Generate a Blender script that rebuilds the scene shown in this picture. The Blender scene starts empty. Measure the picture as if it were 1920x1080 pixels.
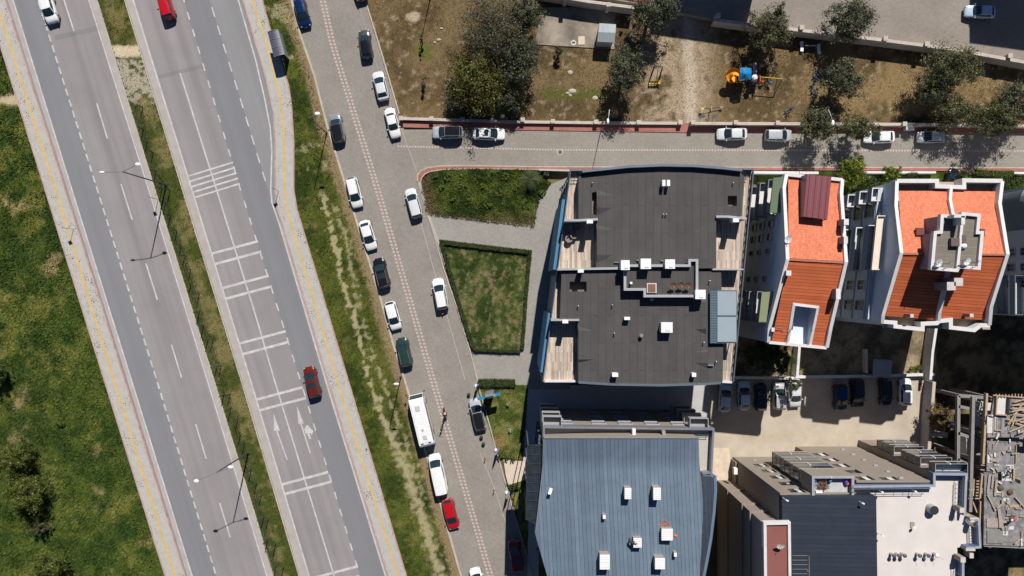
import bpy, math, random
import numpy as np
from mathutils import Vector, noise, geometry
random.seed(7); RNG = np.random.default_rng(11)
S = .08; H = 102.4
scene = bpy.context.scene
COL = scene.collection

def P(px, py, z=0.0):
    k = S*(1 - z/H)
    return ((px-960)*k, (540-py)*k, z)
def P2(px, py, z=0.0):
    return P(px, py, z)[:2]
def PP(px, py, zf):
    z = 15.
    for _ in range(8):
        x, y, _z = P(px, py, z); z = zf(x, y)
    return (x, y, z)
def lerp(a, b, t): return a+(b-a)*t
def sst(a, b, x):
    t = min(1, max(0, (x-a)/(b-a))); return t*t*(3-2*t)
def mix3(a, b, t): return tuple(a[i]+(b[i]-a[i])*t for i in range(3))
def nz(x, y, s, seed=0): return noise.noise(Vector((x*s, y*s, seed*7.31)))
def fbm(x, y, s, seed=0, o=4): return noise.fractal(Vector((x*s, y*s, seed*7.31)), 1.0, 2.0, o)

# ------------------------------------------------------------------ materials
def _mat(name):
    m = bpy.data.materials.new(name); m.use_nodes = True
    nt = m.node_tree; b = nt.nodes['Principled BSDF']
    return m, nt, b
def _noise(nt, scale, detail=4, coord='pos', mapping=None, rough=.6):
    if coord == 'pos':
        g = nt.nodes.new('ShaderNodeNewGeometry').outputs['Position']
    else:
        g = nt.nodes.new('ShaderNodeTexCoord').outputs['Object']
    if mapping:
        mp = nt.nodes.new('ShaderNodeMapping')
        mp.inputs['Rotation'].default_value = (0, 0, mapping[0]); nt.links.new(g, mp.inputs['Vector']); g = mp.outputs['Vector']
        mp = nt.nodes.new('ShaderNodeMapping'); mp.inputs['Scale'].default_value = mapping[1]; nt.links.new(g, mp.inputs['Vector']); g = mp.outputs['Vector']
    t = nt.nodes.new('ShaderNodeTexNoise'); t.inputs['Scale'].default_value = scale
    t.inputs['Detail'].default_value = detail; t.inputs['Roughness'].default_value = rough
    nt.links.new(g, t.inputs['Vector'])
    return t.outputs['Fac']
def _ramp(nt, fac, stops):
    r = nt.nodes.new('ShaderNodeValToRGB'); e = r.color_ramp.elements
    while len(e) < len(stops): e.new(.5)
    for i, (p, c) in enumerate(stops):
        e[i].position = p; e[i].color = (*c, 1)
    nt.links.new(fac, r.inputs['Fac']); return r.outputs['Color']
def _mul(nt, a, b, f=1.0, mode='MULTIPLY'):
    m = nt.nodes.new('ShaderNodeMix'); m.data_type = 'RGBA'; m.blend_type = mode
    m.inputs[0].default_value = f
    nt.links.new(a, m.inputs[6]); nt.links.new(b, m.inputs[7]); return m.outputs[2]
def _bump(nt, b, fac, d, s=1.0):
    bp = nt.nodes.new('ShaderNodeBump'); bp.inputs['Distance'].default_value = d; bp.inputs['Strength'].default_value = s
    nt.links.new(fac, bp.inputs['Height']); nt.links.new(bp.outputs['Normal'], b.inputs['Normal'])
def M(name, col, rough=.8, metal=0., var=.12, scale=2., bump=0., coord='pos', spec=.4, coat=0., fine=0.):
    m, nt, b = _mat(name)
    b.inputs['Roughness'].default_value = rough; b.inputs['Metallic'].default_value = metal
    b.inputs['Specular IOR Level'].default_value = spec; b.inputs['Coat Weight'].default_value = coat
    f = _noise(nt, scale, 5, coord)
    lo = tuple(max(0, c*(1-var)) for c in col); hi = tuple(min(1, c*(1+var)) for c in col)
    c = _ramp(nt, f, [(.3, lo), (.7, hi)])
    if fine:
        f2 = _noise(nt, 14., 3, coord)
        c = _mul(nt, c, _ramp(nt, f2, [(.3, (1-fine,)*3), (.7, (1+0*fine,)*3)]))
    nt.links.new(c, b.inputs['Base Color'])
    if bump: _bump(nt, b, f, bump)
    return m
def paint(name, col, rough=.3, metal=.0):
    m, nt, b = _mat(name)
    b.inputs['Metallic'].default_value = metal; b.inputs['Coat Weight'].default_value = .4
    b.inputs['Coat Roughness'].default_value = .08
    f = _noise(nt, 3., 3, 'obj'); 
    r = _ramp(nt, f, [(.3, (rough*.8,)*3), (.7, (rough*1.25,)*3)])
    nt.links.new(r, b.inputs['Roughness'])
    c = _ramp(nt, f, [(.25, tuple(x*.9 for x in col)), (.75, tuple(min(1, x*1.06) for x in col))])
    nt.links.new(c, b.inputs['Base Color'])
    return m
def vcol(name, rough=.95, fs=9., amt=.45, bump=.02, spec=.15):
    m, nt, b = _mat(name)
    b.inputs['Roughness'].default_value = rough; b.inputs['Specular IOR Level'].default_value = spec
    a = nt.nodes.new('ShaderNodeAttribute'); a.attribute_name = 'Col'
    f = _noise(nt, fs, 5); c = _mul(nt, a.outputs['Color'], _ramp(nt, f, [(.3, (1-amt,)*3), (.68, (1+amt*.55,)*3)]))
    nt.links.new(c, b.inputs['Base Color'])
    if bump: _bump(nt, b, f, bump)
    return m
def leafmat(name):
    m, nt, b = _mat(name)
    b.inputs['Roughness'].default_value = .6; b.inputs['Specular IOR Level'].default_value = .2
    a = nt.nodes.new('ShaderNodeAttribute'); a.attribute_name = 'Col'
    nt.links.new(a.outputs['Color'], b.inputs['Base Color'])
    return m
def pavers(name, c1, c2, mortar, ang, bw=.42, bh=.21, blot=.16, mort=.012, sc=1.0):
    m, nt, b = _mat(name); b.inputs['Roughness'].default_value = .9; b.inputs['Specular IOR Level'].default_value = .2
    g = nt.nodes.new('ShaderNodeNewGeometry')
    mp = nt.nodes.new('ShaderNodeMapping'); mp.inputs['Rotation'].default_value = (0, 0, ang)
    nt.links.new(g.outputs['Position'], mp.inputs['Vector'])
    t = nt.nodes.new('ShaderNodeTexBrick'); t.inputs['Scale'].default_value = sc
    t.inputs['Color1'].default_value = (*c1, 1); t.inputs['Color2'].default_value = (*c2, 1); t.inputs['Mortar'].default_value = (*mortar, 1)
    t.inputs['Mortar Size'].default_value = mort; t.inputs['Brick Width'].default_value = bw; t.inputs['Row Height'].default_value = bh
    nt.links.new(mp.outputs['Vector'], t.inputs['Vector'])
    f = _noise(nt, .22, 6); c = _mul(nt, t.outputs['Color'], _ramp(nt, f, [(.3, (1-blot, 1-blot*1.05, 1-blot*1.1)), (.7, (1.05,)*3)]))
    f2 = _noise(nt, 3.5, 4); c = _mul(nt, c, _ramp(nt, f2, [(.3, (.86,)*3), (.7, (1.06,)*3)]))
    nt.links.new(c, b.inputs['Base Color'])
    return m
RA = math.atan2(-1, .309)     # direction of the highway on the ground
def asphalt(name, col, streak=.10, patch=.06):
    m, nt, b = _mat(name); b.inputs['Roughness'].default_value = .85; b.inputs['Specular IOR Level'].default_value = .25
    f = _noise(nt, 1., 4, 'pos', (-RA, (.012, .75, 1)))
    c = _ramp(nt, f, [(.32, tuple(x*(1-streak) for x in col)), (.68, tuple(x*(1+streak) for x in col))])
    f2 = _noise(nt, .15, 5); c = _mul(nt, c, _ramp(nt, f2, [(.3, (1-patch,)*3), (.7, (1+patch*.5,)*3)]))
    f3 = _noise(nt, 18., 3); c = _mul(nt, c, _ramp(nt, f3, [(.3, (.92,)*3), (.7, (1.04,)*3)]))
    f4 = _noise(nt, 1., 3, 'pos', (-RA, (.006, .28, 1)))          # wheel tracks along the lanes
    c = _mul(nt, c, _ramp(nt, f4, [(.35, (.93, .925, .925)), (.65, (1.05, 1.05, 1.05))]))
    f5 = _noise(nt, 1., 6, 'pos', (-RA, (.25, .9, 1)), .75)        # sealed cracks and drips
    c = _mul(nt, c, _ramp(nt, f5, [(.485, (1,)*3), (.5, (.90,)*3), (.515, (1,)*3)]), .5)
    nt.links.new(c, b.inputs['Base Color']); return m
def speckled(name, col, ang, weed=(.05, .05, .04)):
    """pale paving flags with tufts of weed in some joints"""
    m, nt, b = _mat(name); b.inputs['Roughness'].default_value = .9; b.inputs['Specular IOR Level'].default_value = .2
    f = _noise(nt, 1.2, 5); c = _ramp(nt, f, [(.3, tuple(x*.9 for x in col)), (.7, tuple(x*1.06 for x in col))])
    g = nt.nodes.new('ShaderNodeNewGeometry')
    v = nt.nodes.new('ShaderNodeTexVoronoi'); v.inputs['Scale'].default_value = 3.8
    nt.links.new(g.outputs['Position'], v.inputs['Vector'])
    big = _noise(nt, .28, 3)
    th = nt.nodes.new('ShaderNodeMath'); th.operation = 'MULTIPLY_ADD'; th.inputs[1].default_value = 1.1; th.inputs[2].default_value = -.40
    nt.links.new(big, th.inputs[0])
    lt = nt.nodes.new('ShaderNodeMath'); lt.operation = 'LESS_THAN'
    nt.links.new(v.outputs['Distance'], lt.inputs[0]); nt.links.new(th.outputs[0], lt.inputs[1])
    mx = nt.nodes.new('ShaderNodeMix'); mx.data_type = 'RGBA'
    nt.links.new(lt.outputs[0], mx.inputs[0]); nt.links.new(c, mx.inputs[6]); mx.inputs[7].default_value = (*weed, 1)
    nt.links.new(mx.outputs[2], b.inputs['Base Color']); return m
def stripes(name, c1, c2, ang, period, duty=.12, rough=.5, metal=0., var=.1, along=0., spec=.4, blocky=False):
    """thin dark seams across a sheet (roof felt, standing seam metal, tile rows, planks)"""
    m, nt, b = _mat(name); b.inputs['Roughness'].default_value = rough; b.inputs['Metallic'].default_value = metal; b.inputs['Specular IOR Level'].default_value = spec
    g = nt.nodes.new('ShaderNodeNewGeometry'); mp = nt.nodes.new('ShaderNodeMapping')
    mp.inputs['Rotation'].default_value = (0, 0, ang); nt.links.new(g.outputs['Position'], mp.inputs['Vector'])
    t = nt.nodes.new('ShaderNodeTexBrick'); t.inputs['Scale'].default_value = 1.
    t.offset = .5 if along else 0.; t.offset_frequency = 2
    t.inputs['Brick Width'].default_value = along if along else 400.; t.inputs['Row Height'].default_value = period
    t.inputs['Mortar Size'].default_value = period*duty*.5; t.inputs['Mortar Smooth'].default_value = .3
    t.inputs['Color1'].default_value = (*tuple(x*(1-var) for x in c1), 1); t.inputs['Color2'].default_value = (*tuple(min(1, x*(1+var)) for x in c1), 1)
    t.inputs['Mortar'].default_value = (*c2, 1)
    nt.links.new(mp.outputs['Vector'], t.inputs['Vector'])
    f = _noise(nt, .5, 5); c = _mul(nt, t.outputs['Color'], _ramp(nt, f, [(.3, (.88,)*3), (.7, (1.06,)*3)]))
    f2 = _noise(nt, 6., 4); c = _mul(nt, c, _ramp(nt, f2, [(.3, (.9,)*3), (.7, (1.05,)*3)]))
    nt.links.new(c, b.inputs['Base Color'])
    return m

# ------------------------------------------------------------------ objects
def rootloc(o):
    l = Vector((0, 0, 0))
    while o: l += o.location; o = o.parent
    return l
WORLD = [True]   # True: parts are written in world coordinates and moved into their parent's space
class MB:
    def __init__(s): s.v = []; s.f = []; s.m = []; s.smooth = False
    def add(s, vs, fs, mi=0):
        o = len(s.v); s.v += [tuple(v) for v in vs]
        for f in fs: s.f.append(tuple(i+o for i in f)); s.m.append(mi)
    def box(s, c, d, rz=0, mi=0, top=1.0, tilt=None):
        ca, sa = math.cos(rz), math.sin(rz); vs = []
        for k, z in ((1, -.5), (top, .5)):
            for ux, uy in ((-.5, -.5), (.5, -.5), (.5, .5), (-.5, .5)):
                x, y = ux*d[0]*k, uy*d[1]*k
                vs.append((c[0]+x*ca-y*sa, c[1]+x*sa+y*ca, c[2]+z*d[2]))
        s.add(vs, [(3, 2, 1, 0), (4, 5, 6, 7), (0, 1, 5, 4), (1, 2, 6, 5), (2, 3, 7, 6), (3, 0, 4, 7)], mi)
    def prism(s, poly, z0, z1, mi=0, mtop=None, zf=None, bottom=False):
        poly = [tuple(p[:2]) for p in poly]
        if sum(a[0]*b[1]-b[0]*a[1] for a, b in zip(poly, poly[1:]+poly[:1])) < 0: poly = poly[::-1]
        n = len(poly)
        b0 = [(x, y, z0) for x, y in poly]; t0 = [(x, y, zf(x, y) if zf else z1) for x, y in poly]
        s.add(b0+t0, [(i, (i+1) % n, n+(i+1) % n, n+i) for i in range(n)], mi)
        s.cap(t0, [], mtop if mtop is not None else mi)
        if bottom: s.add(b0, [tuple(range(n))[::-1]], mi)
    def cap(s, outer, holes, mi=0):
        loops = [[Vector((p[0], p[1], 0)) for p in l] for l in [outer]+holes]
        pts = [p for l in [outer]+holes for p in l]
        tr = geometry.tessellate_polygon(loops)
        fs = []
        for a, b, c in tr:
            A, B, C = pts[a], pts[b], pts[c]
            cr = (B[0]-A[0])*(C[1]-A[1])-(B[1]-A[1])*(C[0]-A[0])
            if abs(cr) < 1e-9: continue
            fs.append((a, b, c) if cr > 0 else (a, c, b))
        s.add(pts, fs, mi)
    def strip(s, A, B, mi=0):
        n = len(A); s.add(list(A)+list(B), [(i, i+1, n+i+1, n+i) for i in range(n-1)], mi)
    def wall(s, pts, w, zb=None, h=None, mi=0, closed=False, off=0., mtop=None):
        """mitred wall along pts (x,y,ztop); zb = absolute bottom or h = height below the top"""
        n = len(pts); L = []; R = []
        for i in range(n):
            p = Vector(pts[i][:2])
            a = Vector(pts[i-1][:2]) if (i > 0 or closed) else None
            b = Vector(pts[(i+1) % n][:2]) if (i < n-1 or closed) else None
            d1 = (p-a).normalized() if a is not None else None; d2 = (b-p).normalized() if b is not None else None
            if d1 is None: d1 = d2
            if d2 is None: d2 = d1
            n1 = Vector((-d1.y, d1.x)); n2 = Vector((-d2.y, d2.x)); m = (n1+n2)
            m = m.normalized() if m.length > 1e-6 else n1
            k = 1/max(.35, m.dot(n1))
            L.append(p+m*k*(w/2+off)); R.append(p-m*k*(w/2-off))
        vs = []
        for i in range(n):
            zt = pts[i][2]; z0 = zb if zb is not None else zt-h
            vs += [(L[i].x, L[i].y, z0), (L[i].x, L[i].y, zt), (R[i].x, R[i].y, zt), (R[i].x, R[i].y, z0)]
        fs = []; ft = []
        for i in range(n if closed else n-1):
            a = 4*i; b = 4*((i+1) % n)
            fs += [(a, a+1, b+1, b), (a+2, a+3, b+3, b+2), (a+3, a, b, b+3)]; ft.append((a+1, a+2, b+2, b+1))
        if not closed: fs += [(0, 3, 2, 1), (4*n-4, 4*n-3, 4*n-2, 4*n-1)]
        o = len(s.v); s.add(vs, fs, mi)
        for f in ft: s.f.append(tuple(i+o for i in f)); s.m.append(mi if mtop is None else mtop)
    def tube(s, pts, r, n=6, mi=0):
        pts = [Vector(p) for p in pts]; k = len(pts); rs = r if hasattr(r, '__len__') else [r]*k
        vs = []
        for i, p in enumerate(pts):
            d = (pts[min(i+1, k-1)]-pts[max(i-1, 0)])
            d = d.normalized() if d.length > 1e-9 else Vector((0, 0, 1))
            u = d.cross(Vector((0, 0, 1)) if abs(d.z) < .9 else Vector((1, 0, 0))).normalized(); w = d.cross(u)
            for j in range(n):
                a = 2*math.pi*j/n; vs.append(p+(u*math.cos(a)+w*math.sin(a))*rs[i])
        fs = [(i*n+j, i*n+(j+1) % n, (i+1)*n+(j+1) % n, (i+1)*n+j) for i in range(k-1) for j in range(n)]
        fs += [tuple(range(n))[::-1], tuple((k-1)*n+j for j in range(n))]
        s.add(vs, fs, mi)
    def cyl(s, c, r, z0, z1, n=14, r2=None, mi=0, mtop=None):
        r2 = r if r2 is None else r2
        vs = [(c[0]+r*math.cos(2*math.pi*j/n), c[1]+r*math.sin(2*math.pi*j/n), z0) for j in range(n)]
        vs += [(c[0]+r2*math.cos(2*math.pi*j/n), c[1]+r2*math.sin(2*math.pi*j/n), z1) for j in range(n)]
        s.add(vs, [(j, (j+1) % n, n+(j+1) % n, n+j) for j in range(n)]+[tuple(range(n))[::-1]], mi)
        s.add(vs[n:], [tuple(range(n))], mi if mtop is None else mtop)
    def ball(s, c, r, n=12, m=7, mi=0, half=False):
        r = r if hasattr(r, '__len__') else (r, r, r); vs = []
        for i in range(m+1):
            th = (math.pi/2 if half else math.pi)*i/m
            for j in range(n):
                ph = 2*math.pi*j/n
                vs.append((c[0]+r[0]*math.sin(th)*math.cos(ph), c[1]+r[1]*math.sin(th)*math.sin(ph), c[2]+r[2]*math.cos(th)))
        s.add(vs, [(i*n+j, (i+1)*n+j, (i+1)*n+(j+1) % n, i*n+(j+1) % n) for i in range(m) for j in range(n)], mi)
    def grid(s, fn, nu, nv, mi=0):
        vs = [fn(i/nu, j/nv) for j in range(nv+1) for i in range(nu+1)]; w = nu+1
        s.add(vs, [(j*w+i, j*w+i+1, (j+1)*w+i+1, (j+1)*w+i) for j in range(nv) for i in range(nu)], mi)
    def build(s, name, mats, parent=None, smooth=None, col=None):
        me = bpy.data.meshes.new(name)
        o0 = rootloc(parent) if parent and WORLD[0] else Vector((0, 0, 0))
        me.from_pydata([(v[0]-o0.x, v[1]-o0.y, v[2]-o0.z) for v in s.v], [], s.f)
        mats = mats if isinstance(mats, (list, tuple)) else [mats]
        for m in mats: me.materials.append(m)
        me.polygons.foreach_set('material_index', s.m)
        if smooth or (smooth is None and s.smooth): me.polygons.foreach_set('use_smooth', [True]*len(s.f))
        me.update()
        o = bpy.data.objects.new(name, me); COL.objects.link(o)
        if parent: o.parent = parent
        return o
def npmesh(name, V, F, mat, parent=None, col=None, smooth=False):
    """numpy mesh: V (n,3), F (m,k) same-size faces, col (n,3) vertex colours"""
    o0 = np.array(rootloc(parent)) if parent else np.zeros(3)
    V = np.asarray(V, dtype=np.float32)-o0.astype(np.float32); F = np.asarray(F, dtype=np.int32); k = F.shape[1]
    me = bpy.data.meshes.new(name); me.vertices.add(len(V)); me.vertices.foreach_set('co', V.ravel())
    me.loops.add(F.size); me.loops.foreach_set('vertex_index', F.ravel())
    me.polygons.add(len(F)); me.polygons.foreach_set('loop_start', np.arange(0, F.size, k, dtype=np.int32))
    me.polygons.foreach_set('loop_total', np.full(len(F), k, dtype=np.int32))
    if smooth: me.polygons.foreach_set('use_smooth', np.ones(len(F), dtype=bool))
    if col is not None:
        a = me.color_attributes.new('Col', 'FLOAT_COLOR', 'POINT')
        a.data.foreach_set('color', np.hstack([np.asarray(col, dtype=np.float32), np.ones((len(V), 1), np.float32)]).ravel())
    me.materials.append(mat); me.update(calc_edges=True)
    o = bpy.data.objects.new(name, me); COL.objects.link(o)
    if parent: o.parent = parent
    return o
def tag(o, label, cat, group=None):
    o['label'] = label; o['category'] = cat
    if group: o['group'] = group
    return o
def thing(name, loc, label, cat, group=None, rz=0):
    o = bpy.data.objects.new(name, None); COL.objects.link(o); o.empty_display_size = .3
    o.location = loc; o.rotation_euler = (0, 0, rz)
    return tag(o, label, cat, group)
def struct(o, kind='structure'): o['kind'] = kind; return o
def dup(root, loc, rz, label=None, group=None):
    def cp(o, par):
        c = o.copy(); COL.objects.link(c); c.parent = par
        for ch in o.children: cp(ch, c)
        return c
    r = cp(root, None); r.location = loc; r.rotation_euler = (0, 0, rz)
    if label: r['label'] = label
    if group: r['group'] = group
    return r
def inpoly(x, y, poly):
    c = False; n = len(poly); j = n-1
    for i in range(n):
        xi, yi = poly[i]; xj, yj = poly[j]
        if (yi > y) != (yj > y) and x < (xj-xi)*(y-yi)/(yj-yi)+xi: c = not c
        j = i
    return c
def inpoly_np(X, Y, poly):
    c = np.zeros(X.shape, bool); n = len(poly); j = n-1
    for i in range(n):
        xi, yi = poly[i]; xj, yj = poly[j]
        if yi != yj:
            c ^= ((yi > Y) != (yj > Y)) & (X < (xj-xi)*(Y-yi)/(yj-yi)+xi)
        j = i
    return c
class Line:
    """photo line x(y) through measured points, extrapolated"""
    def __init__(s, *pts): s.p = pts
    def __call__(s, y):
        p = s.p
        if y <= p[0][1]: a, b = p[0], p[1]
        elif y >= p[-1][1]: a, b = p[-2], p[-1]
        else:
            for a, b in zip(p, p[1:]):
                if a[1] <= y <= b[1]: break
        return a[0]+(b[0]-a[0])*(y-a[1])/(b[1]-a[1])
    def ys(s, y0, y1): return [y0]+[q[1] for q in s.p if y0 < q[1] < y1]+[y1]
    def pts(s, y0, y1, z=0., dx=0., extra=()):
        ys = sorted(set(s.ys(y0, y1))|{y for y in extra if y0 < y < y1}); return [P(s(y)+dx, y, 0)[:2]+(z,) for y in ys]
def band(mb, A, B, y0, y1, z, mi=0, da=0., db=0.):
    ys = sorted(set(A.ys(y0, y1))|set(B.ys(y0, y1)))
    mb.strip([P(A(y)+da, y)[:2]+(z,) for y in ys], [P(B(y)+db, y)[:2]+(z,) for y in ys], mi)
# ================================================================== camera, light, sky
cam = bpy.data.objects.new('camera', bpy.data.cameras.new('camera')); COL.objects.link(cam)
cam.location = (0, 0, H); cam.data.sensor_width = 36; cam.data.lens = 24; cam.data.clip_end = 5000
cam.rotation_euler = (0, 0, 0); scene.camera = cam
EL = math.radians(46); AZ = math.atan2(.215, .977)
to_sun = Vector((math.sin(AZ)*math.cos(EL), math.cos(AZ)*math.cos(EL), math.sin(EL)))
sl = bpy.data.lights.new('sun', 'SUN'); sl.energy = 5.0; sl.angle = math.radians(.53); sl.color = (1, .955, .89)
so = bpy.data.objects.new('sun', sl); COL.objects.link(so); so.rotation_euler = to_sun.to_track_quat('Z', 'Y').to_euler(); so.location = (30, 120, 140)
w = bpy.data.worlds.new('World'); scene.world = w; w.use_nodes = True; nt = w.node_tree
sky = nt.nodes.new('ShaderNodeTexSky'); sky.sky_type = 'NISHITA'; sky.sun_disc = False
sky.sun_elevation = EL; sky.sun_rotation = AZ; sky.air_density = .65; sky.dust_density = .0; sky.ozone_density = 6.
nt.links.new(sky.outputs['Color'], nt.nodes['Background'].inputs['Color']); nt.nodes['Background'].inputs['Strength'].default_value = .05
scene.view_settings.view_transform = 'Standard'; scene.view_settings.look = 'None'; scene.view_settings.exposure = .25; scene.view_settings.gamma = 1
scene.cycles.max_bounces = 5; scene.cycles.diffuse_bounces = 2

# ================================================================== measured lines of the roads
Y0, Y1 = -420, 1500
LSWL = Line((0, 80), (310, 1077)); LSWR = Line((12, 0), (125, 358), (238, 719), (348, 1077))
LY = Line((-7, 0), (106, 358), (217, 719), (328, 1077))
LE = Line((25, 0), (136, 358), (249, 719), (360, 1077)); LD = Line((71.5, 0), (183, 356), (296, 718), (405, 1077))
LLD = Line((119, -5), (182, 194), (232, 360), (322, 646), (387, 860), (432, 1007))
LR = Line((167, 0), (280, 358), (391, 719), (500, 1077)); ML = Line((183, 0), (292, 358), (404, 719), (513, 1077))
MR = Line((235, 0), (344, 358), (455, 719), (562, 1080)); RE = Line((250, 0), (361, 358), (472, 719), (580, 1080))
RC = Line((338, 137), (407, 358), (480, 593), (517, 720), (627, 1080)); RD = Line((345, 0), (448, 345), (565, 718), (675, 1078))
BD = Line((393, 0), (443, 160), (505, 363), (523, 417), (612, 718), (723, 1080))
RW = Line((447, 0), (480, 114), (497, 187), (507, 240), (510, 283), (508, 357), (510, 380), (523, 417), (612, 718), (723, 1080))
KS = Line((455, 0), (480, 85), (500, 153), (513, 213), (516, 283), (516, 357), (520, 393), (527, 413), (617, 718), (728, 1080))
RSR = Line((493, 0), (507, 53), (542, 160), (548, 200), (552, 267), (552, 357), (558, 393), (655, 717), (763, 1080))
RY = Line((473, 0), (480, 20), (500, 80), (527, 187), (533, 253), (535, 357), (540, 397), (633, 713), (747, 1080))
SSL = Line((547, 0), (563, 63), (590, 143), (613, 233), (645, 337), (662, 392), (687, 473), (713, 557), (737, 643), (760, 715), (800, 853), (825, 940), (865, 1080))
SSR = Line((683, 0), (713, 97), (747, 217), (783, 320), (790, 360), (808, 420), (833, 507), (857, 577), (883, 663), (900, 733), (917, 793), (933, 853), (960, 950), (998, 1073))
SB = Line((605, 0), (623, 80), (660, 200), (708, 355), (813, 717), (920, 1080))
TRAIL = Line((604, 360), (622, 430), (640, 520), (664, 600), (684, 680), (712, 770), (750, 850), (778, 930), (802, 1000), (824, 1080))
TRAIL2 = Line((632, 400), (650, 450), (664, 540), (684, 620), (712, 700), (738, 770), (770, 850), (794, 940))

# ================================================================== soil, grass: coloured height patches
m_soil = vcol('soil_and_grass', fs=7., amt=.5, bump=.03)
def patch(name, poly, colfn, res=.28, z=0., amp=.04, kind='structure'):
    Q = [P2(*p) for p in poly]; xs = [q[0] for q in Q]; ys = [q[1] for q in Q]
    nx = int((max(xs)-min(xs))/res)+2; ny = int((max(ys)-min(ys))/res)+2
    X = min(xs)+np.arange(nx)*res; Y = min(ys)+np.arange(ny)*res
    GX, GY = np.meshgrid(X, Y); ins = inpoly_np(GX+res/2, GY+res/2, Q)[:-1, :-1]
    idx = np.arange(nx*ny).reshape(ny, nx)
    F = np.stack([idx[:-1, :-1][ins], idx[:-1, 1:][ins], idx[1:, 1:][ins], idx[1:, :-1][ins]], 1)
    used = np.unique(F); remap = -np.ones(nx*ny, int); remap[used] = np.arange(len(used)); F = remap[F]
    xs = GX.ravel()[used]; ys = GY.ravel()[used]
    V = np.zeros((len(used), 3)); C = np.zeros((len(used), 3))
    for i, (x, y) in enumerate(zip(xs, ys)):
        V[i] = (x, y, z+amp*(nz(x, y, .9, 3)*.6+.4*nz(x, y, .25, 5))); C[i] = colfn(x/S+960, 540-y/S, x, y)
    o = npmesh(name, V, F, m_soil, col=C, smooth=True); o['kind'] = kind; return o
G_DK = (.030, .056, .008); G_MD = (.068, .095, .015); G_YL = (.155, .157, .034); TAN = (.30, .225, .115); DIRT = (.50, .40, .26)
def c_meadow(px, py, x, y):
    a = fbm(x, y, .11, 1); b = fbm(x, y, .6, 2); c = mix3(G_DK, G_MD, sst(-.5, .5, b+a*.6))
    yl = sst(.15, .75, fbm(x, y, .17, 4)+.35*b+.5*sst(420, 250, abs(py-500))*sst(150, 60, px)-.1)
    c = mix3(c, G_YL, yl*.75)
    dry = sst(.45, .8, fbm(x, y, .2, 9)+.35*b+.25*sst(190, 60, abs(py-490))*sst(70, 0, abs(px-70-(py-420)*.25)))
    c = mix3(c, TAN, dry*.7)
    if py < 215: c = mix3(c, DIRT, sst(14, 4, abs(py-187)+6*b)*.9)
    return c
def c_median(px, py, x, y):
    a = fbm(x, y, .35, 21); b = fbm(x, y, 1.2, 22)
    c = mix3((.055, .070, .012), (.17, .145, .055), sst(-.35, .5, a+.4*b))
    c = mix3(c, (.045, .065, .012), sst(9, 4, abs(px-ML(py)-5)+5*b)*.8)
    c = mix3(c, (.03, .045, .012), sst(8, 2, abs(px-ML(py)-14)+4*b)*.55*sst(150, 200, py))  # dark strip: shade of the mesh fence put into the soil colour
    d = sst(13, 6, abs(py-97)+5*b); c = mix3(c, (.55, .45, .30), d)
    d2 = sst(.1, .5, b+sst(60, 10, abs(py-150))-.55*sst(0, 10, px-MR(py)+36)*sst(80, 140, py)*.6)*sst(95, 110, py)*sst(215, 175, py); c = mix3(c, (.42, .37, .28), d2*.8)
    if py < 85: c = mix3(c, (.13, .115, .03), .5*sst(-.3, .4, b))
    return c
a_ = lambda px, py: 3*nz(px*.08, py*.08, .35, 66)
def trail_t(px, py, b):
    t = 0.
    if py > 340: t = max(t, sst(5.5+12*sst(700, 860, py), .5, abs(px-TRAIL(py))+13*b+1.5*a_(px, py))*sst(340, 380, py))
    if 380 < py < 960: t = max(t, .7*sst(7, 1, abs(px-TRAIL2(py))+17*b+2))
    return t
def c_verge(px, py, x, y):
    a = fbm(x, y, .25, 31); b = fbm(x, y, 1.3, 32)
    c = mix3((.030, .047, .007), (.085, .10, .016), sst(-.5, .5, a+.5*b))
    c = mix3(c, (.17, .15, .045), sst(.3, .8, fbm(x, y, .5, 35)+.2*b)*.6)
    d = SSL(py)-px
    c = mix3(c, (.235, .175, .095), sst(24, 13, d+7*b))
    t = trail_t(px, py, b)
    if py < 330: t = max(t, .75*sst(.1, .55, fbm(x, y, .45, 36)+.3*b+.55*sst(150, 0, py)-.22))
    return mix3(c, (.40, .345, .20), t*.8)
def c_park(px, py, x, y):
    a = fbm(x, y, .2, 41); b = fbm(x, y, 1.1, 42)
    c = mix3((.095, .066, .030), (.175, .122, .060), sst(-.55, .55, a+.5*b))
    c = mix3(c, (.245, .170, .080), sst(1480, 1580, px)*sst(-.5, .4, a+.4*b)*.8)
    c = mix3(c, (.36, .275, .19), sst(95, 35, abs(px-1272)+20*a)*sst(-.9, .1, a+.6*b)*.9)
    c = mix3(c, (.50, .42, .33), sst(16, 4, abs(px-(1295 if py > 120 else 1290))+7*b)*.75)
    c = mix3(c, (.09, .10, .02), sst(14, 5, abs(py-176)+6*b)*sst(1000, 1030, px)*sst(1150, 1120, px)*.8)
    c = mix3(c, (.10, .12, .02), sst(22, 8, math.hypot(px-795, (py-97)*.8)+8*b)*.8)
    c = mix3(c, (.50, .40, .27), sst(17, 10, math.hypot(px-775, (py-32)*1.4)+4*b)*.8)
    if b > .42 and a < .2: c = mix3(c, (.40, .33, .24), .35)
    return c
def c_shrublot(px, py, x, y):
    a = fbm(x, y, .3, 51); b = fbm(x, y, 1.0, 52)
    c = mix3((.026, .046, .008), (.095, .125, .020), sst(-.4, .5, a+.6*b))
    br = sst(840, 790, px)+sst(380, 420, py)*.8
    return mix3(c, (.145, .105, .055), sst(.15, .75, br*.75+.5*b+.2*a)*.9)
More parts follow.
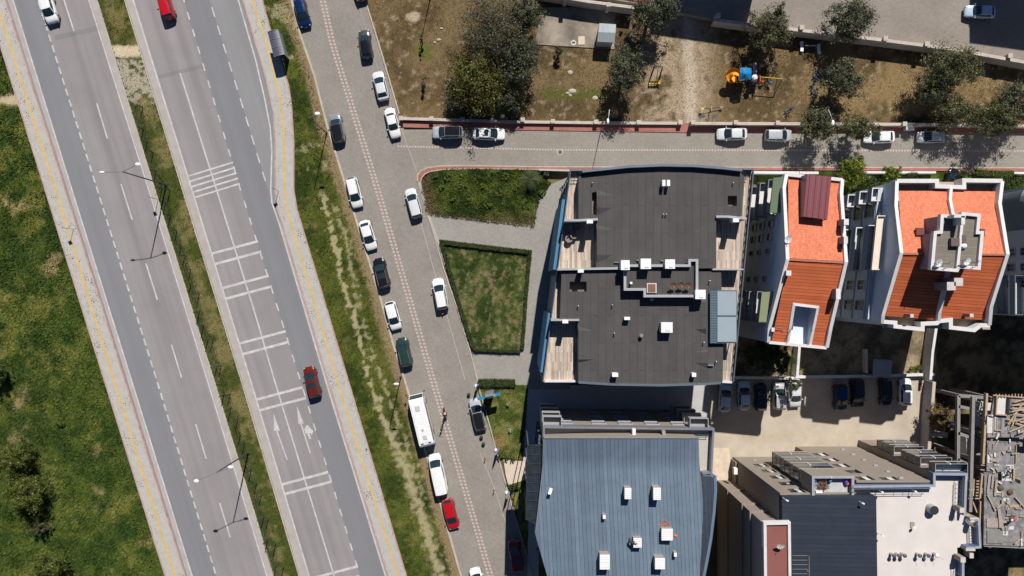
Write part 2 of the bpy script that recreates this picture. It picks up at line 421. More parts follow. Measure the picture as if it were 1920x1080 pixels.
def c_lawn(px, py, x, y):
    a = fbm(x, y, .35, 61); b = fbm(x, y, 1.3, 62); st = .5+.5*math.sin((px+.28*py)*.42+5*a)
    c = mix3((.036, .060, .012), (.105, .130, .034), sst(-.5, .5, a+.6*b))
    return mix3(c, (.27, .20, .12), sst(.22, .85, b*.8+.45*st+.25*a)*.75)
def c_entry(px, py, x, y):
    a = fbm(x, y, .5, 71); b = fbm(x, y, 1.5, 72)
    c = mix3((.06, .085, .014), (.17, .17, .05), sst(-.4, .5, a+.5*b))
    return mix3(c, (.30, .19, .085), sst(20, 4, math.hypot(px-938, py-826)+8*b)*.8)
def c_yard(px, py, x, y):
    a = fbm(x, y, .4, 81); b = fbm(x, y, 1.6, 82)
    c = mix3((.15, .115, .07), (.36, .29, .19), sst(-.5, .5, a+.5*b))
    return mix3(c, (.06, .08, .02), sst(.3, .7, b+.3*a)*.6)
def c_waste(px, py, x, y):
    a = fbm(x, y, .4, 91); b = fbm(x, y, 1.4, 92)
    return mix3((.07, .055, .03), (.24, .175, .09), sst(-.5, .5, a+.6*b))

gm = MB(); gm.add([(-1200, -1200, -.25), (1200, -1200, -.25), (1200, 1200, -.25), (-1200, 1200, -.25)], [(0, 1, 2, 3)])
struct(gm.build('ground', M('far_ground', (.17, .14, .07), .95, var=.5, scale=.05, fine=.4)))
EX = -120; 
POLY_MEADOW = [(-330, -300), (-330, 1300), (390, 1300), (330, 1080), (5, 30), (-105, -300)]
POLY_VERGE = [(RSR(y)-6, y) for y in (-300, 0, 53, 160, 200, 267, 357, 393, 717, 1080, 1300)]+[(SSL(y)-1.2, y) for y in (1300, 1080, 940, 853, 715, 643, 557, 473, 392, 337, 233, 143, 63, 0, -300)]
POLY_PARK = [(590, -300), (683, 0), (713, 97), (747, 217), (752, 236), (2150, 240), (2150, 150), (1925, 118), (1480, 52), (1010, -20), (1010, -300)]
patch('meadow', POLY_MEADOW, c_meadow, .3, 0, .10)
patch('median_soil', [(ML(y)+2, y) for y in (-300, 0, 358, 719, 1077, 1300)]+[(MR(y)-2, y) for y in (1300, 1080, 719, 358, 0, -300)], c_median, .2, .17, .05)
patch('verge', POLY_VERGE, c_verge, .2, .14, .04)
patch('park_ground', POLY_PARK, c_park, .25, .05, .05)
POLY_SHRUB = [(791, 352), (795, 335), (808, 325), (830, 320), (880, 317), (1003, 320), (1032, 345), (1010, 372), (1000, 424), (803, 402)]
POLY_LAWN = [(824, 450), (997, 470), (978, 660), (886, 658)]
POLY_ENTRY = [(893, 722), (990, 722), (980, 862), (934, 856)]
patch('shrub_lot_soil', POLY_SHRUB, c_shrublot, .2, .10, .08)
patch('hedged_lawn_soil', POLY_LAWN, c_lawn, .18, .12, .04)
patch('entry_lawn_soil', POLY_ENTRY, c_entry, .18, .10, .03)
patch('side_garden_soil', [(953, 903), (1100, 890), (1100, 1300), (1075, 1300), (996, 1073)], c_entry, .25, .07, .03)
patch('back_yard_soil', [(1330, 560), (1330, 706), (1755, 706), (1755, 560)], c_yard, .25, .05, .05)
patch('front_garden_soil', [(1420, 322), (2100, 324), (2100, 400), (1420, 400)], c_shrublot, .3, .05, .05)
patch('waste_ground', [(1742, 560), (2150, 560), (2150, 1300), (1700, 1300), (1735, 850)], c_waste, .35, .03, .12)

# ================================================================== paved surfaces
m_as = asphalt('asphalt_pale', (.256, .236, .235), .10, .09); m_asd = asphalt('asphalt_blue_grey', (.195, .195, .207), .04, .04)
m_asb = asphalt('asphalt_bay', (.235, .235, .240), .03, .05)
m_gut = M('gutter_concrete', (.385, .35, .33), .9, var=.1, scale=.6, fine=.15)
m_white = M('road_paint', (.54, .525, .52), .7, var=.20, scale=1.1, fine=.30)
m_flag = speckled('pavement_flags', (.405, .385, .36), RA); m_ytac = M('yellow_tactile_paving', (.50, .36, .16), .9, var=.14, scale=2.)
m_pinkkerb = pavers('pink_white_kerb', (.40, .235, .215), (.45, .33, .30), (.42, .37, .33), -RA, .8, .4, .1)
m_kerb = M('kerb_concrete', (.40, .355, .29), .9, var=.18, scale=1.5)
m_block = pavers('block_paving', (.285, .262, .232), (.255, .235, .21), (.20, .185, .165), math.atan2(-1, .29)*-1, .40, .20, .14)
m_block2 = pavers('block_paving_lane', (.285, .258, .225), (.265, .24, .21), (.205, .185, .16), 0, .40, .22, .12)
m_red = pavers('red_paving', (.33, .125, .10), (.38, .16, .13), (.28, .15, .13), 0, .4, .2, .2)
m_drive = pavers('drive_paving', (.315, .30, .27), (.285, .27, .245), (.23, .22, .20), -.13, .30, .15, .1)
m_conc = M('pad_concrete', (.265, .225, .18), .9, var=.50, scale=.38, fine=.3, bump=.01)
m_lot = M('yard_concrete', (.455, .392, .312), .9, var=.14, scale=.35, fine=.12)
m_band = M('red_band_paver', (.295, .215, .19), .9, var=.12, scale=4.); m_dot = M('white_band_paver', (.45, .395, .36), .9, var=.1, scale=4.)
ZR = .06
r = MB()
band(r, LSWR, ML, Y0, Y1, ZR, 0, 0, -1); band(r, MR, RD, Y0, Y1, ZR, 0, 1, 0)
struct(r.build('highway_road', m_as))
r = MB(); band(r, LE, LD, Y0, Y1, ZR+.004); band(r, RD, BD, Y0, Y1, ZR)
struct(r.build('highway_outer_lane', m_asd))
r = MB(); ys = sorted(set(BD.ys(Y0, 417))|set(KS.ys(Y0, 417)))
r.strip([P(BD(y), y)[:2]+(ZR,) for y in ys], [P(max(KS(y), BD(y)+.1)+1, y)[:2]+(ZR,) for y in ys]); band(r, BD, KS, 417, Y1, ZR, 0, 0, 1)
struct(r.build('bus_bay_road', m_asb))
r = MB(); band(r, LSWR, LE, Y0, Y1, ZR+.008, 0, 3, -1); band(r, LR, ML, Y0, Y1, ZR+.008, 0, 2, -1.5); band(r, MR, RE, Y0, Y1, ZR+.008, 0, 1.5, -1); band(r, RW, KS, 417, Y1, ZR+.008, 0, 1.5, 0)
struct(r.build('road_gutter', m_gut))
# painted markings
r = MB(); ZM = ZR+.012
def solid(A, y0, y1, wd): band(r, A, A, y0, y1, ZM, 0, -wd/2, wd/2)
def dash(A, a, b, wd): solid(A, a, b, wd)
solid(LE, Y0, Y1, 2.6); solid(LR, Y0, Y1, 2.6); solid(RE, Y0, Y1, 2.8); solid(RC, 137, Y1, 2.8); solid(RW, Y0, Y1, 2.6)
y = 2.
k = -20
for k in range(-20, 75):
    dash(LD, 4+20.35*k, 4+20.35*k+13, 2.9)
for a, b in ((-160, -95), (-7, 59), (194, 260), (345, 412), (494, 562), (646, 708), (795, 860), (943, 1007), (1094, 1160)): dash(LLD, a, b, 2.7)
for a, b in ((0, 53), (-150, -85)): solid(Line((297, 0), (313, 53)), a, b, 2.6)
for k in range(-12, 46): dash(RD, 30+32.1*k-7, 30+32.1*k+7, 2.6)
for k in range(-10, 12): 
    if 23+34.2*k < 352: dash(BD, 23+34.2*k-9, 23+34.2*k+9, 2.4)
for yy in (320.5, 330, 340, 350, 360):   # hatch bars: left end y at RE
    pass
def bar(x0, y0, x1, y1, wd):
    d = Vector((x1-x0, y1-y0)).normalized(); n = Vector((-d.y, d.x))*wd/2
    r.add([P(x0+n.x, y0+n.y)[:2]+(ZM+.004,), P(x1+n.x, y1+n.y)[:2]+(ZM+.004,), P(x1-n.x, y1-n.y)[:2]+(ZM+.004,), P(x0-n.x, y0-n.y)[:2]+(ZM+.004,)], [(0, 1, 2, 3)])
for k in range(5):
    yy = 330.5+10*k; bar(RE(yy)+1, yy, RE(yy)+85, yy-26, 3.4)
for yy in (475.5, 495, 540, 560, 644, 664, 749, 769, 908, 926, 1085, 1103):
    bar(RE(yy)+1, yy, RE(yy)+87, yy-23, 4.8)
def poly_mark(pts): 
    Q = [P(*p)[:2]+(ZM+.004,) for p in pts]; r.cap(Q, [])
poly_mark([(513, 774), (525, 808), (520.5, 807), (540, 862), (538, 863), (518, 808), (514.5, 808)])
poly_mark([(557, 761), (570, 794), (566, 794), (583, 849), (581, 850), (563.5, 795), (560, 795)])
poly_mark([(571, 804), (576, 796), (588, 808), (583, 819), (582, 813), (577, 812), (574, 815)])
poly_mark([(576, 813), (583, 812), (584, 823), (580, 823)])
struct(r.build('road_markings', m_white))
# worn strips across the asphalt
m_patch = asphalt('asphalt_repair', (.215, .204, .205), .08)
r = MB()
for (x0, y0, x1, y1, wd) in ((103, 71, 183, 53, 9), (296, 145, 388, 122, 7)): 
    ZMb = ZM; ZM = ZR+.005-.004+.001; bar(x0, y0, x1, y1, wd); ZM = ZMb
struct(r.build('road_repair_strip', m_patch))
# pavements beside the highway, kerbs
ZS = .20
r = MB(); band(r, LSWL, LSWR, Y0, Y1, ZS, 0, 2, -2); band(r, KS, RSR, Y0, Y1, ZS, 0, 2, -2); struct(r.build('pavement', m_flag))
r = MB(); band(r, LY, LY, Y0, Y1, ZS+.004, 0, -2.8, 2.8); band(r, RY, RY, Y0, Y1, ZS+.004, 0, -2.4, 2.4); struct(r.build('tactile_paving', m_ytac))
r = MB()
for A, dx in ((LSWL, .6), (LSWR, -.8), (KS, .8), (RSR, -.6)):
    r.wall(A.pts(Y0, Y1, ZS+.01, dx), .22, -.2)
struct(r.build('pink_kerb', m_pinkkerb))
r = MB()
for A, dx in ((ML, 0.2), (MR, -.2)): r.wall(A.pts(Y0, Y1, .22, dx), .16, -.2)
r.wall(SSL.pts(Y0, Y1, .20, 0), .30, -.2)
struct(r.build('kerb', m_kerb))
# block paved side street and the lane to the right
r = MB(); ys = sorted(set(SSL.ys(Y0, Y1))|set(SSR.ys(Y0, Y1))|{217, 322})
r.strip([P(SSL(y)+1, y)[:2]+(ZR,) for y in ys], [P(SSR(y)+2, y)[:2]+(ZR,) for y in ys]); struct(r.build('side_street', m_block))
r = MB(); r.prism([P2(*p) for p in ((752, 243), (2150, 243), (2150, 322), (1000, 318), (835, 314), (805, 316), (786, 322), (778, 318), (748, 236))], -.2, ZR+.004); struct(r.build('park_lane', m_block2))
r = MB(); r.prism([P2(*p) for p in ((749, 228), (2150, 236), (2150, 250), (1300, 249), (960, 244), (754, 239))], -.2, .17); struct(r.build('red_pavement', m_red))
# red kerb walk on the corner and along the south side of the lane
cor = [(783, 340), (783, 329), (790, 320), (803, 314.5), (830, 311.5), (880, 311), (1000, 313), (2150, 315.5)]
cin = [(789, 342), (791.5, 333), (797, 326.5), (808, 321.5), (833, 318), (882, 316.5), (1000, 318), (2150, 322)]
r = MB(); r.strip([P(*p)[:2]+(.17,) for p in cor], [P(*p)[:2]+(.17,) for p in cin]); struct(r.build('red_pavement', m_red))
r = MB(); r.wall([P(x, y)[:2]+(.185,) for x, y in cor], .16, -.2); r.wall([P(x, y)[:2]+(.185,) for x, y in [(806, 405), (795, 368), (788, 345)]+cin[1:7]+[(1050, 319)]], .14, -.2)
r.wall(SSR.pts(400, Y1, .18, 0), .16, -.2)
r.wall([P(x, y)[:2]+(.185,) for x, y in ((688, -60), (685, 0), (715, 97), (749, 214))], .2, -.2)
r.wall([P(x, y)[:2]+(.15,) for x, y in ((803, 402.5), (1000, 424), (1003, 372))], .14, -.2)
struct(r.build('kerb', m_kerb))
r = MB(); r.strip([P(x, y)[:2]+(.16,) for x, y in ((783, 340), (800, 402), (818, 450), (836, 505))], [P(x, y)[:2]+(.16,) for x, y in ((789, 342), (806, 402), (823, 450), (837, 505))]); struct(r.build('pavement', m_gut))
# parking strip lines worn in the block paving
r = MB()
for pts in (((745, 222), (790, 345), (822, 450)), ((790, 420), (812, 500), (846, 620), (872, 712)), ((900, 850), (925, 910), (955, 1000))):
    r.wall([P(x, y)[:2]+(ZR+.012,) for x, y in pts], .10, ZR-.05)
for pts in (((670, 0), (697, 90), (725, 185)),): r.wall([P(x, y)[:2]+(ZR+.012,) for x, y in pts], .05, ZR-.05)
struct(r.build('paving_edge_line', M('edge_paver', (.36, .33, .29), .9, var=.15)))
# two coloured bands of setts
r = MB(); d = MB()
for off in (-3.6, 3.6):
    band(r, SB, SB, Y0, Y1, ZR+.006, 0, off-2.2, off+2.2)
    k = 0; yy = Y0
    while yy < Y1:
        band(d, SB, SB, yy, yy+3.2, ZR+.012, 0, off-2.0, off+2.0); yy += 6.6
r.strip([P(745, 273)[:2]+(ZR+.010,), P(1040, 279.5)[:2]+(ZR+.010,), P(2100, 282)[:2]+(ZR+.010,)], [P(745, 276.2)[:2]+(ZR+.010,), P(1040, 282.7)[:2]+(ZR+.010,), P(2100, 285.2)[:2]+(ZR+.010,)])
xx = 746
while xx < 2090:
    yc = lerp(274.6, 281.1, (xx-745)/295) if xx < 1040 else lerp(281.1, 283.6, (xx-1040)/1060)
    d.add([P(xx, yc-1.6)[:2]+(ZR+.016,), P(xx+2.6, yc-1.6)[:2]+(ZR+.016,), P(xx+2.6, yc+1.6)[:2]+(ZR+.016,), P(xx, yc+1.6)[:2]+(ZR+.016,)], [(3, 2, 1, 0)]); xx += 5.3
struct(r.build('red_sett_band', m_band)); struct(d.build('white_sett_band', m_dot))
# drives and paths of the front apartment block
r = MB(); r.prism([P2(*p) for p in ((806, 402), (1000, 424), (1004, 372), (1035, 345), (1070, 330), (1070, 730), (992, 730), (992, 722), (893, 722), (886, 660), (978, 661), (997, 470), (822, 449))], -.2, .085); struct(r.build('driveway', m_drive))
r = MB(); r.prism([P2(*p) for p in ((990, 722), (1330, 722), (1330, 860), (1010, 860), (1010, 1300), (985, 1300), (992, 900), (978, 862))], -.2, .08); struct(r.build('courtyard_paving', M('courtyard_concrete', (.42, .41, .40), .9, var=.07, scale=.6)))
r = MB(); r.prism([P2(*p) for p in ((944, 862), (996, 866), (996, 896), (953, 909), (948, 890))], -.2, .13); struct(r.build('entrance_paving', M('entrance_travertine', (.55, .46, .37), .85, var=.06, scale=1.)))
# car park yard behind
r = MB(); r.prism([P2(*p) for p in ((1310, 706), (1752, 706), (1735, 860), (1330, 900), (1318, 800))], -.2, .075); struct(r.build('yard_paving', m_lot))
r = MB()
for pts in (((1345, 822), (1450, 812), (1620, 815)), ((1480, 838), (1600, 832), (1700, 836)), ((1560, 712), (1562, 745))):
    r.wall([P(x, y)[:2]+(.083,) for x, y in pts], .07, 0)
struct(r.build('yard_marking', M('worn_yellow_paint', (.50, .39, .24), .9, var=.2, scale=2)))
r = MB(); r.prism([P2(*p) for p in ((1338, 840), (1366, 840), (1376, 905), (1330, 905))], 0, .11); struct(r.build('stone_paving', M('yard_stone', (.58, .48, .37), .85, var=.16, scale=1.3)))
# concrete pad in the park
r = MB(); r.prism([P2(*p) for p in ((1012, 15), (1154, 14), (1152, 93), (1003, 84), (1010, 45))], -.1, .18); pad = struct(r.build('concrete_pad', m_conc))
# upper road behind the park (a terrace above it)
ZU = 1.0
r = MB(); r.prism([P2(*p, ZU) for p in ((1010, -25), (1200, 8), (1345, 38), (1483, 54), (1920, 115), (2150, 150), (2150, -300), (1010, -300))], -.2, ZU); struct(r.build('upper_road', pavers('upper_block_paving', (.285, .25, .215), (.265, .23, .20), (.21, .19, .165), .14, .4, .2, .14)))
r = MB(); x = 1440
while x < 1760:
    yc = 2+(x-1440)*.13; r.add([P(x, yc-1, ZU)[:2]+(ZU+.005,), P(x+2.4, yc-1, ZU)[:2]+(ZU+.005,), P(x+2.4, yc+1, ZU)[:2]+(ZU+.005,), P(x, yc+1, ZU)[:2]+(ZU+.005,)], [(3, 2, 1, 0)]); x += 5.2
struct(r.build('red_sett_band', M('faded_red_paver', (.27, .19, .165), .9)))
r = MB(); r.prism([P2(*p, ZU) for p in ((1100, -22), (1215, -3), (1215, 6), (1100, -12))], ZU-.1, ZU+.12); struct(r.build('red_pavement', M('crimson_paving', (.26, .03, .04), .8)))

# ================================================================== tufts of grass (stuff)
m_tuft = leafmat('grass_blades')
def tufts(name, poly, n, colfn, z, hgt=(.10, .30), keep=None, spread=.16, blades=3):
    Q = [P2(*p) for p in poly]; xs = [q[0] for q in Q]; ys = [q[1] for q in Q]
    X = RNG.uniform(max(min(xs), -80), min(max(xs), 80), n); Y = RNG.uniform(max(min(ys), -46), min(max(ys), 46), n)
    k = inpoly_np(X, Y, Q); X = X[k]; Y = Y[k]; V = []; C = []
    for x, y in zip(X, Y):
        px, py = x/S+960, 540-y/S
        if keep and not keep(px, py, x, y): continue
        c = np.array(colfn(px, py, x, y)); g = .5+.5*fbm(x, y, .5, 77)
        for _ in range(blades):
            a = random.uniform(0, 6.283); h = random.uniform(*hgt)*(.6+.8*g); l = random.uniform(.4, 1.)*spread+h*.5
            w_ = random.uniform(.03, .075)+h*.10; ca, sa = math.cos(a), math.sin(a); ox, oy = random.gauss(0, spread*.6), random.gauss(0, spread*.6)
            bx, by = x+ox, y+oy
            V += [(bx-sa*w_, by+ca*w_, z), (bx+sa*w_, by-ca*w_, z), (bx+ca*l, by+sa*l, z+h)]
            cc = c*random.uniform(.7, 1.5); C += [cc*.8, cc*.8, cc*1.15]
    V = np.array(V); F = np.arange(len(V)).reshape(-1, 3)
    o = npmesh(name, V, F, m_tuft, col=np.clip(np.array(C), 0, 1)); o['kind'] = 'stuff'; return o
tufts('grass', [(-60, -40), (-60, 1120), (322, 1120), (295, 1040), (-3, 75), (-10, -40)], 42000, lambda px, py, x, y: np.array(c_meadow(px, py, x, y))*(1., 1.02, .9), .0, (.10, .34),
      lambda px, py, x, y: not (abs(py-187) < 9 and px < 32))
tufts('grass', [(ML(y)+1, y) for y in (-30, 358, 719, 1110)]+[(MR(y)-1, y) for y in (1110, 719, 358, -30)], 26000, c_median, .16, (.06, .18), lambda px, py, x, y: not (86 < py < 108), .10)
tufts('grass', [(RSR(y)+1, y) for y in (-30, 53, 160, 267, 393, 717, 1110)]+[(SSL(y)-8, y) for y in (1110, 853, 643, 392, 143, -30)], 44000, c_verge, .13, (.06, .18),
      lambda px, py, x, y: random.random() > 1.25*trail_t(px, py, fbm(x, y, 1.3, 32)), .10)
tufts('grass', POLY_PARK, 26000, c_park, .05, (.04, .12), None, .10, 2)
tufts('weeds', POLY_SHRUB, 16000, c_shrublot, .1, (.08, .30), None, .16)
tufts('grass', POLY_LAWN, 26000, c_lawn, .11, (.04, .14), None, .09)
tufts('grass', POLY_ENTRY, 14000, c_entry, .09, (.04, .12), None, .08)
# ================================================================== buildings
m_glass = M('window_glass', (.02, .028, .032), .08, var=.3, scale=.8, spec=.8)
m_white_r = M('skylit_white_render', (.60, .67, .76), .8, var=.06, scale=.5, fine=.06)  # white render; blue skylight of its shaded walls mixed into the colour
m_whitecop = M('white_coping', (.64, .625, .615), .75, var=.08, scale=1.2, fine=.12)
m_felt = stripes('roof_felt', (.080, .076, .075), (.055, .052, .052), math.pi/2, 1.0, .07, .92, 0., .055, 7., .15)
m_steel = M('blue_grey_steel', (.135, .165, .20), .45, .3, .1, 1.)
m_greycop = M('grey_coping', (.34, .35, .37), .6, .1, .06, 1.)
m_deck = stripes('wood_deck', (.46, .38, .31), (.20, .15, .12), math.pi/2, .17, .07, .8, 0., .34, 2.4)
m_dark = M('dark_trim', (.03, .034, .04), .5, var=.1)
m_boxw = M('white_metal', (.76, .76, .76), .45, var=.04, scale=3.)
m_bluewall = M('teal_blue_render', (.055, .175, .30), .7, var=.06, scale=.6)
m_greywall = M('grey_blue_render', (.20, .215, .24), .85, var=.07, scale=.5)
m_taupe = M('taupe_render', (.255, .215, .18), .88, var=.05, scale=.5, fine=.06)
m_frame = M('window_frame', (.32, .33, .35), .6, var=.05)
m_framew = M('white_frame', (.6, .6, .6), .6, var=.05)
m_brown = M('brown_hatch', (.19, .095, .062), .6, var=.08)
m_alu = M('aluminium', (.42, .44, .46), .35, .6, .1, 2.)

def pxs(pts, z): return [P2(x, y, z) for x, y in pts]
def part(mb, name, mats, parent, label=None, smooth=None):
    o = mb.build(name, mats, parent, smooth)
    if label: o['label'] = label
    return o
def window(parent, a, b, t, z, wd, ht, out=1, fr=None, gl=None, name='window', fw=.10):
    """window centred at fraction t of the wall a-b, sill height z; out=+1 puts it left of a->b"""
    d = Vector((b[0]-a[0], b[1]-a[1])); L = d.length; d /= L; n = Vector((-d.y, d.x))*out
    c = Vector(a[:2])+d*L*t; ang = math.atan2(d.y, d.x)
    g = MB(); q = c+n*.02; g.box((q.x, q.y, z+ht/2), (wd, .06, ht), ang)
    q = c+n*.055; g.box((q.x, q.y, z+ht/2), (.06, .03, ht), ang, 1)
    w_ = g.build(name, [gl or m_glass, fr or m_frame], parent)
    f = MB(); q = c+n*.06
    for s in (-1, 1):
        f.box((q.x+d.x*s*(wd/2+fw/2), q.y+d.y*s*(wd/2+fw/2), z+ht/2), (fw, .14, ht+2*fw), ang)
    f.box((q.x, q.y, z+ht+fw/2), (wd-.004, .14, fw), ang)
    f.box((q.x+n.x*.04, q.y+n.y*.04, z-fw/2), (wd-.004, .22, fw), ang)
    f.build('frame', fr or m_frame, w_); return w_
def boxpx(mb, px, py, z, wpx, hpx, h, rz=0, mi=0):
    """box whose top (at height z) shows at px,py with pixel size wpx x hpx"""
    k = S*(1-z/H); x, y, _ = P(px, py, z); mb.box((x, y, z-h/2), (wpx*k, hpx*k, h), rz, mi)
def dish(parent, px, py, z, r, az, col, name='satellite_dish', up=.9):
    x, y, _ = P(px, py, z); m = MB()
    dv = Vector((math.cos(az)*.42, math.sin(az)*.42, .9)).normalized(); u = dv.orthogonal().normalized(); v = dv.cross(u); c = Vector((x, y, z))
    N = 14; vs = [c-dv*r*.25]
    for k, q in ((.55, .16), (1., 0)):
        vs += [c+(u*math.cos(2*math.pi*j/N)+v*math.sin(2*math.pi*j/N))*r*k-dv*r*.25*q/.16*.6 if q else c+(u*math.cos(2*math.pi*j/N)+v*math.sin(2*math.pi*j/N))*r for j in range(N)]
    fs = [(0, 1+j, 1+(j+1) % N) for j in range(N)]+[(1+j, 1+N+j, 1+N+(j+1) % N, 1+(j+1) % N) for j in range(N)]
    m.add(vs, fs); o = m.build(name, col, parent, True)
    s = MB(); s.tube([(x-dv.x*.1, y-dv.y*.1, z-up), (x-dv.x*.12, y-dv.y*.12, z-.05)], .035); s.tube([c-dv*r*.2, c+dv*r*.75], .02)
    s.box(tuple(c+dv*r*.8), (.1, .1, .1)); s.build('bracket', m_alu, o); return o

# ------------------------------------------------------------------ A: dark roofed apartment block
zD, zR = 13.4, 15.5
A_out = [(1070, 320), (1414, 317), (1376, 717), (1350, 719), (1240, 723), (1085, 718), (1018, 717)]
bA = thing('apartment_block', P2(1200, 520, 14)+(0,), 'flat dark felt roofed apartment block with wooden side terraces, next to the hedged lawn', 'apartment building')
Ao = pxs(A_out, 14.1); A_low = [(1070, 320), (1375, 318), (1337, 717), (1330, 719), (1240, 723), (1085, 718), (1018, 717)]
m = MB(); m.prism(Ao, 10.4, zD, 0, 1, bottom=True); part(m, 'wall', [m_greywall, m_deck], bA)
m = MB(); m.prism(pxs(A_low, 14.1), 0, 10.4, 0, 0); part(m, 'wall', m_greywall, bA)
west = lambda y: lerp(1070, 1018, (y-320)/397)
# teal facade bands on the west wall, storeys of dark glazing
m = MB()
for y0, y1, o in ((372, 505, .55), (588, 700, .45)):
    a = P2(west(y0), y0, 14.1); b = P2(west(y1), y1, 14.1)
    m.prism([a, b, (b[0]-o, b[1]), (a[0]-o, a[1])], 0, 13.1)
part(m, 'cladding', m_bluewall, bA)
for fl in range(4):
    for t in (.06, .40, .47, .96): window(bA, Ao[0], Ao[6], t, 1.0+3.05*fl, 1.3, 1.5, -1)
    for t in (.15, .3, .45, .6, .75): window(bA, Ao[4], Ao[5], t, 1.0+3.05*fl, 1.5, 1.5, -1)
wn = [(1085, 331), (1122, 323), (1180, 315), (1240, 312), (1300, 313), (1355, 319), (1388, 323), (1396, 332), (1391, 405), (1343, 407), (1343, 503), (1118, 503), (1118, 413), (1085, 411)]
ws = [(1053, 509), (1352, 509), (1353, 540), (1357, 600), (1355, 716), (1240, 721), (1085, 716), (1083, 603), (1050, 601)]
m_recess = M('recess_felt', (.16, .145, .13), .9, var=.08)
def flat_roof(parent, outline, holes, z, zb, depth=1.1):
    m = MB(); o = pxs(outline, z); n = len(o)
    if sum(a[0]*b[1]-b[0]*a[1] for a, b in zip(o, o[1:]+o[:1])) < 0: o = o[::-1]
    m.add([(x, y, zb) for x, y in o]+[(x, y, z) for x, y in o], [(i, (i+1) % n, n+(i+1) % n, n+i) for i in range(n)], 1)
    hs = [pxs(h, z) for h in holes]
    m.cap([(x, y, z) for x, y in o], [[(x, y, z) for x, y in h] for h in hs], 0)
    for h in hs:
        k = len(h); m.add([(x, y, z) for x, y in h]+[(x, y, z-depth) for x, y in h], [(i, (i+1) % k, k+(i+1) % k, k+i) for i in range(k)]+[tuple(range(k, 2*k))], 2)
    return part(m, 'roof', [m_felt, m_dark, m_recess], parent)
flat_roof(bA, wn, [[(1110, 361), (1118, 359), (1118, 404), (1110, 400)], [(1364.5, 367), (1382, 367), (1382, 386), (1364.5, 386)]], zR, zD-.1)
flat_roof(bA, ws, [[(1068, 528), (1100, 528), (1100, 546.5), (1068, 546.5)]], zR-.1, zD-.1)
m = MB()
for z, pts, wd in ((15.9, [(1058, 413), (1085, 413), (1121, 411)], .28), (15.9, [(1343, 406), (1365, 406), (1400, 410)], .28),
                   (15.9, [(1045, 505), (1100, 504), (1166, 503)], .28), (15.8, [(1033, 600), (1086, 600)], .24), (15.7, [(1336, 505), (1394, 505)], .20)):
    m = MB(); m.wall([P(x, y, z) for x, y in pts], wd, zD+.02); part(m, 'partition_wall', m_greycop, bA)
m = MB()
m.wall([P(x, y, 16.15) for x, y in [(1092, 321), (1122, 318), (1180, 312), (1240, 309.5), (1300, 310.5), (1358, 315), (1392, 319)]], .32, zD); part(m, 'parapet', m_steel, bA); m = MB()
m.wall([P(x, y, 15.6) for x, y in [(1085, 717), (1150, 721), (1240, 722.5), (1325, 720), (1352, 718)]], .28, zD-.5); part(m, 'parapet', m_steel, bA); m = MB()
m.wall([P(x, y, 14.3) for x, y in [(1070, 319), (1094, 319)]], .18, zD); part(m, 'parapet', m_steel, bA); m = MB(); m.wall([P(x, y, 14.3) for x, y in [(1394, 317), (1414, 317)]], .18, zD)
part(m, 'parapet', m_steel, bA)
m = MB(); m.wall([P(x, y, 14.) for x, y in [(1021, 715), (1080, 715)]], .26, zD); part(m, 'parapet', m_whitecop, bA); m = MB(); m.wall([P(x, y, 14.) for x, y in [(1354, 716), (1374, 717)]], .26, zD); part(m, 'parapet', m_whitecop, bA)
m = MB()
for A0, A1 in (((1070, 320), (1018, 716)), ((1413, 318), (1375, 716))):
    for dz, dx in ((13.9, 0), (14.25, 0), (13.6, 0)):
        m.tube([P(A0[0], A0[1], dz), P(A1[0], A1[1], dz)], .05)
    for k in range(25):
        x, y = lerp(A0[0], A1[0], k/24), lerp(A0[1], A1[1], k/24); p = P(x, y, 14.2); m.box((p[0], p[1], 13.8), (.05, .05, .95))
    m.wall([P(A0[0], A0[1], 13.65), P(A1[0], A1[1], 13.65)], .16, zD-.3, mi=0); part(m, 'railing', m_steel, bA); m = MB()
for x0, x1, y in ((1071, 1084, 334), (1044, 1053, 519), (1034, 1052, 611), (1396, 1404, 331)):
    m = MB(); m.tube([P(x0, y, 14.1), P(x1, y, 14.1)], .05); m.tube([P(x0, y, 13.7), P(x1, y, 13.7)], .04); m.box(P((x0+x1)/2, y, 13.75), (.05, .05, .75)); part(m, 'railing', m_steel, bA)
# raised stair roof with its coping
so_ = [(1172, 498), (1293, 498), (1293, 488), (1307, 488), (1307, 555), (1209, 555), (1209, 542.5), (1172, 542.5)]
m = MB(); m.prism(pxs(so_, 16.4), zR-.2, 16.1, 0, 1); m.wall([P(x, y, 16.65) for x, y in so_], .32, 16., closed=True, mi=0); part(m, 'stair_roof', [m_greycop, m_felt], bA)
for px, py, w_, h_, z, hh in ((1172.5, 497, 15, 17, 17.4, 1.9), (1211, 494.5, 18, 18, 17.4, 1.5), (1256.5, 495, 17, 16, 17.3, 1.2), (1313.5, 552, 18, 16, 17.1, 1.6), (1250.5, 614, 20, 18, 16.6, 1.3)):
    m = MB(); boxpx(m, px, py, z, w_, h_, hh); boxpx(m, px, py, z+.06, w_+1.4, h_+1.4, .1); boxpx(m, px+2, py+3, z+.14, w_*.4, h_*.35, .16); part(m, 'ventilation_box', m_boxw, bA)
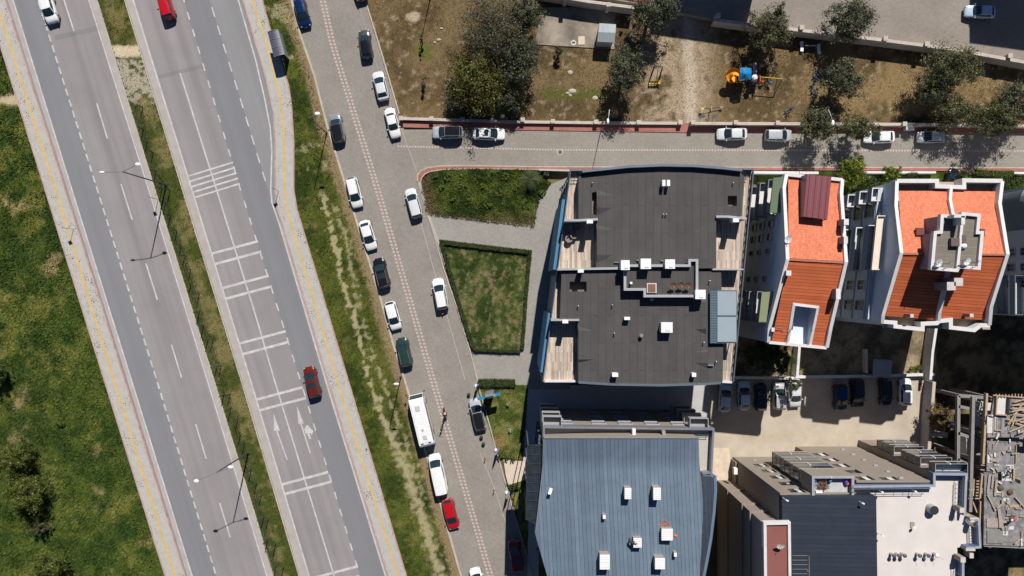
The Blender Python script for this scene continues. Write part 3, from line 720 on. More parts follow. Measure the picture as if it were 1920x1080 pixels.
for px, py, w_, h_, z, hh in ((1176, 597, 10, 5, 16.2, .9), (1153.5, 703, 10.5, 6.5, 16.3, .9), (1301.5, 703, 7, 6.5, 16.2, .8), (1183.5, 530.5, 3.5, 3.5, 16.8, .7), (1247.4-2.6, 343, 5, 10.5, 16.5, 1.1), (1253.5, 343, 5, 10.5, 16.5, 1.1),
                          (1106, 415.5, 10.5, 5.5, 17., 1.2), (1089, 508, 10, 5.5, 16.8, 1.2), (1060, 603, 10, 5.5, 16.7, 1.2), (1380, 413, 10.5, 6, 16.8, 1.4)):
    m = MB(); boxpx(m, px, py, z, w_, h_, hh); boxpx(m, px, py, z+.05, w_+.8, h_+.8, .08); part(m, 'chimney', m_boxw, bA)
for px, py, r_ in ((1223, 561, .22), (1203, 630, .24)):
    x, y = P2(px, py, 16.1); m = MB(); m.cyl((x, y), r_*.7, zR-.3, 15.9); m.cyl((x, y), r_*1.15, 15.9, 16.1, r2=r_*.7); part(m, 'roof_vent', m_alu, bA)
m = MB(); boxpx(m, 1222, 540, 16.4, 18, 18, .5, 0, 0); boxpx(m, 1222, 540, 16.46, 14.5, 15, .12, 0, 1); part(m, 'roof_hatch', [m_whitecop, m_brown], bA)
for px, py in ((1262, 536), (1277, 535), (1290, 536)): dish(bA, px, py, 16.9, .45, math.radians(-75), m_brown)
m = MB()
for px, py, a in ((1111, 343, .5), (1375, 343, .3), (1084, 574, .5), (1148, 572, .4), (1152, 625, .4), (1343, 678, .3), (1320, 642, .4), (1244, 402, 0), (1249, 402, 0), (1331, 527, 0)):
    x, y = P2(px, py, zR+.3); m.cyl((x, y), .06, zR-.1, zR+.35, 8); m.ball((x, y, zR+.38), .1, 8, 4)
for px, py, w_, h_ in ((1333, 685, 11, 2.), (1156, 492, 9, 1.5), (1196, 488, 5, 1.5), (1242, 489, 6, 1.5)): boxpx(m, px, py, zR+.25, w_, h_, .3)
part(m, 'roof_pipe', m_alu, bA)
# crickets: low felt wedges that drain the roof beside the terraces
def cricket(xa, xb, ys, z):
    y0, y1, y2, y3 = ys; m = MB(); h = .34
    A, B, C_, D = P(xa, y0, z), P(xb, y1, z), P(xb, y2, z), P(xa, y3, z); A2, D2 = P(xa, y1, z+h), P(xa, y2, z+h)
    f = [(0, 4, 1), (4, 5, 2, 1), (5, 3, 2), (0, 3, 5, 4)]; m.add([A, B, C_, D, A2, D2], f); part(m, 'roof_cricket', m_felt, bA)
cricket(1119, 1150, (422, 430, 478, 493), zR+.01); cricket(1119, 1150, (356, 366, 389, 404), zR+.01); cricket(1084.5, 1112, (612, 620, 674, 680), zR-.09); cricket(1324, 1303, (560, 566, 617, 627), zR-.09); cricket(1327, 1304, (655, 660, 680, 692), zR-.09)
# metal canopy over the east terrace
zc = 16.
m = MB()
def quadpx(m, x0, y0, x1, y1, z, th, mi=0): m.prism([P2(x0, y0, z), P2(x1, y0, z), P2(x1, y1, z), P2(x0, y1, z)], z-th, z, mi, bottom=True)
quadpx(m, 1331.5, 544, 1345, 643.5, zc, .15, 1); quadpx(m, 1345.2, 546.5, 1380.5, 591.5, zc+.10, .15, 0); quadpx(m, 1345.2, 594.5, 1380.5, 641, zc+.10, .15, 0)
quadpx(m, 1345.1, 544, 1382, 643.5, zc-.02, .2, 2)
for px, py in ((1334, 546), (1380, 546), (1334, 641), (1380, 641)):
    x, y = P2(px, py, zc-.2); m.box((x, y, (zc+zD)/2-.2), (.12, .12, zc-zD-.4), 0, 2)
part(m, 'canopy', [M('pale_blue_panel', (.30, .36, .40), .4, .1, .03, .5), stripes('corrugated_blue', (.10, .15, .19), (.05, .075, .10), 0, .32, .35, .5, .2, .02), m_steel], bA)
# wicker set on the terrace
WORLD[0] = False
m_wick = M('grey_wicker', (.21, .18, .165), .8, var=.3, scale=12., coord='obj')
def wicker_chair(name, px, py, face, label):
    x, y = P2(px, py, zD+.5); t = thing(name, (x, y, zD), label, 'armchair', 'wicker seats on the roof terrace', face)
    m = MB(); m.cyl((0, 0), .36, .12, .40, 16); 
    m.build('seat', m_wick, t); t_ = MB(); R_ = .42
    pts = [(R_*math.cos(a), R_*math.sin(a), .72+.08*math.cos(a-math.pi)) for a in [math.radians(q) for q in range(60, 301, 15)]]
    t_.wall(pts, .14, .1); b = t_.build('backrest', m_wick, t); return t
for o in ():
    pass
m = MB(); x, y = P2(1069.5, 428, zD+.5); tb = thing('wicker_table', (x, y, zD), 'oblong grey wicker table beside the armchairs on the top left roof terrace', 'table')
m = MB(); m.box((0, 0, .46), (.66, 1.0, .08)); m.build('tabletop', m_wick, tb); m = MB()
for sx in (-1, 1):
    for sy in (-1, 1):
        m = MB(); m.box((sx*.27, sy*.43, .21), (.07, .07, .42)); m.build('leg', m_wick, tb)
wicker_chair('wicker_armchair', 1082, 427.5, math.radians(200), 'round backed wicker armchair right of the oblong wicker table on the roof terrace')
wicker_chair('wicker_armchair', 1076, 441, math.radians(10), 'small wicker armchair just below the oblong table on the roof terrace')
wicker_chair('wicker_armchair', 1066.5, 448, math.radians(40), 'wicker armchair nearest the terrace edge, lowest of the set')

WORLD[0] = True
# ------------------------------------------------------------------ B: blue metal roofed block
bB = thing('apartment_block', P2(1175, 940, 14)+(0,), 'apartment block with a curved blue standing seam metal roof, lower middle of the photo', 'apartment building')
m_seam = stripes('blue_standing_seam', (.172, .228, .288), (.06, .085, .115), math.pi/2-.05, .50, .11, .42, .2, .12, 0, .4)
m_seamd = stripes('dark_standing_seam', (.06, .075, .10), (.03, .04, .06), math.pi/2-.06, .54, .12, .45, .2, .08, 0, .4)
m_gutb = M('blue_gutter', (.16, .225, .30), .4, .3, .06)
B_out = [(1018, 799), (1338, 803), (1335, 890), (1345, 897), (1340, 960), (1328, 1040), (1318, 1090), (1300, 1240), (1060, 1240), (1030, 1090), (1006, 1000), (1018, 872)]
m = MB(); m.prism(pxs(B_out, 13.2), 0, 12.4, 0, 1); part(m, 'wall', [m_taupe, M('terrace_tiles', (.42, .39, .36), .8, var=.06)], bB)
Bq = pxs(B_out, 13.2)
m = MB(); m.wall([P(x, y, 13.5) for x, y in ((1019, 828), (1020, 801), (1338, 805), (1334, 886), (1318, 889))], .26, 12.3); part(m, 'parapet', [M('pale_metal_coping', (.22, .24, .275), .4, .3, .08)], bB)
def zB(px, py):
    t = (px-1170)/160; z = 15.2-1.3*t*t
    if py < 870: z += (870-py)*.0075
    return z
def zBx(x, y):
    t = (x/(S*.855)-210)/160; py = 540-y/(S*.855); z = 15.2-1.2*t*t
    return z+max(0, 870-py)*.018
RW_ = Line((1020, 822), (1019, 870), (1003, 1000), (1026, 1080), (1060, 1200)); RE_ = Line((1310, 822), (1311, 869), (1311.5, 871), (1317, 920), (1318, 970), (1312, 1080), (1300, 1200))
m = MB(); yy = [822, 834, 846, 858, 870, 885, 900, 925, 950, 975, 1000, 1020, 1040, 1060, 1080, 1110, 1150, 1200]
def Bf(u, v):
    k = v*(len(yy)-1); i = min(int(k), len(yy)-2); y = lerp(yy[i], yy[i+1], k-i)
    return PP(lerp(RW_(y), RE_(y), u), y, zBx)
m.grid(lambda u, v: Bf(u, v), 32, len(yy)-1)
# skirt down to the wall
for u in (0, 1):
    top = [Bf(u, k/(len(yy)-1)) for k in range(len(yy))]; m.strip(top, [(p[0], p[1], 12.3) for p in top], 1)
top = [Bf(k/32, 0) for k in range(33)]; m.strip(top, [(p[0], p[1], 12.3) for p in top], 1)
part(m, 'roof', [m_seam, m_taupe], bB, 'curved blue grey standing seam roof', True)
# lower dark side panel and curved gutter on the right
m = MB(); GE = Line((1341, 897), (1342, 920), (1339, 960), (1333, 1010), (1326, 1050), (1318, 1090), (1300, 1200)); ys_ = [893, 905, 920, 940, 960, 985, 1010, 1030, 1050, 1070, 1090, 1140, 1200]
m.strip([PP(RE_(y)+.3, y, lambda a, b: zBx(a, b)-.12) for y in ys_], [P(GE(y)-2, y, 13.25) for y in ys_]); part(m, 'side_roof', m_seamd, bB)
m = MB(); m.wall([P(GE(y), y, 13.4) for y in ys_], .38, 12.4); m.wall([P(1318, 893, 13.4), P(1340, 893.5, 13.4)], .3, 12.4); part(m, 'gutter', m_gutb, bB)
m = MB(); m.prism(pxs([(1297, 825), (1310, 825), (1310, 868), (1302, 868)], 14.75), 14.3, 14.75+.02); 
m = MB(); m.tube([Vector(Bf(k/16, 0))+Vector((0, .05, .03)) for k in range(17)], .07); m.tube([P(1019, 823, 15.1), P(1018, 872, 14.6), P(1004, 1000, 14.2)], .06); part(m, 'roof_edge', m_alu, bB)
m_tanb = M('tan_box_side', (.30, .265, .235), .8, var=.06)
for i, (px, py, w_, h_, hh) in enumerate(((1177.5, 925.5, 12, 20, 1.25), (1232, 926, 13.5, 22, 1.45), (1134, 1054, 18, 27, 1.3), (1237.5, 1057, 18, 20, 1.35), (1251, 1002.5, 20.5, 21, .9), (1195.5, 1018, 15, 17, .9))):
    x, y = P2(px, py, 15.8); z0 = zBx(x, y); m = MB(); boxpx(m, px, py, z0+hh, w_, h_, hh+.5, 0, 1); boxpx(m, px, py, z0+hh+.07, w_+.6, h_+.6, .07, 0, 0)
    for k in range(5): boxpx(m, px, py-h_*.36+k*h_*.18, z0+hh+.095, w_*.94, 1.0, .05, 0, 2)
    part(m, 'ventilation_box', [m_boxw, m_tanb, M('vent_rib', (.6, .6, .6), .5)], bB)
for px, py in ((1133, 969), (1266.5, 1040)):
    x, y = P2(px, py, 15.6); z0 = zBx(x, y); m = MB(); boxpx(m, px, py, z0+.7, 6, 8, 1.0, 0, 1); boxpx(m, px, py+.5, z0+.76, 5.2, 7, .08); part(m, 'roof_vent', [m_boxw, m_tanb], bB)
m = MB(); x, y = P2(1031.5, 921, 15); z0 = zBx(x, y); m.box((x, y, z0+.7), (.42, .75, .35), -.3); m.box((x, y, z0+.3), (.08, .08, .6)); part(m, 'floodlight', [m_boxw], bB)
for fl in range(4):
    for t in (.14, .34, .5, .66, .82): window(bB, Bq[0], Bq[1], t, .9+3.05*fl, 1.7, 1.3, 1)
# balconies at both corners of the north facade
m_lightsl = M('balcony_slab', (.30, .285, .27), .8, var=.05)
for fl in range(4):
    z = 3.1*(fl+1)
    for cx0, cx1 in ((.0, .11), (.86, .97)):
        a = Vector(Bq[0]); b = Vector(Bq[1]); p = a.lerp(b, cx0); q = a.lerp(b, cx1); m = MB()
        m.prism([tuple(p), tuple(q), (q.x, q.y+1.3), (p.x, p.y+1.3)], z-.22, z-.02, bottom=True); bl = part(m, 'balcony', m_lightsl, bB)
        m = MB(); m.wall([(p.x+.05, p.y, z+.85), (p.x+.05, p.y+1.25, z+.85), (q.x-.05, q.y+1.25, z+.85), (q.x-.05, q.y, z+.85)], .08, z-.02); m.build('railing', m_greycop, bl)
# west face: steel balconies with white frames in shade
m = MB()
for fl in range(4):
    z = 3.05*(fl+1)
    for y0, y1 in ((818, 860), (880, 930), (940, 985)):
        p = Vector(P2(lerp(1019, 1006, (y0-820)/180), y0, 13)); q = Vector(P2(lerp(1019, 1006, (y1-820)/180), y1, 13))
        m.prism([tuple(p), tuple(q), (q.x-.6, q.y), (p.x-.6, p.y)], z-.15, z, bottom=True)
        m.wall([(p.x, p.y, z+.9), (p.x-.57, p.y, z+.9), (q.x-.57, q.y, z+.9), (q.x, q.y, z+.9)], .05, z+.84)
        part(m, 'balcony', M('steel_frame', (.10, .12, .15), .5, .2), bB); m = MB()
# steel and glass terrace roof along the west face
m = MB(); m.prism([P2(989, 835, 14.0), P2(1019, 833, 14.0), P2(1013, 930, 14.0), P2(1004, 985, 14.0), P2(986, 975, 14.0)], 13.7, 13.85, bottom=True); part(m, 'terrace_roof', M('dark_glazing', (.025, .032, .042), .25, .1, .3, 1.5), bB)
m = MB()
for k in range(9):
    x0 = lerp(989, 986, k/8); y = lerp(836, 974, k/8); m.tube([P(x0, y, 13.95), P(lerp(1018, 1005, k/8), y-1, 13.95)], .022, 5)
m.tube([P(989, 835, 13.95), P(986, 975, 13.95)], .06, 5); part(m, 'terrace_roof_frame', m_dark, bB)
for k in range(4):
    x, y = P2(lerp(989, 986, k/3), lerp(836, 973, k/3), 14.0); m = MB(); m.box((x+.1, y, 6.85), (.12, .12, 13.7)); part(m, 'post', m_steel, bB)
# terrace clutter
m = MB(); boxpx(m, 1189, 811, 14.0, 6, 13, 1.4); part(m, 'chimney', m_boxw, bB); m = MB(); boxpx(m, 1245, 812, 13.9, 6, 9, 1.3, .15); part(m, 'chimney', m_tanb, bB)
m = MB(); m.wall([P(x, 816, 13.2) for x in (1024, 1330)], .04, 13.14); m.wall([P(x, 816, 12.8) for x in (1024, 1330)], .03, 12.76)
for k in range(20): p = P(1024+k*16, 816, 13.2); m.box((p[0], p[1], 12.8), (.04, .04, .8))
part(m, 'railing', m_alu, bB)

# ------------------------------------------------------------------ C, D: white blocks with tiled gable roofs
m_tile = stripes('orange_roof_tiles', (.63, .200, .112), (.48, .145, .08), 0.09, .34, .12, .9, 0., .16, .22, .12); m_tile2 = stripes('orange_tile_rows', (.55, .138, .055), (.19, .055, .028), .07, .40, .15, .9, 0., .12, 0, .12)
m_flash = M('maroon_flashing', (.17, .05, .045), .6, var=.08)
m_beige = M('beige_tiles', (.37, .29, .22), .85, var=.08, scale=1.2)
def roof_plane(p, q, r):
    A = Vector(q)-Vector(p); B = Vector(r)-Vector(p); n = A.cross(B)
    return lambda x, y: p[2]-(n.x*(x-p[0])+n.y*(y-p[1]))/n.z
def slope(parent, corners, holes=(), name='roof', mats=None, depth=2.2, ribs=None):
    """tiled slope given by 4 corners (px,py,z): ridge a,b then eave c,d"""
    C = [P(*c) for c in corners]; zf = roof_plane(C[0], C[1], C[2]); m = MB()
    outer = [(c[0], c[1], zf(c[0], c[1])) for c in C]
    hs = [[PP(x, y, zf) for x, y in h] for h in holes]
    m.cap(outer, hs, 0)
    for h in hs:
        k = len(h); zb = min(p[2] for p in h)-depth+1.0
        m.add(h+[(p[0], p[1], zb) for p in h], [(i, (i+1) % k, k+(i+1) % k, k+i) for i in range(k)], 1); m.add([(p[0], p[1], zb) for p in h], [tuple(range(k))], 2)
    if ribs:   # raised tile courses parallel to the ridge
        a, b, c, d = [Vector(o) for o in outer]
        for i in range(1, ribs):
            t = i/ribs; p = a.lerp(d, t); q = b.lerp(c, t)
            if hs:
                continue
            n = (b-a).cross(d-a).normalized(); n = n if n.z > 0 else -n
            dn = (d-a).normalized()*.10
            m.add([p+n*.012-dn*1.8, q+n*.012-dn*1.8, q+n*.035+dn*.2, p+n*.035+dn*.2, p+dn*.22, q+dn*.22], [(0, 1, 2, 3), (3, 2, 5, 4)], 0)
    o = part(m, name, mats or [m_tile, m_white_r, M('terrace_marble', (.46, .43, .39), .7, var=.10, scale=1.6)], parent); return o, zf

bC = thing('apartment_block', P2(1500, 480, 12)+(0,), 'narrow white apartment block, its orange tiled gable roof topped by a maroon metal lean-to', 'apartment building')
zE = 15.4; zRg = 18.5
CW = [(1475, 326, zE), (1470.5, 352, 16.2), (1477, 486, zRg), (1443, 615, 16.0), (1441, 642, zE)]; CE = [(1580, 336, zE), (1578, 362, 16.2), (1587, 491, zRg), (1558, 615, 16.2), (1551, 652, zE)]
w3 = [P(*p) for p in CW]; e3 = [P(*p) for p in CE]
m = MB(); foot = [w3[0][:2], w3[4][:2], e3[4][:2], e3[0][:2]]; m.prism(foot, 0, 14.0, 0)
for a in (w3, e3):
    n = len(a); m.add([(p[0], p[1], 13.9) for p in a]+[(p[0], p[1], p[2]-.25) for p in a], [(i, i+1, n+i+1, n+i) for i in range(n-1)], 0)
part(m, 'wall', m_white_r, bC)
slope(bC, [(1479, 484, 18.2), (1584, 490, 18.2), (1578, 340, 15.0), (1478, 332, 15.0)])
_, zfC = slope(bC, [(1479, 487.6, 18.2), (1584, 493.4, 18.2), (1551, 650, 15.0), (1446, 641, 15.0)], [[(1488, 571, ), (1533, 576), (1519, 646), (1475.5, 643)]], depth=2.6, mats=[m_tile2, m_white_r, M('terrace_marble', (.46, .43, .39), .7, var=.10, scale=1.6)])
m = MB(); m.wall(w3, .42, h=.8); m.wall(e3, .42, h=.8); m.wall([P(1475, 327, zE-.03), P(1512, 331, zE-.03)], .42, h=.9); m.wall([P(1556, 334.5, zE-.03), P(1580, 337, zE-.03)], .42, h=.9); m.wall([P(1442, 642, zE-.03), P(1550, 652.5, zE-.03)], .36, h=.9)
part(m, 'parapet', m_whitecop, bC)
m = MB(); m.wall([PP(1479, 486.5, lambda x, y: 18.3), PP(1584, 492.3, lambda x, y: 18.3)], .25, 18.1); part(m, 'ridge', M('ridge_tiles', (.36, .14, .09), .85, var=.15, scale=4), bC)
m = MB(); m.wall([PP(x, y, lambda a, b: zfC(a, b)+.18) for x, y in ((1477, 645), (1489, 570.5), (1534, 576), (1519, 648))], .34, h=.5); part(m, 'terrace_kerb', m_whitecop, bC)
m = MB(); boxpx(m, 1484, 612, 14.9, 7, 13, .8, -.2); part(m, 'chest', M('dark_bin', (.09, .085, .08), .6), bC)
m = MB(); m.tube([PP(x, y, lambda a, b: zfC(a, b)+.5) for x, y in ((1476, 643), (1478, 628), (1485, 613))], .035); m.tube([PP(x, y, lambda a, b: zfC(a, b)+.5) for x, y in ((1516, 645), (1517, 630), (1525, 618))], .035); m.tube([PP(x, y, lambda a, b: zfC(a, b)+.3) for x, y in ((1450, 619), (1458, 614), (1468, 615), (1472, 618))], .03); part(m, 'railing', m_alu, bC)
# maroon lean-to
zm = 17.75
m = MB(); q = [P(1513, 327, zm-.5), P(1559, 331.5, zm-.5), P(1551, 411.5, zm), P(1506, 406, zm)]
m.add(q+[(p[0], p[1], p[2]-.14) for p in q], [(3, 2, 1, 0), (0, 1, 5, 4), (1, 2, 6, 5), (2, 3, 7, 6), (3, 0, 4, 7), (4, 5, 6, 7)], 0)
for i in range(1, 8): 
    t = i/8; a = Vector(q[0]).lerp(Vector(q[1]), t); b = Vector(q[3]).lerp(Vector(q[2]), t); m.tube([a+Vector((0, 0, .02)), b+Vector((0, 0, .02))], .03, 4, 0 if i % 2 else 1)
part(m, 'lean_to_roof', [M('maroon_sheet', (.155, .035, .048), .5, .1, .05), M('maroon_rib', (.30, .17, .17), .5)], bC)
m = MB()
for a, b in ((0, 1), (2, 3)):
    for t in (.03, .5, .97):
        p = Vector(q[a]).lerp(Vector(q[b]), t); zz = 14.9 if a == 0 else 16.2; m.box((p.x, p.y, (p.z+zz)/2), (.1, .1, p.z-zz-.1))
p, s_ = Vector(q[0]), Vector(q[3]); m.add([(p.x+.1, p.y, p.z-.15), (s_.x+.1, s_.y, s_.z-.15), (s_.x+.1, s_.y, 16.2), (p.x+.1, p.y, 14.8)], [(0, 1, 2, 3)], 1)
part(m, 'lean_to_frame', [m_dark, M('grey_blue_sheet', (.18, .22, .28), .4, .2)], bC)
for px, py, z, w_, h_, hh in ((1479, 512, 18.6, 9, 9, 1.2), (1449.5, 618, 16.3, 5, 7, .7), (1587, 416, 18.5, 8.5, 11, 1.9), (1586, 450, 18.9, 7, 13, 1.6), (1572, 551, 18.3, 8, 19, 1.8)):
    m = MB(); boxpx(m, px, py, z, w_, h_, hh, 0, 1); boxpx(m, px, py, z+.06, w_+.5, h_+.5, .06, 0, 0); part(m, 'chimney', [m_whitecop, M('mauve_render', (.24, .21, .24), .85)], bC)
dish(bC, 1478, 449, 18.4, .5, math.radians(-60), m_boxw, up=.6)
for zz in (2.2, 5.2, 8.2, 11.4):
    for t in (.28, .36, .45, .62, .72): window(bC, w3[0], w3[4], t, zz, .55 if t > .4 else .8, .9 if t > .4 else 1.3, -1)
# west balconies with green awnings
m_green = M('green_awning', (.13, .17, .105), .8, var=.06); m_oliv = M('olive_awning', (.22, .25, .14), .8, var=.06); m_slabw = M('balcony_white', (.6, .59, .57), .8, var=.05)
def wbalc(t0, t1, z, dep, awn=None):
    a = Vector(w3[0][:2]); b = Vector(w3[4][:2]); p = a.lerp(b, t0); q_ = a.lerp(b, t1); m = MB()
    m.prism([tuple(p), tuple(q_), (q_.x-dep, q_.y), (p.x-dep, p.y)], z-.2, z, bottom=True); o = part(m, 'balcony', m_slabw, bC)
    m = MB(); m.wall([(p.x, p.y, z+.95), (p.x-dep+.06, p.y, z+.95), (q_.x-dep+.06, q_.y, z+.95), (q_.x, q_.y, z+.95)], .1, z); m.build('railing', m_greywall, o)
    if awn:
        m = MB(); zt = z+2.9; m.add([(p.x-.05, p.y, zt+.3), (q_.x-.05, q_.y, zt+.3), (q_.x-dep, q_.y, zt-.25), (p.x-dep, p.y, zt-.25), (q_.x-dep, q_.y, zt-.5), (p.x-dep, p.y, zt-.5)], [(3, 2, 1, 0), (3, 5, 4, 2)]); m.build('awning', awn, o)
for k, z in enumerate((3.2, 6.3, 9.4, 12.4)):
    wbalc(.02, .23, z, 1.5, m_green if k == 3 else None); wbalc(.70, .88, z, 1.4, m_oliv if k == 3 else None)

bD = thing('apartment_block', P2(1775, 480, 12)+(0,), 'wide white apartment block, two orange tiled gable roofs around a grey stair tower with dishes', 'apartment building')
DW = [(1682, 340, 16.0), (1680.5, 386, 17.0), (1690.5, 474, 18.9), (1656, 592, 16.4), (1655, 606, 16.0)]; DE = [(1880, 339, 16.0), (1875, 381, 16.9), (1890, 476, 18.9), (1859, 575, 16.9), (1856, 610, 16.0)]
DM = [(1784, 349, 16.0), (1782, 374, 16.5), (1788, 404, 17.2), (1790, 476, 18.9), (1778, 520, 18.2), (1762, 588, 16.4), (1761, 602, 16.0)]
w3 = [P(*p) for p in DW]; e3 = [P(*p) for p in DE]; d3 = [P(*p) for p in DM]
m = MB(); north = [(1682, 339), (1757, 339), (1757, 349), (1808, 351), (1808, 338), (1880, 339)]; south = [(1856, 610), (1839, 610), (1827, 619), (1783, 614), (1783, 600), (1761, 602), (1757, 606), (1730, 607), (1730, 617), (1679, 612), (1679, 605), (1655, 603)]
m.prism(pxs(north+south, 16), 0, 14.5)
for a in (w3, e3, d3):
    n = len(a); m.add([(p[0], p[1], 14.4) for p in a]+[(p[0], p[1], p[2]-.25) for p in a], [(i, i+1, n+i+1, n+i) for i in range(n-1)], 0)
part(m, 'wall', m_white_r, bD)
m = MB(); m.wall([P(x, y, 16.0) for x, y in north], .5, 14.4); m.wall([P(x, y, 16.0) for x, y in [(1761, 602), (1757, 606), (1730, 607), (1730, 617.5), (1679, 612), (1679, 605), (1655, 603)]], .5, 14.4); m.wall([P(x, y, 15.97) for x, y in south[:6]], .5, 14.4)
m.wall(w3, .44, h=.8); m.wall(e3, .44, h=.8); m.wall(d3, .38, h=.8); part(m, 'parapet', m_whitecop, bD)
m = MB(); m.prism(pxs([(1684, 341), (1880, 341), (1880, 357), (1684, 357)], 14.6), 14.2, 14.56); part(m, 'balcony_floor', m_beige, bD); m = MB(); m.prism(pxs([(1657, 588), (1857, 590), (1857, 618), (1657, 614)], 14.6), 14.2, 14.56); part(m, 'balcony_floor', m_beige, bD)
slope(bD, [(1692, 474, 18.6), (1789, 476, 18.6), (1781, 358, 15.6), (1684, 358, 15.6)]); slope(bD, [(1790, 475, 18.6), (1888, 476, 18.6), (1874, 359, 15.6), (1783, 358, 15.6)])
slope(bD, [(1692, 478, 18.6), (1789, 480, 18.6), (1756, 600, 15.6), (1659, 592, 15.6)], mats=[m_tile2]); slope(bD, [(1790, 479, 18.6), (1888, 480, 18.6), (1847, 600, 15.6), (1762, 596, 15.6)], mats=[m_tile2])
m = MB(); m.wall([P(1692, 475.5, 18.75), P(1789, 477.5, 18.75)], .25, 18.5); m.wall([P(1791, 476.5, 18.75), P(1888, 477.5, 18.75)], .25, 18.5); part(m, 'ridge', M('ridge_tiles_b', (.36, .14, .09), .85, var=.15, scale=4), bD)
zt = 21.0
tl = [(1767, 404.5), (1784, 406), (1806, 405), (1806, 400.5), (1836, 403.5), (1833, 436), (1842, 436), (1836, 503), (1798, 500), (1795, 507), (1748, 503), (1754, 436), (1765, 435)]
m_tf = stripes('tower_felt', (.19, .165, .135), (.24, .21, .18), .06, 1.02, .10, .9, 0., .06)
m = MB(); m.prism(pxs(tl, zt-.35), 15.5, zt-.35, 0, 1); m.wall([P(x, y, zt) for x, y in tl], .38, zt-.6, closed=True, mi=2); m.wall([P(x, y, zt) for x, y in ((1804, 420), (1799, 470), (1796, 500))], .34, zt-.5, mi=2)
part(m, 'stair_tower', [M('mauve_wall', (.27, .235, .26), .85), m_tf, m_whitecop], bD)
m = MB(); boxpx(m, 1800, 405, zt+1.2, 22, 6, 1.8); boxpx(m, 1806, 413, zt+1.2, 7, 16, 1.8); part(m, 'chimney', m_whitecop, bD)
m = MB(); boxpx(m, 1791.5, 454, zt+.15, 16, 15, .6); boxpx(m, 1808, 448, zt+.05, 8, 15, .4); part(m, 'roof_hatch', M('taupe_hatch', (.12, .09, .08), .7, var=.15, scale=3), bD)
m = MB(); p = P(1808, 461, zt); m.ball((p[0], p[1], zt-.2), (.45, .38, .3), 9, 5); part(m, 'tarp', m_boxw, bD)
dish(bD, 1761, 493, zt+.5, .50, math.radians(-45), m_boxw); dish(bD, 1814, 490, zt+.5, .50, math.radians(-50), m_boxw)
for px, py in ((1772, 494), (1825, 492), (1752, 493), (1802, 488)):
    p = P(px, py, zt); m = MB(); m.tube([(p[0], p[1], zt-.4), (p[0], p[1], zt+.9)], .03, 5); m.tube([(p[0]-.3, p[1]-.1, zt+.7), (p[0]+.35, p[1]+.15, zt+.75)], .025, 5); m.tube([(p[0]-.1, p[1]-.25, zt+.85), (p[0]+.1, p[1]+.25, zt+.85)], .02, 5); part(m, 'antenna', m_dark, bD)
for px, py, z, w_, h_, hh in ((1784, 536.5, 20.0, 16, 15, 2.6), (1797.5, 528.5, 20.0, 16, 14.5, 2.6), (1710, 592, 17.2, 6, 6, 1.7), (1822, 591.5, 17.2, 6.5, 6, 1.7)):
    m = MB(); boxpx(m, px, py, z, w_, h_, hh, 0, 1); boxpx(m, px, py, z+.06, w_+.6, h_+.6, .06, 0, 0); part(m, 'chimney', [M('pale_cap', (.50, .47, .45), .8), M('mauve_wall_b', (.22, .19, .20), .85)], bD)
for px, py in ((1726, 434), (1770, 420), (1843, 436)):
    m = MB(); zz = 17.7 if px != 1770 else 17.2
    if px == 1770: continue
    boxpx(m, px, py, zz+.35, 15 if px == 1726 else 8, 14, .3); part(m, 'roof_hatch', m_flash, bD)
m = MB(); boxpx(m, 1759, 424, 18.4, 14, 30, 1.3); part(m, 'dormer', m_flash, bD)
# west facade of D: pilasters, windows, balconies, awning
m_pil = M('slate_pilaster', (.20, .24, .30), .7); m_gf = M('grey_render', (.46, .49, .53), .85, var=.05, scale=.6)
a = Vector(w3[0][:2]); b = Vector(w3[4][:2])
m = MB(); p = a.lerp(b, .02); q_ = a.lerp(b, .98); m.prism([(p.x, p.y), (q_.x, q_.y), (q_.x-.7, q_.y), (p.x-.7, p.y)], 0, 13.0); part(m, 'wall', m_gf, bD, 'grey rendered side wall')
a2 = a-Vector((.7, 0)); b2 = b-Vector((.7, 0))
m = MB()
for zz in (3.2, 6.4, 9.6, 12.8):
    p = a2.lerp(b2, .02); q_ = a2.lerp(b2, .98); m.wall([(p.x, p.y, zz), (q_.x, q_.y, zz)], .16, zz-.24)
part(m, 'ledge', m_pil, bD)
for k, zz in enumerate((1.0, 4.2, 7.4, 10.4)):
    window(bD, a2, b2, .17, zz, 2.0, 1.7, -1, fw=.14); window(bD, a2, b2, .73, zz, 1.3, 1.6, -1, m_framew); window(bD, a2, b2, .88, zz, 1.2, 1.7, -1)
for k, zz in enumerate((3.2, 6.4, 9.6, 12.8)):
    for t0, t1, dep in ((.03, .12, 1.2), (.30, .62, 1.2)):
        p = a2.lerp(b2, t0); q_ = a2.lerp(b2, t1); m = MB(); m.prism([tuple(p), tuple(q_), (q_.x-dep, q_.y), (p.x-dep, p.y)], zz-.2, zz-.02, bottom=True); o = part(m, 'balcony', m_slabw, bD)
        m = MB(); m.wall([(p.x, p.y, zz+.95), (p.x-dep+.08, p.y, zz+.95), (q_.x-dep+.08, q_.y, zz+.95), (q_.x, q_.y, zz+.95)], .13, zz-.02, mi=0, mtop=1); m.build('railing', [m_pil, m_whitecop], o)
m = MB(); p = a2.lerp(b2, .24); q_ = a2.lerp(b2, .62); m.prism([tuple(p), tuple(q_), (q_.x-1.0, q_.y), (p.x-1.0, p.y)], 15.0, 15.12, bottom=True); m.wall([(p.x, p.y, 15.4), (p.x-1.0, p.y, 15.4), (q_.x-1.0, q_.y, 15.4), (q_.x, q_.y, 15.4)], .12, 15.0); part(m, 'awning', M('cream_awning', (.66, .58, .49), .8, var=.05), bD)

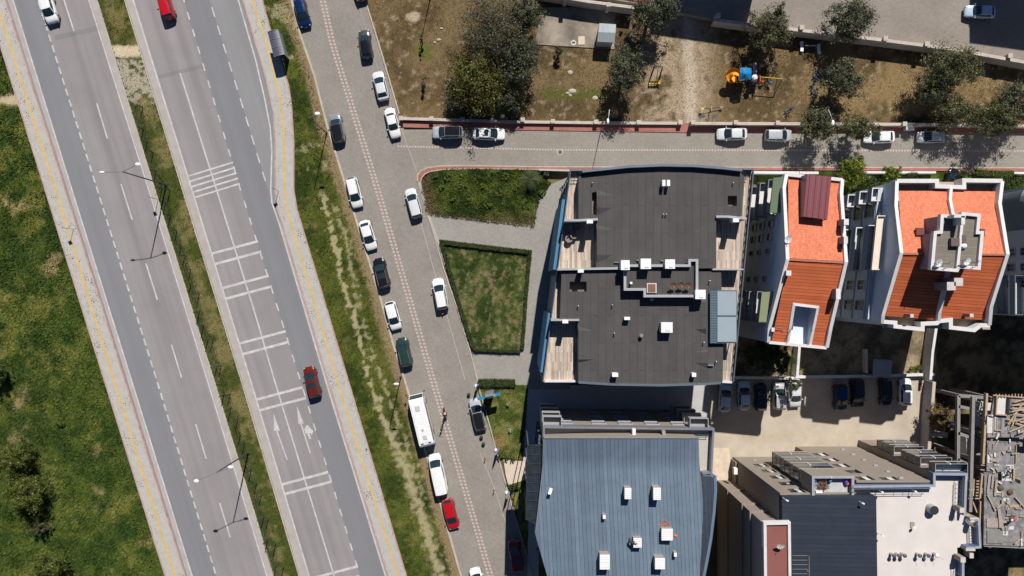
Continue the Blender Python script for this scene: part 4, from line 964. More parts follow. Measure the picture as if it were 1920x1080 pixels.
# ------------------------------------------------------------------ G: block at the right edge
bG = thing('apartment_block', P2(1905, 480, 0)+(0,), 'white block at the right edge with a curved glazed balcony bay', 'apartment building')
m = MB(); m.prism([P2(*p) for p in ((1795, 375), (2150, 375), (2150, 586), (1795, 586))], 0, 15.5); part(m, 'wall', M('grey_white_render', (.45, .45, .47), .85, var=.05, scale=.5), bG)
a, b = P2(1795, 375), P2(1795, 586)
for zz in (1.2, 4.3, 7.4, 10.5, 13.0):
    for t in (.5, .62, .75): window(bG, a, b, t, zz, .9, 1.2, -1)
m = MB(); n_ = 14; cx, cy = P2(1818, 395); 
ring = [(cx-2.4+2.9-2.9*math.cos(k/n_*math.pi*.5)+.0, cy-4.2+7.0*math.sin(k/n_*math.pi*.5)) for k in range(n_+1)]
ring = [P2(1795, 445)]+[(P2(1784, 440)[0]+2.3*(1-math.cos(k/10*math.pi/2)), P2(1784, 400)[1]+2.2*math.sin(k/10*math.pi/2)) for k in range(11)]+[P2(1850, 372)]+[P2(1850, 445)]
m.prism(ring, 0, 14.4, 0, 1); part(m, 'glazed_bay', [m_steel, M('bay_glass_roof', (.16, .19, .21), .2, .1, .3, 1.5, spec=.8)], bG)
m = MB(); m.wall([(p[0], p[1], 14.7) for p in ring[1:12]], .22, 13.9); part(m, 'bay_rim', m_whitecop, bG)
m = MB()
for k in range(7):
    p = P(1795+k*.3, 440, 14.5); y = lerp(P2(1790, 400)[1], P2(1790, 445)[1], k/6); m.box((P2(1822, 400)[0], y, 14.46), (4.4, .06, .1))
for k in range(3): m.box((P2(1800+k*22, 400)[0], P2(1800, 416)[1], 14.47), (.08, 4.2, .12))
part(m, 'glazing_bar', m_alu, bG)
for k, zz in enumerate((3.2, 6.4, 9.6, 12.8)):
    m = MB(); p = P2(1795, 520); q_ = P2(1795, 583); m.prism([p, q_, (q_[0]-1.5, q_[1]), (p[0]-1.5, p[1])], zz-.2, zz, bottom=True); o = part(m, 'balcony', m_slabw, bG); m = MB(); m.wall([(p[0], p[1], zz+.95), (p[0]-1.45, p[1], zz+.95), (q_[0]-1.45, q_[1], zz+.95), (q_[0], q_[1], zz+.95)], .1, zz); m.build('railing', m_steel, o)

# ------------------------------------------------------------------ E: taupe block, bottom right
zF = 18.2
bE = thing('apartment_block', P2(1600, 1000, 10)+(0,), 'tall taupe apartment block with glazed balcony stacks, slate grey roof and white terrace', 'apartment building')
E_out = [(1463, 928), (1500, 931), (1606, 931), (1606, 905), (1749, 908), (1749, 886), (1812, 886), (1808, 968), (1822, 968), (1836, 972), (1838, 1028), (1800, 1030), (1806, 1150), (1806, 1300), (1463, 1300)]
m_eroof = stripes('slate_sheet_roof', (.030, .038, .055), (.017, .022, .034), 0, .55, .10, .6, .1, .06, 0, .3)
m_etile = M('pale_terrace', (.60, .555, .52), .8, var=.05, scale=.5, fine=.04)
m = MB(); Eo = pxs(E_out, zF); m.prism(Eo, 0, zF-.55, 0, 1); part(m, 'wall', [m_taupe, m_etile], bE)
m = MB(); q = [P(1466, 930, zF+.4), P(1643, 931, zF+1.0), P(1648, 1300, zF+1.0), P(1474, 1300, zF+.4)]; q0 = [(p[0], p[1], zF-.6) for p in q]
m.add(q+q0, [(3, 2, 1, 0), (0, 1, 5, 4), (1, 2, 6, 5), (3, 0, 4, 7)]); part(m, 'roof', m_eroof, bE)
m = MB()
for k in range(20): m.wall([P(1486, 1048+k*8.5-6, zF+.52), P(1514, 1048+k*8.5-6, zF+.60)], .05, h=.05)
m.wall([P(1517, 1042, zF+.66), P(1519, 1300, zF+.66)], .07, h=.1)
for yy_ in (1071, 1101, 1130): m.wall([P(1513, yy_, zF+.64), P(1518, yy_, zF+.64)], .07, h=.08)
part(m, 'roof_rail', M('rail_grey', (.20, .19, .18), .6), bE)
m = MB(); m.wall([P(x, y, zF+.45) for x, y in ((1600, 912.5), (1752, 911), (1752, 889), (1812, 889.5), (1809, 967))], .30, zF-.6, mi=0, mtop=1)
m.wall([P(x, y, zF+.45) for x, y in ((1824, 974), (1836, 975), (1838, 1026), (1812, 1028))], .3, zF-.6, mi=0, mtop=1); m.wall([P(x, y, zF+.45) for x, y in ((1806, 1044), (1806, 1300))], .3, zF-.6, mi=0, mtop=1)
part(m, 'parapet', [M('navy_parapet', (.10, .14, .22), .6), M('metal_coping', (.40, .42, .48), .4, .3)], bE)
m = MB()
for pts in (((1602, 917), (1745, 916)), ((1806, 895), (1803, 965)), ((1831, 978), (1833, 1022)), ((1802, 1048), (1803, 1300))):
    m.tube([P(x, y, zF+.9) for x, y in pts], .04, 5); m.tube([P(x, y, zF+.5) for x, y in pts], .03, 5)
    for k in range(9): x, y = lerp(pts[0][0], pts[1][0], k/8), lerp(pts[0][1], pts[1][1], k/8); p = P(x, y, zF+.9); m.box((p[0], p[1], zF+.2), (.04, .04, 1.4))
part(m, 'railing', m_steel, bE)
for px, py, w_, h_, hh, z in ((1804, 957, 8, 9, 1.3, zF+1.), (1806, 1050, 9, 9, 1.3, zF+1.), (1820, 1031, 17, 4, 1.0, zF+.6), (1822, 1042, 7, 9, 1.2, zF+.6), (1827, 972.5, 16, 3, .9, zF+.5)):
    m = MB(); boxpx(m, px, py, z, w_, h_, hh, 0, 1); boxpx(m, px, py, z+.06, w_+.4, h_+.4, .06, 0, 0); part(m, 'chimney', [M('cap_pale', (.50, .47, .42), .8), m_taupe], bE)
m = MB(); x, y = P2(1752, 957, zF+.3); m.cyl((x, y), .62, zF-.6, zF+.3, 20, .55, 0, 1); m.cyl((x, y), .42, zF+.28, zF+.34, 18, mi=1); part(m, 'roof_fan', [m_greycop, m_dark], bE)
m = MB(); x, y = P2(1828, 983, zF+.8); m.cyl((x, y), .36, zF-.6, zF+.8, 16, mi=0, mtop=1); m.cyl((x, y), .2, zF+.78, zF+.86, 14, mi=2); part(m, 'round_flue', [m_boxw, M('copper_rim', (.33, .20, .12), .5, .4), m_dark], bE)
for px in (1677.5, 1687.5, 1698, 1726.5, 1743, 1759):
    x, y = P2(px, 1043, zF+.4); m = MB(); m.cyl((x, y), .17, zF-.6, zF+.25, 12); m.ball((x, y, zF+.25), (.26, .26, .18), 12, 6, 1 if px < 1750 else 2); 
    if px > 1720: m.tube([(x, y, zF+.3), (x+.4, y-.25, zF+.9)], .02, 4); m.tube([(x, y, zF+.3), (x-.2, y-.9, zF-.4)], .02, 4)
    part(m, 'roof_vent', [m_alu, M('rust_vent', (.14, .10, .09), .6, .3, .3, 8.), m_boxw], bE)
m = MB(); boxpx(m, 1711, 984, zF-.45, 8, 10, .12, 0, 0); p = P(1714, 989, zF); m.box((p[0], p[1], zF+.05), (.35, .2, .25), .6, 1); part(m, 'roof_light', [M('grey_mat', (.28, .26, .24), .8), m_boxw], bE)
for px, py in ((1650, 920), (1712, 919), (1651, 1001), (1472.5, 935.5), (1614, 941)):
    p = P(px, py, zF+1.1 if py > 930 and px < 1645 else zF); m = MB(); m.box((p[0], p[1], p[2]+.55), (.34, .16, .16), -.5); m.box((p[0]-.1, p[1], p[2]-.05), (.06, .06, 1.1)); part(m, 'floodlight', m_boxw, bE)
dish(bE, 1466-2, 1024, 19.9, .48, math.radians(-100), M('cream_dish', (.62, .53, .40), .6))
# north facade: windows in two rows of columns, small vents
EN0, EN1 = Eo[0], Eo[2]
mL = Vector(P2(1463, 928, zF)); mR = Vector(P2(1749, 908, zF))
def En(px): # point on the north facade below roof pixel px
    if px < 1606: y_ = lerp(928, 931, (px-1463)/143)
    else: y_ = 905
    return P2(px, y_, zF)
FD = .26
def facade(a, b, z0, z1, holes, mat, parent):
    A = Vector(a[:2]); B = Vector(b[:2]); d = (B-A).normalized(); n = Vector((-d.y, d.x)); f = lambda s, z, o: (A.x+d.x*s+n.x*o, A.y+d.y*s+n.y*o, z); L = (B-A).length
    m = MB(); m2 = MB(); m2.cap([(0, z0), (L, z0), (L, z1), (0, z1)], [[(s0, za), (s1, za), (s1, zb), (s0, zb)] for s0, s1, za, zb in holes]) if False else None
    loops = [[(0, z0), (L, z0), (L, z1), (0, z1)]]+[[(s0, za), (s1, za), (s1, zb), (s0, zb)] for s0, s1, za, zb in holes]
    pts = [p for l in loops for p in l]; tr = geometry.tessellate_polygon([[Vector((x, y, 0)) for x, y in l] for l in loops])
    m.add([f(x, y, FD) for x, y in pts], [tuple(t) for t in tr])
    for l in loops:
        m.add([f(x, y, FD) for x, y in l]+[f(x, y, 0) for x, y in l], [(i, (i+1) % 4, 4+(i+1) % 4, 4+i) for i in range(4)])
    part(m, 'wall', mat, parent, 'taupe rendered front with deep window openings')
    for s0, s1, za, zb in holes:
        g = MB(); c = f((s0+s1)/2, 0, .03); ang = math.atan2(d.y, d.x); g.box((c[0], c[1], (za+zb)/2), (s1-s0, .05, zb-za), ang); w_ = g.build('window', m_glass, parent)
        fr = MB(); c = f((s0+s1)/2, 0, .07)
        for k in (-.47, 0, .47): fr.box((c[0]+d.x*k*(s1-s0), c[1]+d.y*k*(s1-s0), (za+zb)/2), (.07, .05, zb-za), ang)
        for z_ in (za+.04, zb-.04): fr.box((c[0], c[1], z_), (s1-s0, .04, .07), ang)
        fr.build('frame', m_dark, w_)
        if hash(za) % 3: 
            bl = MB(); c = f(lerp(s0, s1, .72), 0, .09); bl.box((c[0], c[1], lerp(za, zb, .5)), ((s1-s0)*.3, .02, (zb-za)*.9), ang); bl.build('blind', m_slabw, w_)
_L1 = math.dist(P2(1463, 928.5, zF), P2(1606, 928.5, zF)); _L2 = math.dist(P2(1606, 905, zF), P2(1749, 905, zF))
facade(P2(1463, 928.5, zF), P2(1606, 928.5, zF), 0, zF-.02, [(.16*_L1, .16*_L1+1.9, .55+3.05*k, 2.65+3.05*k) for k in range(1, 6)], m_taupe, bE)
facade(P2(1606, 905, zF), P2(1749, 905, zF), 0, zF-.02, [(.06*_L2, .06*_L2+2.0, .55+3.05*k, 2.65+3.05*k) for k in range(1, 6)]+[(.36*_L2, .36*_L2+2.2, .9+3.05*5, 2.6+3.05*5)], m_taupe, bE)
for fl in ():
    zz = .9+3.0*fl
    window(bE, P2(1463, 928.5, zF), P2(1606, 931, zF), .20, zz, 1.7, 1.4, 1, m_taupe)
    window(bE, P2(1606, 905, zF), P2(1749, 905, zF), .13, zz, 1.7, 1.4, 1, m_taupe)
    if fl == 4: window(bE, P2(1606, 905, zF), P2(1749, 905, zF), .40, zz, 1.9, 1.5, 1, m_taupe)
m = MB()
for fl in range(6):
    p = P2(1692, 905, zF); m = MB(); m.box((p[0]+.4, p[1]+.08+FD, 2.2+3*fl), (.5, .18, .22)); part(m, 'wall_vent', m_greycop, bE); p = P2(1500, 929, zF); m = MB(); m.box((p[0]+.1, p[1]+.08+FD, 2.2+3*fl), (.4, .16, .2)); part(m, 'wall_vent', m_greycop, bE)
# balcony stacks (glazed boxes), floor by floor
m_bglass = M('balcony_glass', (.035, .046, .052), .06, .0, .25, 1., spec=.7)
for (x0, x1, yb, zl) in ((1523, 1597, 924, range(5)), (1750, 1812, 898, range(5))):
    for fl in zl:
        z = 5.4+3.02*fl; p = Vector(P2(x0, yb, zF)); q_ = Vector(P2(x1, yb, zF)); dep = 2.0
        m = MB(); m.prism([(p.x, p.y), (q_.x, q_.y), (q_.x, q_.y+dep), (p.x, p.y+dep)], z-.25, z, 0, 1, bottom=True)
        o = part(m, 'balcony', [m_taupe, M('balcony_floor_pale', (.5, .48, .46), .7)], bE)
        m = MB(); m.wall([(p.x+.06, p.y, z+1.05), (p.x+.06, p.y+dep-.06, z+1.05), (q_.x-.06, q_.y+dep-.06, z+1.05), (q_.x-.06, q_.y, z+1.05)], .06, z, mi=0, mtop=1); m.build('railing', [m_bglass, m_greycop], o)
        if fl < 4 and (x0 < 1700 or fl in (0, 2)):
            m = MB(); m.wall([(p.x+.1, p.y, z+2.72), (p.x+.1, p.y+dep-.1, z+2.72), (q_.x-.1, q_.y+dep-.1, z+2.72)], .05, z+1.05); m.build('glazing', m_bglass, o)
        m = MB(); mid = p.lerp(q_, .45); m.box((mid.x, mid.y+dep-.04, z+.5), (.14, .14, 1.3)); m.build('post', m_whitecop, o)
# roof recess over the top balcony
p = Vector(P2(1523, 924, zF)); q_ = Vector(P2(1597, 924, zF))
m = MB(); m.wall([(p.x, p.y-.9, zF+.3), (p.x, p.y+2.0, zF+.3), (q_.x, p.y+2.0, zF+.3), (q_.x, p.y-.9, zF+.3)], .32, 15.2, mi=0, mtop=1); part(m, 'terrace_wall', [m_taupe, m_greycop], bE)
m = MB(); m.prism([(p.x+.2, p.y-1.6), (q_.x-.2, p.y-1.6), (q_.x-.2, p.y+1.8), (p.x+.2, p.y+1.8)], zF-.5, zF-.45+.0, bottom=True); part(m, 'terrace_floor', M('terrace_grey', (.42, .42, .43), .7), bE)
# stepped bay on the west side
zz = [0, 5.5, 11.6, 14.6, 19.0]; nw = [(1344, 899), (1366, 922), (1393, 945), (1408, 959), (1433, 982)]; ne = [(1368, 898), (1397, 920), (1426, 944), (1443, 957), (1480, 980)]
mm = MB()
for k in range(4):
    xw = P2(nw[k+1][0], nw[k+1][1], zz[k+1])[0]; xe = P2(ne[k+1][0], ne[k+1][1], zz[k+1])[0]; yn = P2(1433, 982, 19)[1]-.0*k
    mm.prism([(xw, yn-.03*k), (xe, yn-.03*k), (xe, -60), (xw, -60)], zz[k], zz[k+1]-.5, 0, bottom=True); mm.prism([(xw-.15, yn+.12), (xe+.15, yn+.12), (xe+.15, -60), (xw-.15, -60)], zz[k+1]-.5, zz[k+1], 0, bottom=True)
part(mm, 'bay_wall', m_taupe, bE)
m = MB(); m.prism(pxs([(1436, 984), (1477, 982.5), (1484, 1300), (1440, 1300)], 19.03), 18.9, 19.03); part(m, 'bay_roof', M('brown_red_roof', (.225, .082, .072), .7, var=.06, scale=.4, fine=.05), bE)
m = MB(); m.wall([P(x, y, 19.3) for x, y in ((1438, 1300), (1434.5, 982), (1480, 981), (1484, 1300))], .34, 18.6); part(m, 'parapet', m_whitecop, bE)
m = MB(); m.prism([P2(1374, 860), P2(1378, 915), P2(1372, 915), P2(1370, 860)], 0, 2.2); part(m, 'plinth', m_taupe, bE)
m = MB(); p = P(1376, 884, 4); m.box((p[0]+.3, p[1], 3.6), (.5, .9, .7)); part(m, 'air_conditioner', m_boxw, bE)
# junk on the top balcony
WORLD[0] = False
p = P(1541, 909, zF-.4); nest = thing('junk_heap', p, 'heap of brown branches and blue bags on the top balcony of the taupe block', 'junk')
m = MB()
for k in range(60):
    a = random.uniform(0, 6.28); rr = random.uniform(.1, .75); c = (rr*math.cos(a), rr*.7*math.sin(a), random.uniform(.0, .45)); d_ = Vector((random.gauss(0, 1), random.gauss(0, 1), random.gauss(0, .4))).normalized()*.35
    m.tube([(c[0]-d_.x, c[1]-d_.y, c[2]), (c[0]+d_.x, c[1]+d_.y, c[2]+d_.z)], .03, 4)
m.build('branches', M('dead_branch', (.17, .085, .045), .9, var=.3, scale=5), nest)
for dx, dy, c in ((-1.0, .1, (.03, .20, .42)), (.9, .55, (.03, .17, .40)), (-1.05, .6, (.05, .07, .30)), (2.9, .4, (.05, .05, .35)), (3.0, .2, (.5, .06, .08))):
    m = MB(); m.ball((dx, dy, .2), (.28, .24, .25), 8, 5); m.build('bag', M('bag_%d' % int(dx*10+50), c, .5), nest)
m = MB(); m.box((-.55, -.75, .25), (.8, .3, .5)); m.build('box', m_boxw, nest)

WORLD[0] = True
# ------------------------------------------------------------------ F: concrete frame under construction
bF = thing('unfinished_building', P2(1870, 880, 6)+(0,), 'grey concrete frame building under construction with timber formwork, right edge', 'building')
m_rc = M('raw_concrete', (.235, .225, .225), .92, var=.50, scale=1.3, fine=.3, bump=.01); m_rcd = M('concrete_column', (.215, .205, .195), .92, var=.15, scale=1.); m_timber = M('sawn_timber', (.40, .29, .19), .85, var=.2, scale=5.); m_pale = M('pale_screed', (.55, .54, .52), .9, var=.1, scale=1.)
m_plank = M('dusty_plank', (.33, .275, .24), .9, var=.2, scale=5.)
zs = 9.4
def slab(pts, z, th, mats, name='slab', mi=0): 
    m = MB(); m.prism(pxs(pts, z), z-th, z, 0, bottom=True); return part(m, name, mats, bF)
slab([(1864, 742), (1930, 745), (2010, 745), (2010, 820), (1851, 820)], zs, .3, m_rc); slab([(1851, 827), (1906, 829), (1905, 870), (1886, 870), (1886, 885), (1850, 884)], zs-.02, .3, m_rc)
slab([(1846, 886), (1871, 886), (1871, 902), (1906, 904), (1904, 930), (1920, 946), (2010, 946), (2010, 1026), (1844, 1022)], zs-.04, .3, m_rc)
for z in (6.3, 3.2): slab([(1824, 748), (2010, 748), (2010, 1020), (1820, 1020)], z, .25, m_rcd)
slab([(1830, 745), (1866, 745), (1864, 800), (1830, 800)], 6.5, .12, m_pale, 'formwork')
slab([(1872, 742), (1890, 742), (1888, 778), (1868, 778)], zs+.06, .05, m_pale, 'formwork')
m = MB()
for x, y in ((1798, 742), (1828, 745), (1797, 802), (1824, 806), (1795, 850), (1822, 870), (1818, 900), (1822, 960), (1850, 745), (1850, 820), (1848, 900), (1846, 960), (1846, 1018), (1900, 1018), (1905, 900), (1903, 830)):
    X, Y = P2(x, y, 8 if x > 1840 else 5.5); m.box((X, Y, (9.1 if x > 1840 else 8.6)/2), (.4, .5, 9.1 if x > 1840 else 8.6))
part(m, 'columns', m_rcd, bF)
m = MB()
for pts, z in ((((1798, 742), (1797, 905)), 8.4), (((1826, 744), (1820, 960)), 8.8), (((1798, 762), (1826, 768)), 8.4), (((1797, 812), (1824, 822)), 8.4), (((1796, 862), (1822, 874)), 8.4), (((1798, 742), (1850, 746)), 8.4), (((1845, 1022), (2000, 1030)), 9.2)):
    m.wall([P(x, y, z) for x, y in pts], .42, h=.5)
part(m, 'beams', m_rcd, bF)
m = MB(); m.wall([P(1851, 738, 9.9), P(1844, 870, 9.9)], .28, h=.5); m.wall([P(1842, 888, 9.7), P(1838, 935, 9.7)], .22, h=.3); m.wall([P(1839, 940, 9.7), P(1837, 1000, 9.7)], .16, h=.3)
m.wall([P(1870, 742, 9.8), P(1868, 777, 9.8), P(1892, 779, 9.8)], .16, h=.4); m.wall([P(1893, 745, 9.9), P(1891, 778, 9.9)], .2, h=.5, mi=1)
m.wall([P(1906, 835, 9.6), P(1905, 870, 9.6)], .10, h=.2); m.wall([P(1902, 880, 9.8), P(1901, 902, 9.8)], .24, h=.3); part(m, 'formwork', [m_timber, m_dark], bF)
def plank(pts, z, wd=.2, mt=None, name='plank', th=.06):
    m = MB(); m.wall([P(x, y, z+(i*.02)) for i, (x, y) in enumerate(pts)], wd, h=th); return part(m, name, mt or m_timber, bF)
for k in range(7): plank([(1818-abs(k-3)*.8+random.uniform(-1, 2), 901+k*5.6), (1840, 902.5+k*5.4)], 8.6+random.uniform(0, .2), .16)
plank([(1826.5, 898), (1825, 930)], 8.75, .14); plank([(1824, 940), (1832, 961)], 8.4, .16)
for k in range(14): plank([(1839+random.uniform(-2, 1), 775+k*8.8), (1846, 776+k*8.8)], 9.3, .12)
for a_, b_ in (((1890, 796), (1918, 756)), ((1893, 810), (1922, 798)), ((1900, 776), (1926, 779)), ((1897, 772), (1926, 766)), ((1898, 760), (1926, 758)), ((1902, 754), (1926, 748)), ((1888, 786), (1925, 792)), ((1899, 798), (1908, 768)), ((1905, 790), (1926, 782)), ((1896, 790), (1926, 800)), ((1898, 764), (1926, 772)), ((1910, 812), (1926, 806))):
    plank([a_, b_], zs+.3+random.uniform(0, .4), .17)
for x in (1863.5, 1866, 1870, 1879, 1881.5): plank([(x, 784), (x-.5, 812+random.uniform(-6, 6))], zs+.12, .14, m_plank)
for a_, b_ in (((1852, 928), (1867, 958)), ((1873, 955), (1876, 990)), ((1874, 957), (1881, 993)), ((1876, 979), (1896, 978)), ((1856, 890), (1852, 926)), ((1862, 892), (1860, 915)), ((1869, 900), (1866, 930)), ((1888, 935), (1896, 952)), ((1904, 932), (1922, 952)), ((1857, 863), (1872, 864)), ((1912, 875), (1902, 880)), ((1880, 846), (1884, 852))):
    plank([a_, b_], zs+.12+random.uniform(0, .1), random.choice((.2, .3)), m_plank)
for k in range(9): plank([(1868+k*6, 739+random.uniform(-1, 1)), (1867.5+k*6, 746)], zs+.2, .12)
plank([(1862, 741), (1926, 746)], zs+.26, .14)
for x, y, w_, h_, mt in ((1862, 981, 24, 17, m_plank), (1866, 1007, 30, 24, m_rcd), (1890, 948, 9, 18, m_plank), (1903, 949, 15, 5, m_timber), (1884, 937, 6, 6, m_pale), (1905, 805, 30, 6, m_rc)):
    m = MB(); boxpx(m, x, y, zs+.08, w_, h_, .1); part(m, 'board', mt, bF)
# stairwell openings with steel bars
for x0, y0, x1, y1 in ((1866, 750, 1889, 776), (1880, 873, 1900, 899), (1830, 750, 1848, 792)):
    m = MB()
    for k in range(14):
        a_ = (random.uniform(x0, x1), random.uniform(y0, y1)); b_ = (random.uniform(x0, x1), random.uniform(y0, y1)); m.tube([P(*a_, zs-.9+random.uniform(0, .9)), P(*b_, zs-.9+random.uniform(0, .9))], .05, 5)
    part(m, 'steel_bars', m_dark, bF)
slab([(1878, 872), (1901, 872), (1901, 902), (1878, 902)], zs-1.6, .1, m_pale, 'formwork')
m = MB(); m.prism(pxs([(1812, 822), (1817, 822), (1817, 856), (1812, 857)], 7.2), 5., 7.2); part(m, 'door_panel', m_pale, bF)
m = MB()
for x, y in ((1909, 832), (1909, 850), (1910, 862), (1912, 890), (1910, 897)): boxpx(m, x, y, 9.3, 5, 1.4, .1)
part(m, 'planks', m_timber, bF)
for px, py in ((1893, 922), (1875, 915)):
    p = P(px, py, zs); m = MB(); m.ball((p[0], p[1], zs+.1), (.42, .40, .2), 9, 5); part(m, 'rubble', M('brown_rubble', (.11, .075, .04), .95, var=.4, scale=7), bF)
rr = random.Random(12)
for k in range(46):
    x, y = rr.uniform(1852, 1918), rr.uniform(784, 1015)
    if 1872 < x < 1906 and 868 < y < 904: continue
    a = rr.choice([0, 1.57, rr.uniform(0, 3.14)]); l = rr.uniform(5, 15); plank([(x, y), (x+l*math.cos(a), y+l*math.sin(a))], zs+.08+.004*k, rr.uniform(.08, .26), rr.choice([m_timber, m_plank, m_plank, m_pale, m_rcd]))
for x0, y0, w_, h_, mt in ((1860, 795, 18, 34, m_pale), (1868, 838, 30, 14, m_rcd), (1856, 860, 9, 16, m_pale), (1880, 1000, 20, 8, m_pale), (1858, 940, 10, 22, m_rcd), (1893, 990, 16, 6, m_pale), (1885, 1012, 30, 8, m_rcd), (1872, 920, 14, 8, m_pale)):
    m = MB(); boxpx(m, x0, y0, zs+.03, w_, h_, .05); part(m, 'board', mt, bF)

# ------------------------------------------------------------------ buildings north of the frame, they cast the two big shadows on the upper road
def backblock(pts, h, label):
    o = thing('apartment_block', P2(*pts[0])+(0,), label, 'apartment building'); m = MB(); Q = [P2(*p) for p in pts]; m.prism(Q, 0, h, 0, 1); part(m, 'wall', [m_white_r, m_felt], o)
    m = MB(); m.wall([(x, y, h+.6) for x, y in Q], .3, h-.05, closed=True); part(m, 'parapet', m_whitecop, o)
    for fl in range(int(h//3)):
        for t in (.15, .35, .55, .75): window(o, Q[0], Q[1], t, 1+3*fl, 1.6, 1.4, -1)
    return o
backblock([(1262, -120), (1428, -95), (1428, -330), (1262, -330)], 15, 'block just beyond the top edge, shading the upper road and the park gate')
backblock([(1849, -88), (2200, -40), (2200, -330), (1849, -330)], 15, 'block beyond the top right corner, shading the parked pale car')
# ================================================================== vehicles
WORLD[0] = False
m_tyre = M('tyre_rubber', (.018, .018, .019), .85, var=.1); m_rim = M('alloy_rim', (.40, .41, .42), .35, .7, .05)
m_cglass = M('car_glass', (.016, .030, .036), .06, var=.3, scale=1.2, coord='obj', spec=.9); m_trim = M('black_trim', (.02, .021, .023), .5, var=.1)
m_head = M('headlight_glass', (.30, .31, .33), .12, var=.05, spec=.8); m_tail = M('tail_light', (.30, .015, .015), .2, var=.1, spec=.7)
m_plate = M('number_plate', (.6, .6, .6), .5)
m_broof = paint('gloss_black_roof', (.012, .012, .014), .12)
STY = {  # ws base, roof front, roof rear, rear base, height, hood z, belt z, trunk z, length, width, roof half width factor
 'sedan': (.255, .035, -.275, -.405, 1.44, .80, .93, .96, 4.55, 1.80, .74),
 'oldsedan': (.235, .06, -.20, -.305, 1.40, .84, .90, .90, 4.3, 1.68, .75),
 'hatch': (.275, .06, -.385, -.475, 1.48, .84, .95, .97, 4.15, 1.78, .75),
 'suv': (.265, .06, -.40, -.478, 1.66, .95, 1.06, 1.08, 4.45, 1.86, .77),
 'wagon': (.27, .06, -.41, -.482, 1.50, .82, .95, .97, 4.55, 1.80, .75),
 'van': (.345, .19, -.478, -.497, 1.92, 1.02, 1.10, 1.10, 4.9, 1.92, .85),
}
def car(style, loc, rz, body, label, L=None, W=None, roof=None, group=None, name='parked_car', sunroof=False, rails=False, cat='car', interior=None):
    wsb, rf, rr, rb, Hh, zh, zb, ztk, L0, W0, rw = STY[style]; L = L or L0; W = W or W0; hw = W/2
    t = thing(name, (0, 0, 0), label, cat, group)
    # lower body loft
    m = MB(); st = [(-.5, .72), (-.492, .82), (-.47, .90), (-.43, .95), (-.34, .985), (-.2, 1.), (0, 1.), (.2, 1.), (.33, .985), (.41, .945), (.455, .89), (.482, .81), (.495, .70), (.5, .6)]
    def ztop(x):
        if x > wsb: 
            u = (x-wsb)/(.5-wsb); return lerp(zb-.02, zh, min(1, u*1.6))-(.30*zh)*max(0, u-.55)**2/.2
        if x < rb: 
            u = (rb-x)/(.5+rb+1e-6); return lerp(ztk, ztk-.06, u)-.20*max(0, u-.5)**2/.25*(1 if style in ('sedan', 'oldsedan') else .6)
        return zb+.01
    ring = 11; vs = []
    for x, k in st:
        zt = ztop(x); w_ = hw*k; zl = .24+.10*abs(x*2)**6
        prof = [(.86, zl), (.97, .36), (1.0, .55), (.985, lerp(.55, zt, .62)), (.93, zt-.045), (.80, zt+.005), (.42, zt+.03), (0, zt+.036)]
        half = [(w_*a, z) for a, z in prof]
        full = half+[(-a, z) for a, z in half[:-1][::-1]]; ring = len(full)
        vs += [(x*L, a, z) for a, z in full]
    n = len(st)
    m.add(vs, [(i*ring+j, (i+1)*ring+j, (i+1)*ring+(j+1) % ring, i*ring+(j+1) % ring) for i in range(n-1) for j in range(ring)]+[tuple(range(ring)), tuple((n-1)*ring+j for j in range(ring))[::-1]])
    # greenhouse
    wb = hw*.90; wt = hw*rw; xf, xr, tf, tr = wsb*L, rb*L, rf*L, rr*L; zr = Hh-.07
    ws = lambda u, v: (lerp(xf+.16*(1-u*u)-.04, tf+.06*(1-u*u), v), u*lerp(wb*.97, wt*.97, v), lerp(zb-.02, zr, v)+.03*math.sin(v*math.pi))
    rg = lambda u, v: (lerp(xr-.08*(1-u*u)+.02, tr-.05*(1-u*u), v), u*lerp(wb*.93, wt*.95, v), lerp(ztk-.02, zr, v)+.03*math.sin(v*math.pi))
    def sd(s):
        return lambda q, v: (lerp(lerp(xr, xf, q), lerp(tr, tf, q), v), s*lerp(wb*(1-.05*(2*q-1)**2), wt*(1-.04*(2*q-1)**2), v)+s*.03*math.sin(v*math.pi), lerp(zb-.02, zr, v))
    rfn = lambda u, q: (lerp(tr-.05*(1-u*u), tf+.06*(1-u*u), q), u*wt*(1-.04*(2*q-1)**2), zr+.07*(1-abs(u)**3)*(1-.35*abs(2*q-1)**3))
    m.grid(lambda a, b: ws(2*a-1, b), 8, 4); m.grid(lambda a, b: rg(1-2*a, b), 8, 4)
    for s in (-1, 1): m.grid((lambda a, b: sd(s)(a, b)) if s < 0 else (lambda a, b: sd(s)(1-a, b)), 8, 3)
    o = m.build('body', body, t, True)
    m = MB(); m.grid(lambda a, b: rfn(2*a-1, b) if True else 0, 10, 10); m.v = [(x, y, z+.004) for x, y, z in m.v]
    m.f = [f[::-1] for f in m.f] if False else m.f
    ro = m.build('roof', roof or body, t, True)
    if sunroof:
        g = MB(); g.grid(lambda a, b: tuple(Vector(rfn((2*a-1)*.72, .45+b*.38))+Vector((0, 0, .014))), 6, 4); g.build('sunroof', m_cglass, ro, True)
    if rails:
        for s in (-1, 1):
            g = MB(); g.tube([(lerp(tr, tf, q), s*wt*.93, zr+.09) for q in (.04, .1, .5, .9, .97)], .025, 5); g.build('roof_rail', m_alu, ro)
    off = .014
    def pane(fn, a0, a1, b0, b1, name, dv):
        g = MB(); g.grid(lambda a, b: tuple(Vector(fn(lerp(a0, a1, a), lerp(b0, b1, b)))+Vector(dv)), 8, 4); return g.build(name, m_cglass, t, True)
    pane(ws, -.93, .93, .02, .96, 'windscreen', (off, 0, off)); pane(rg, -.88, .88, .12, .93, 'rear_window', (-off, 0, off))
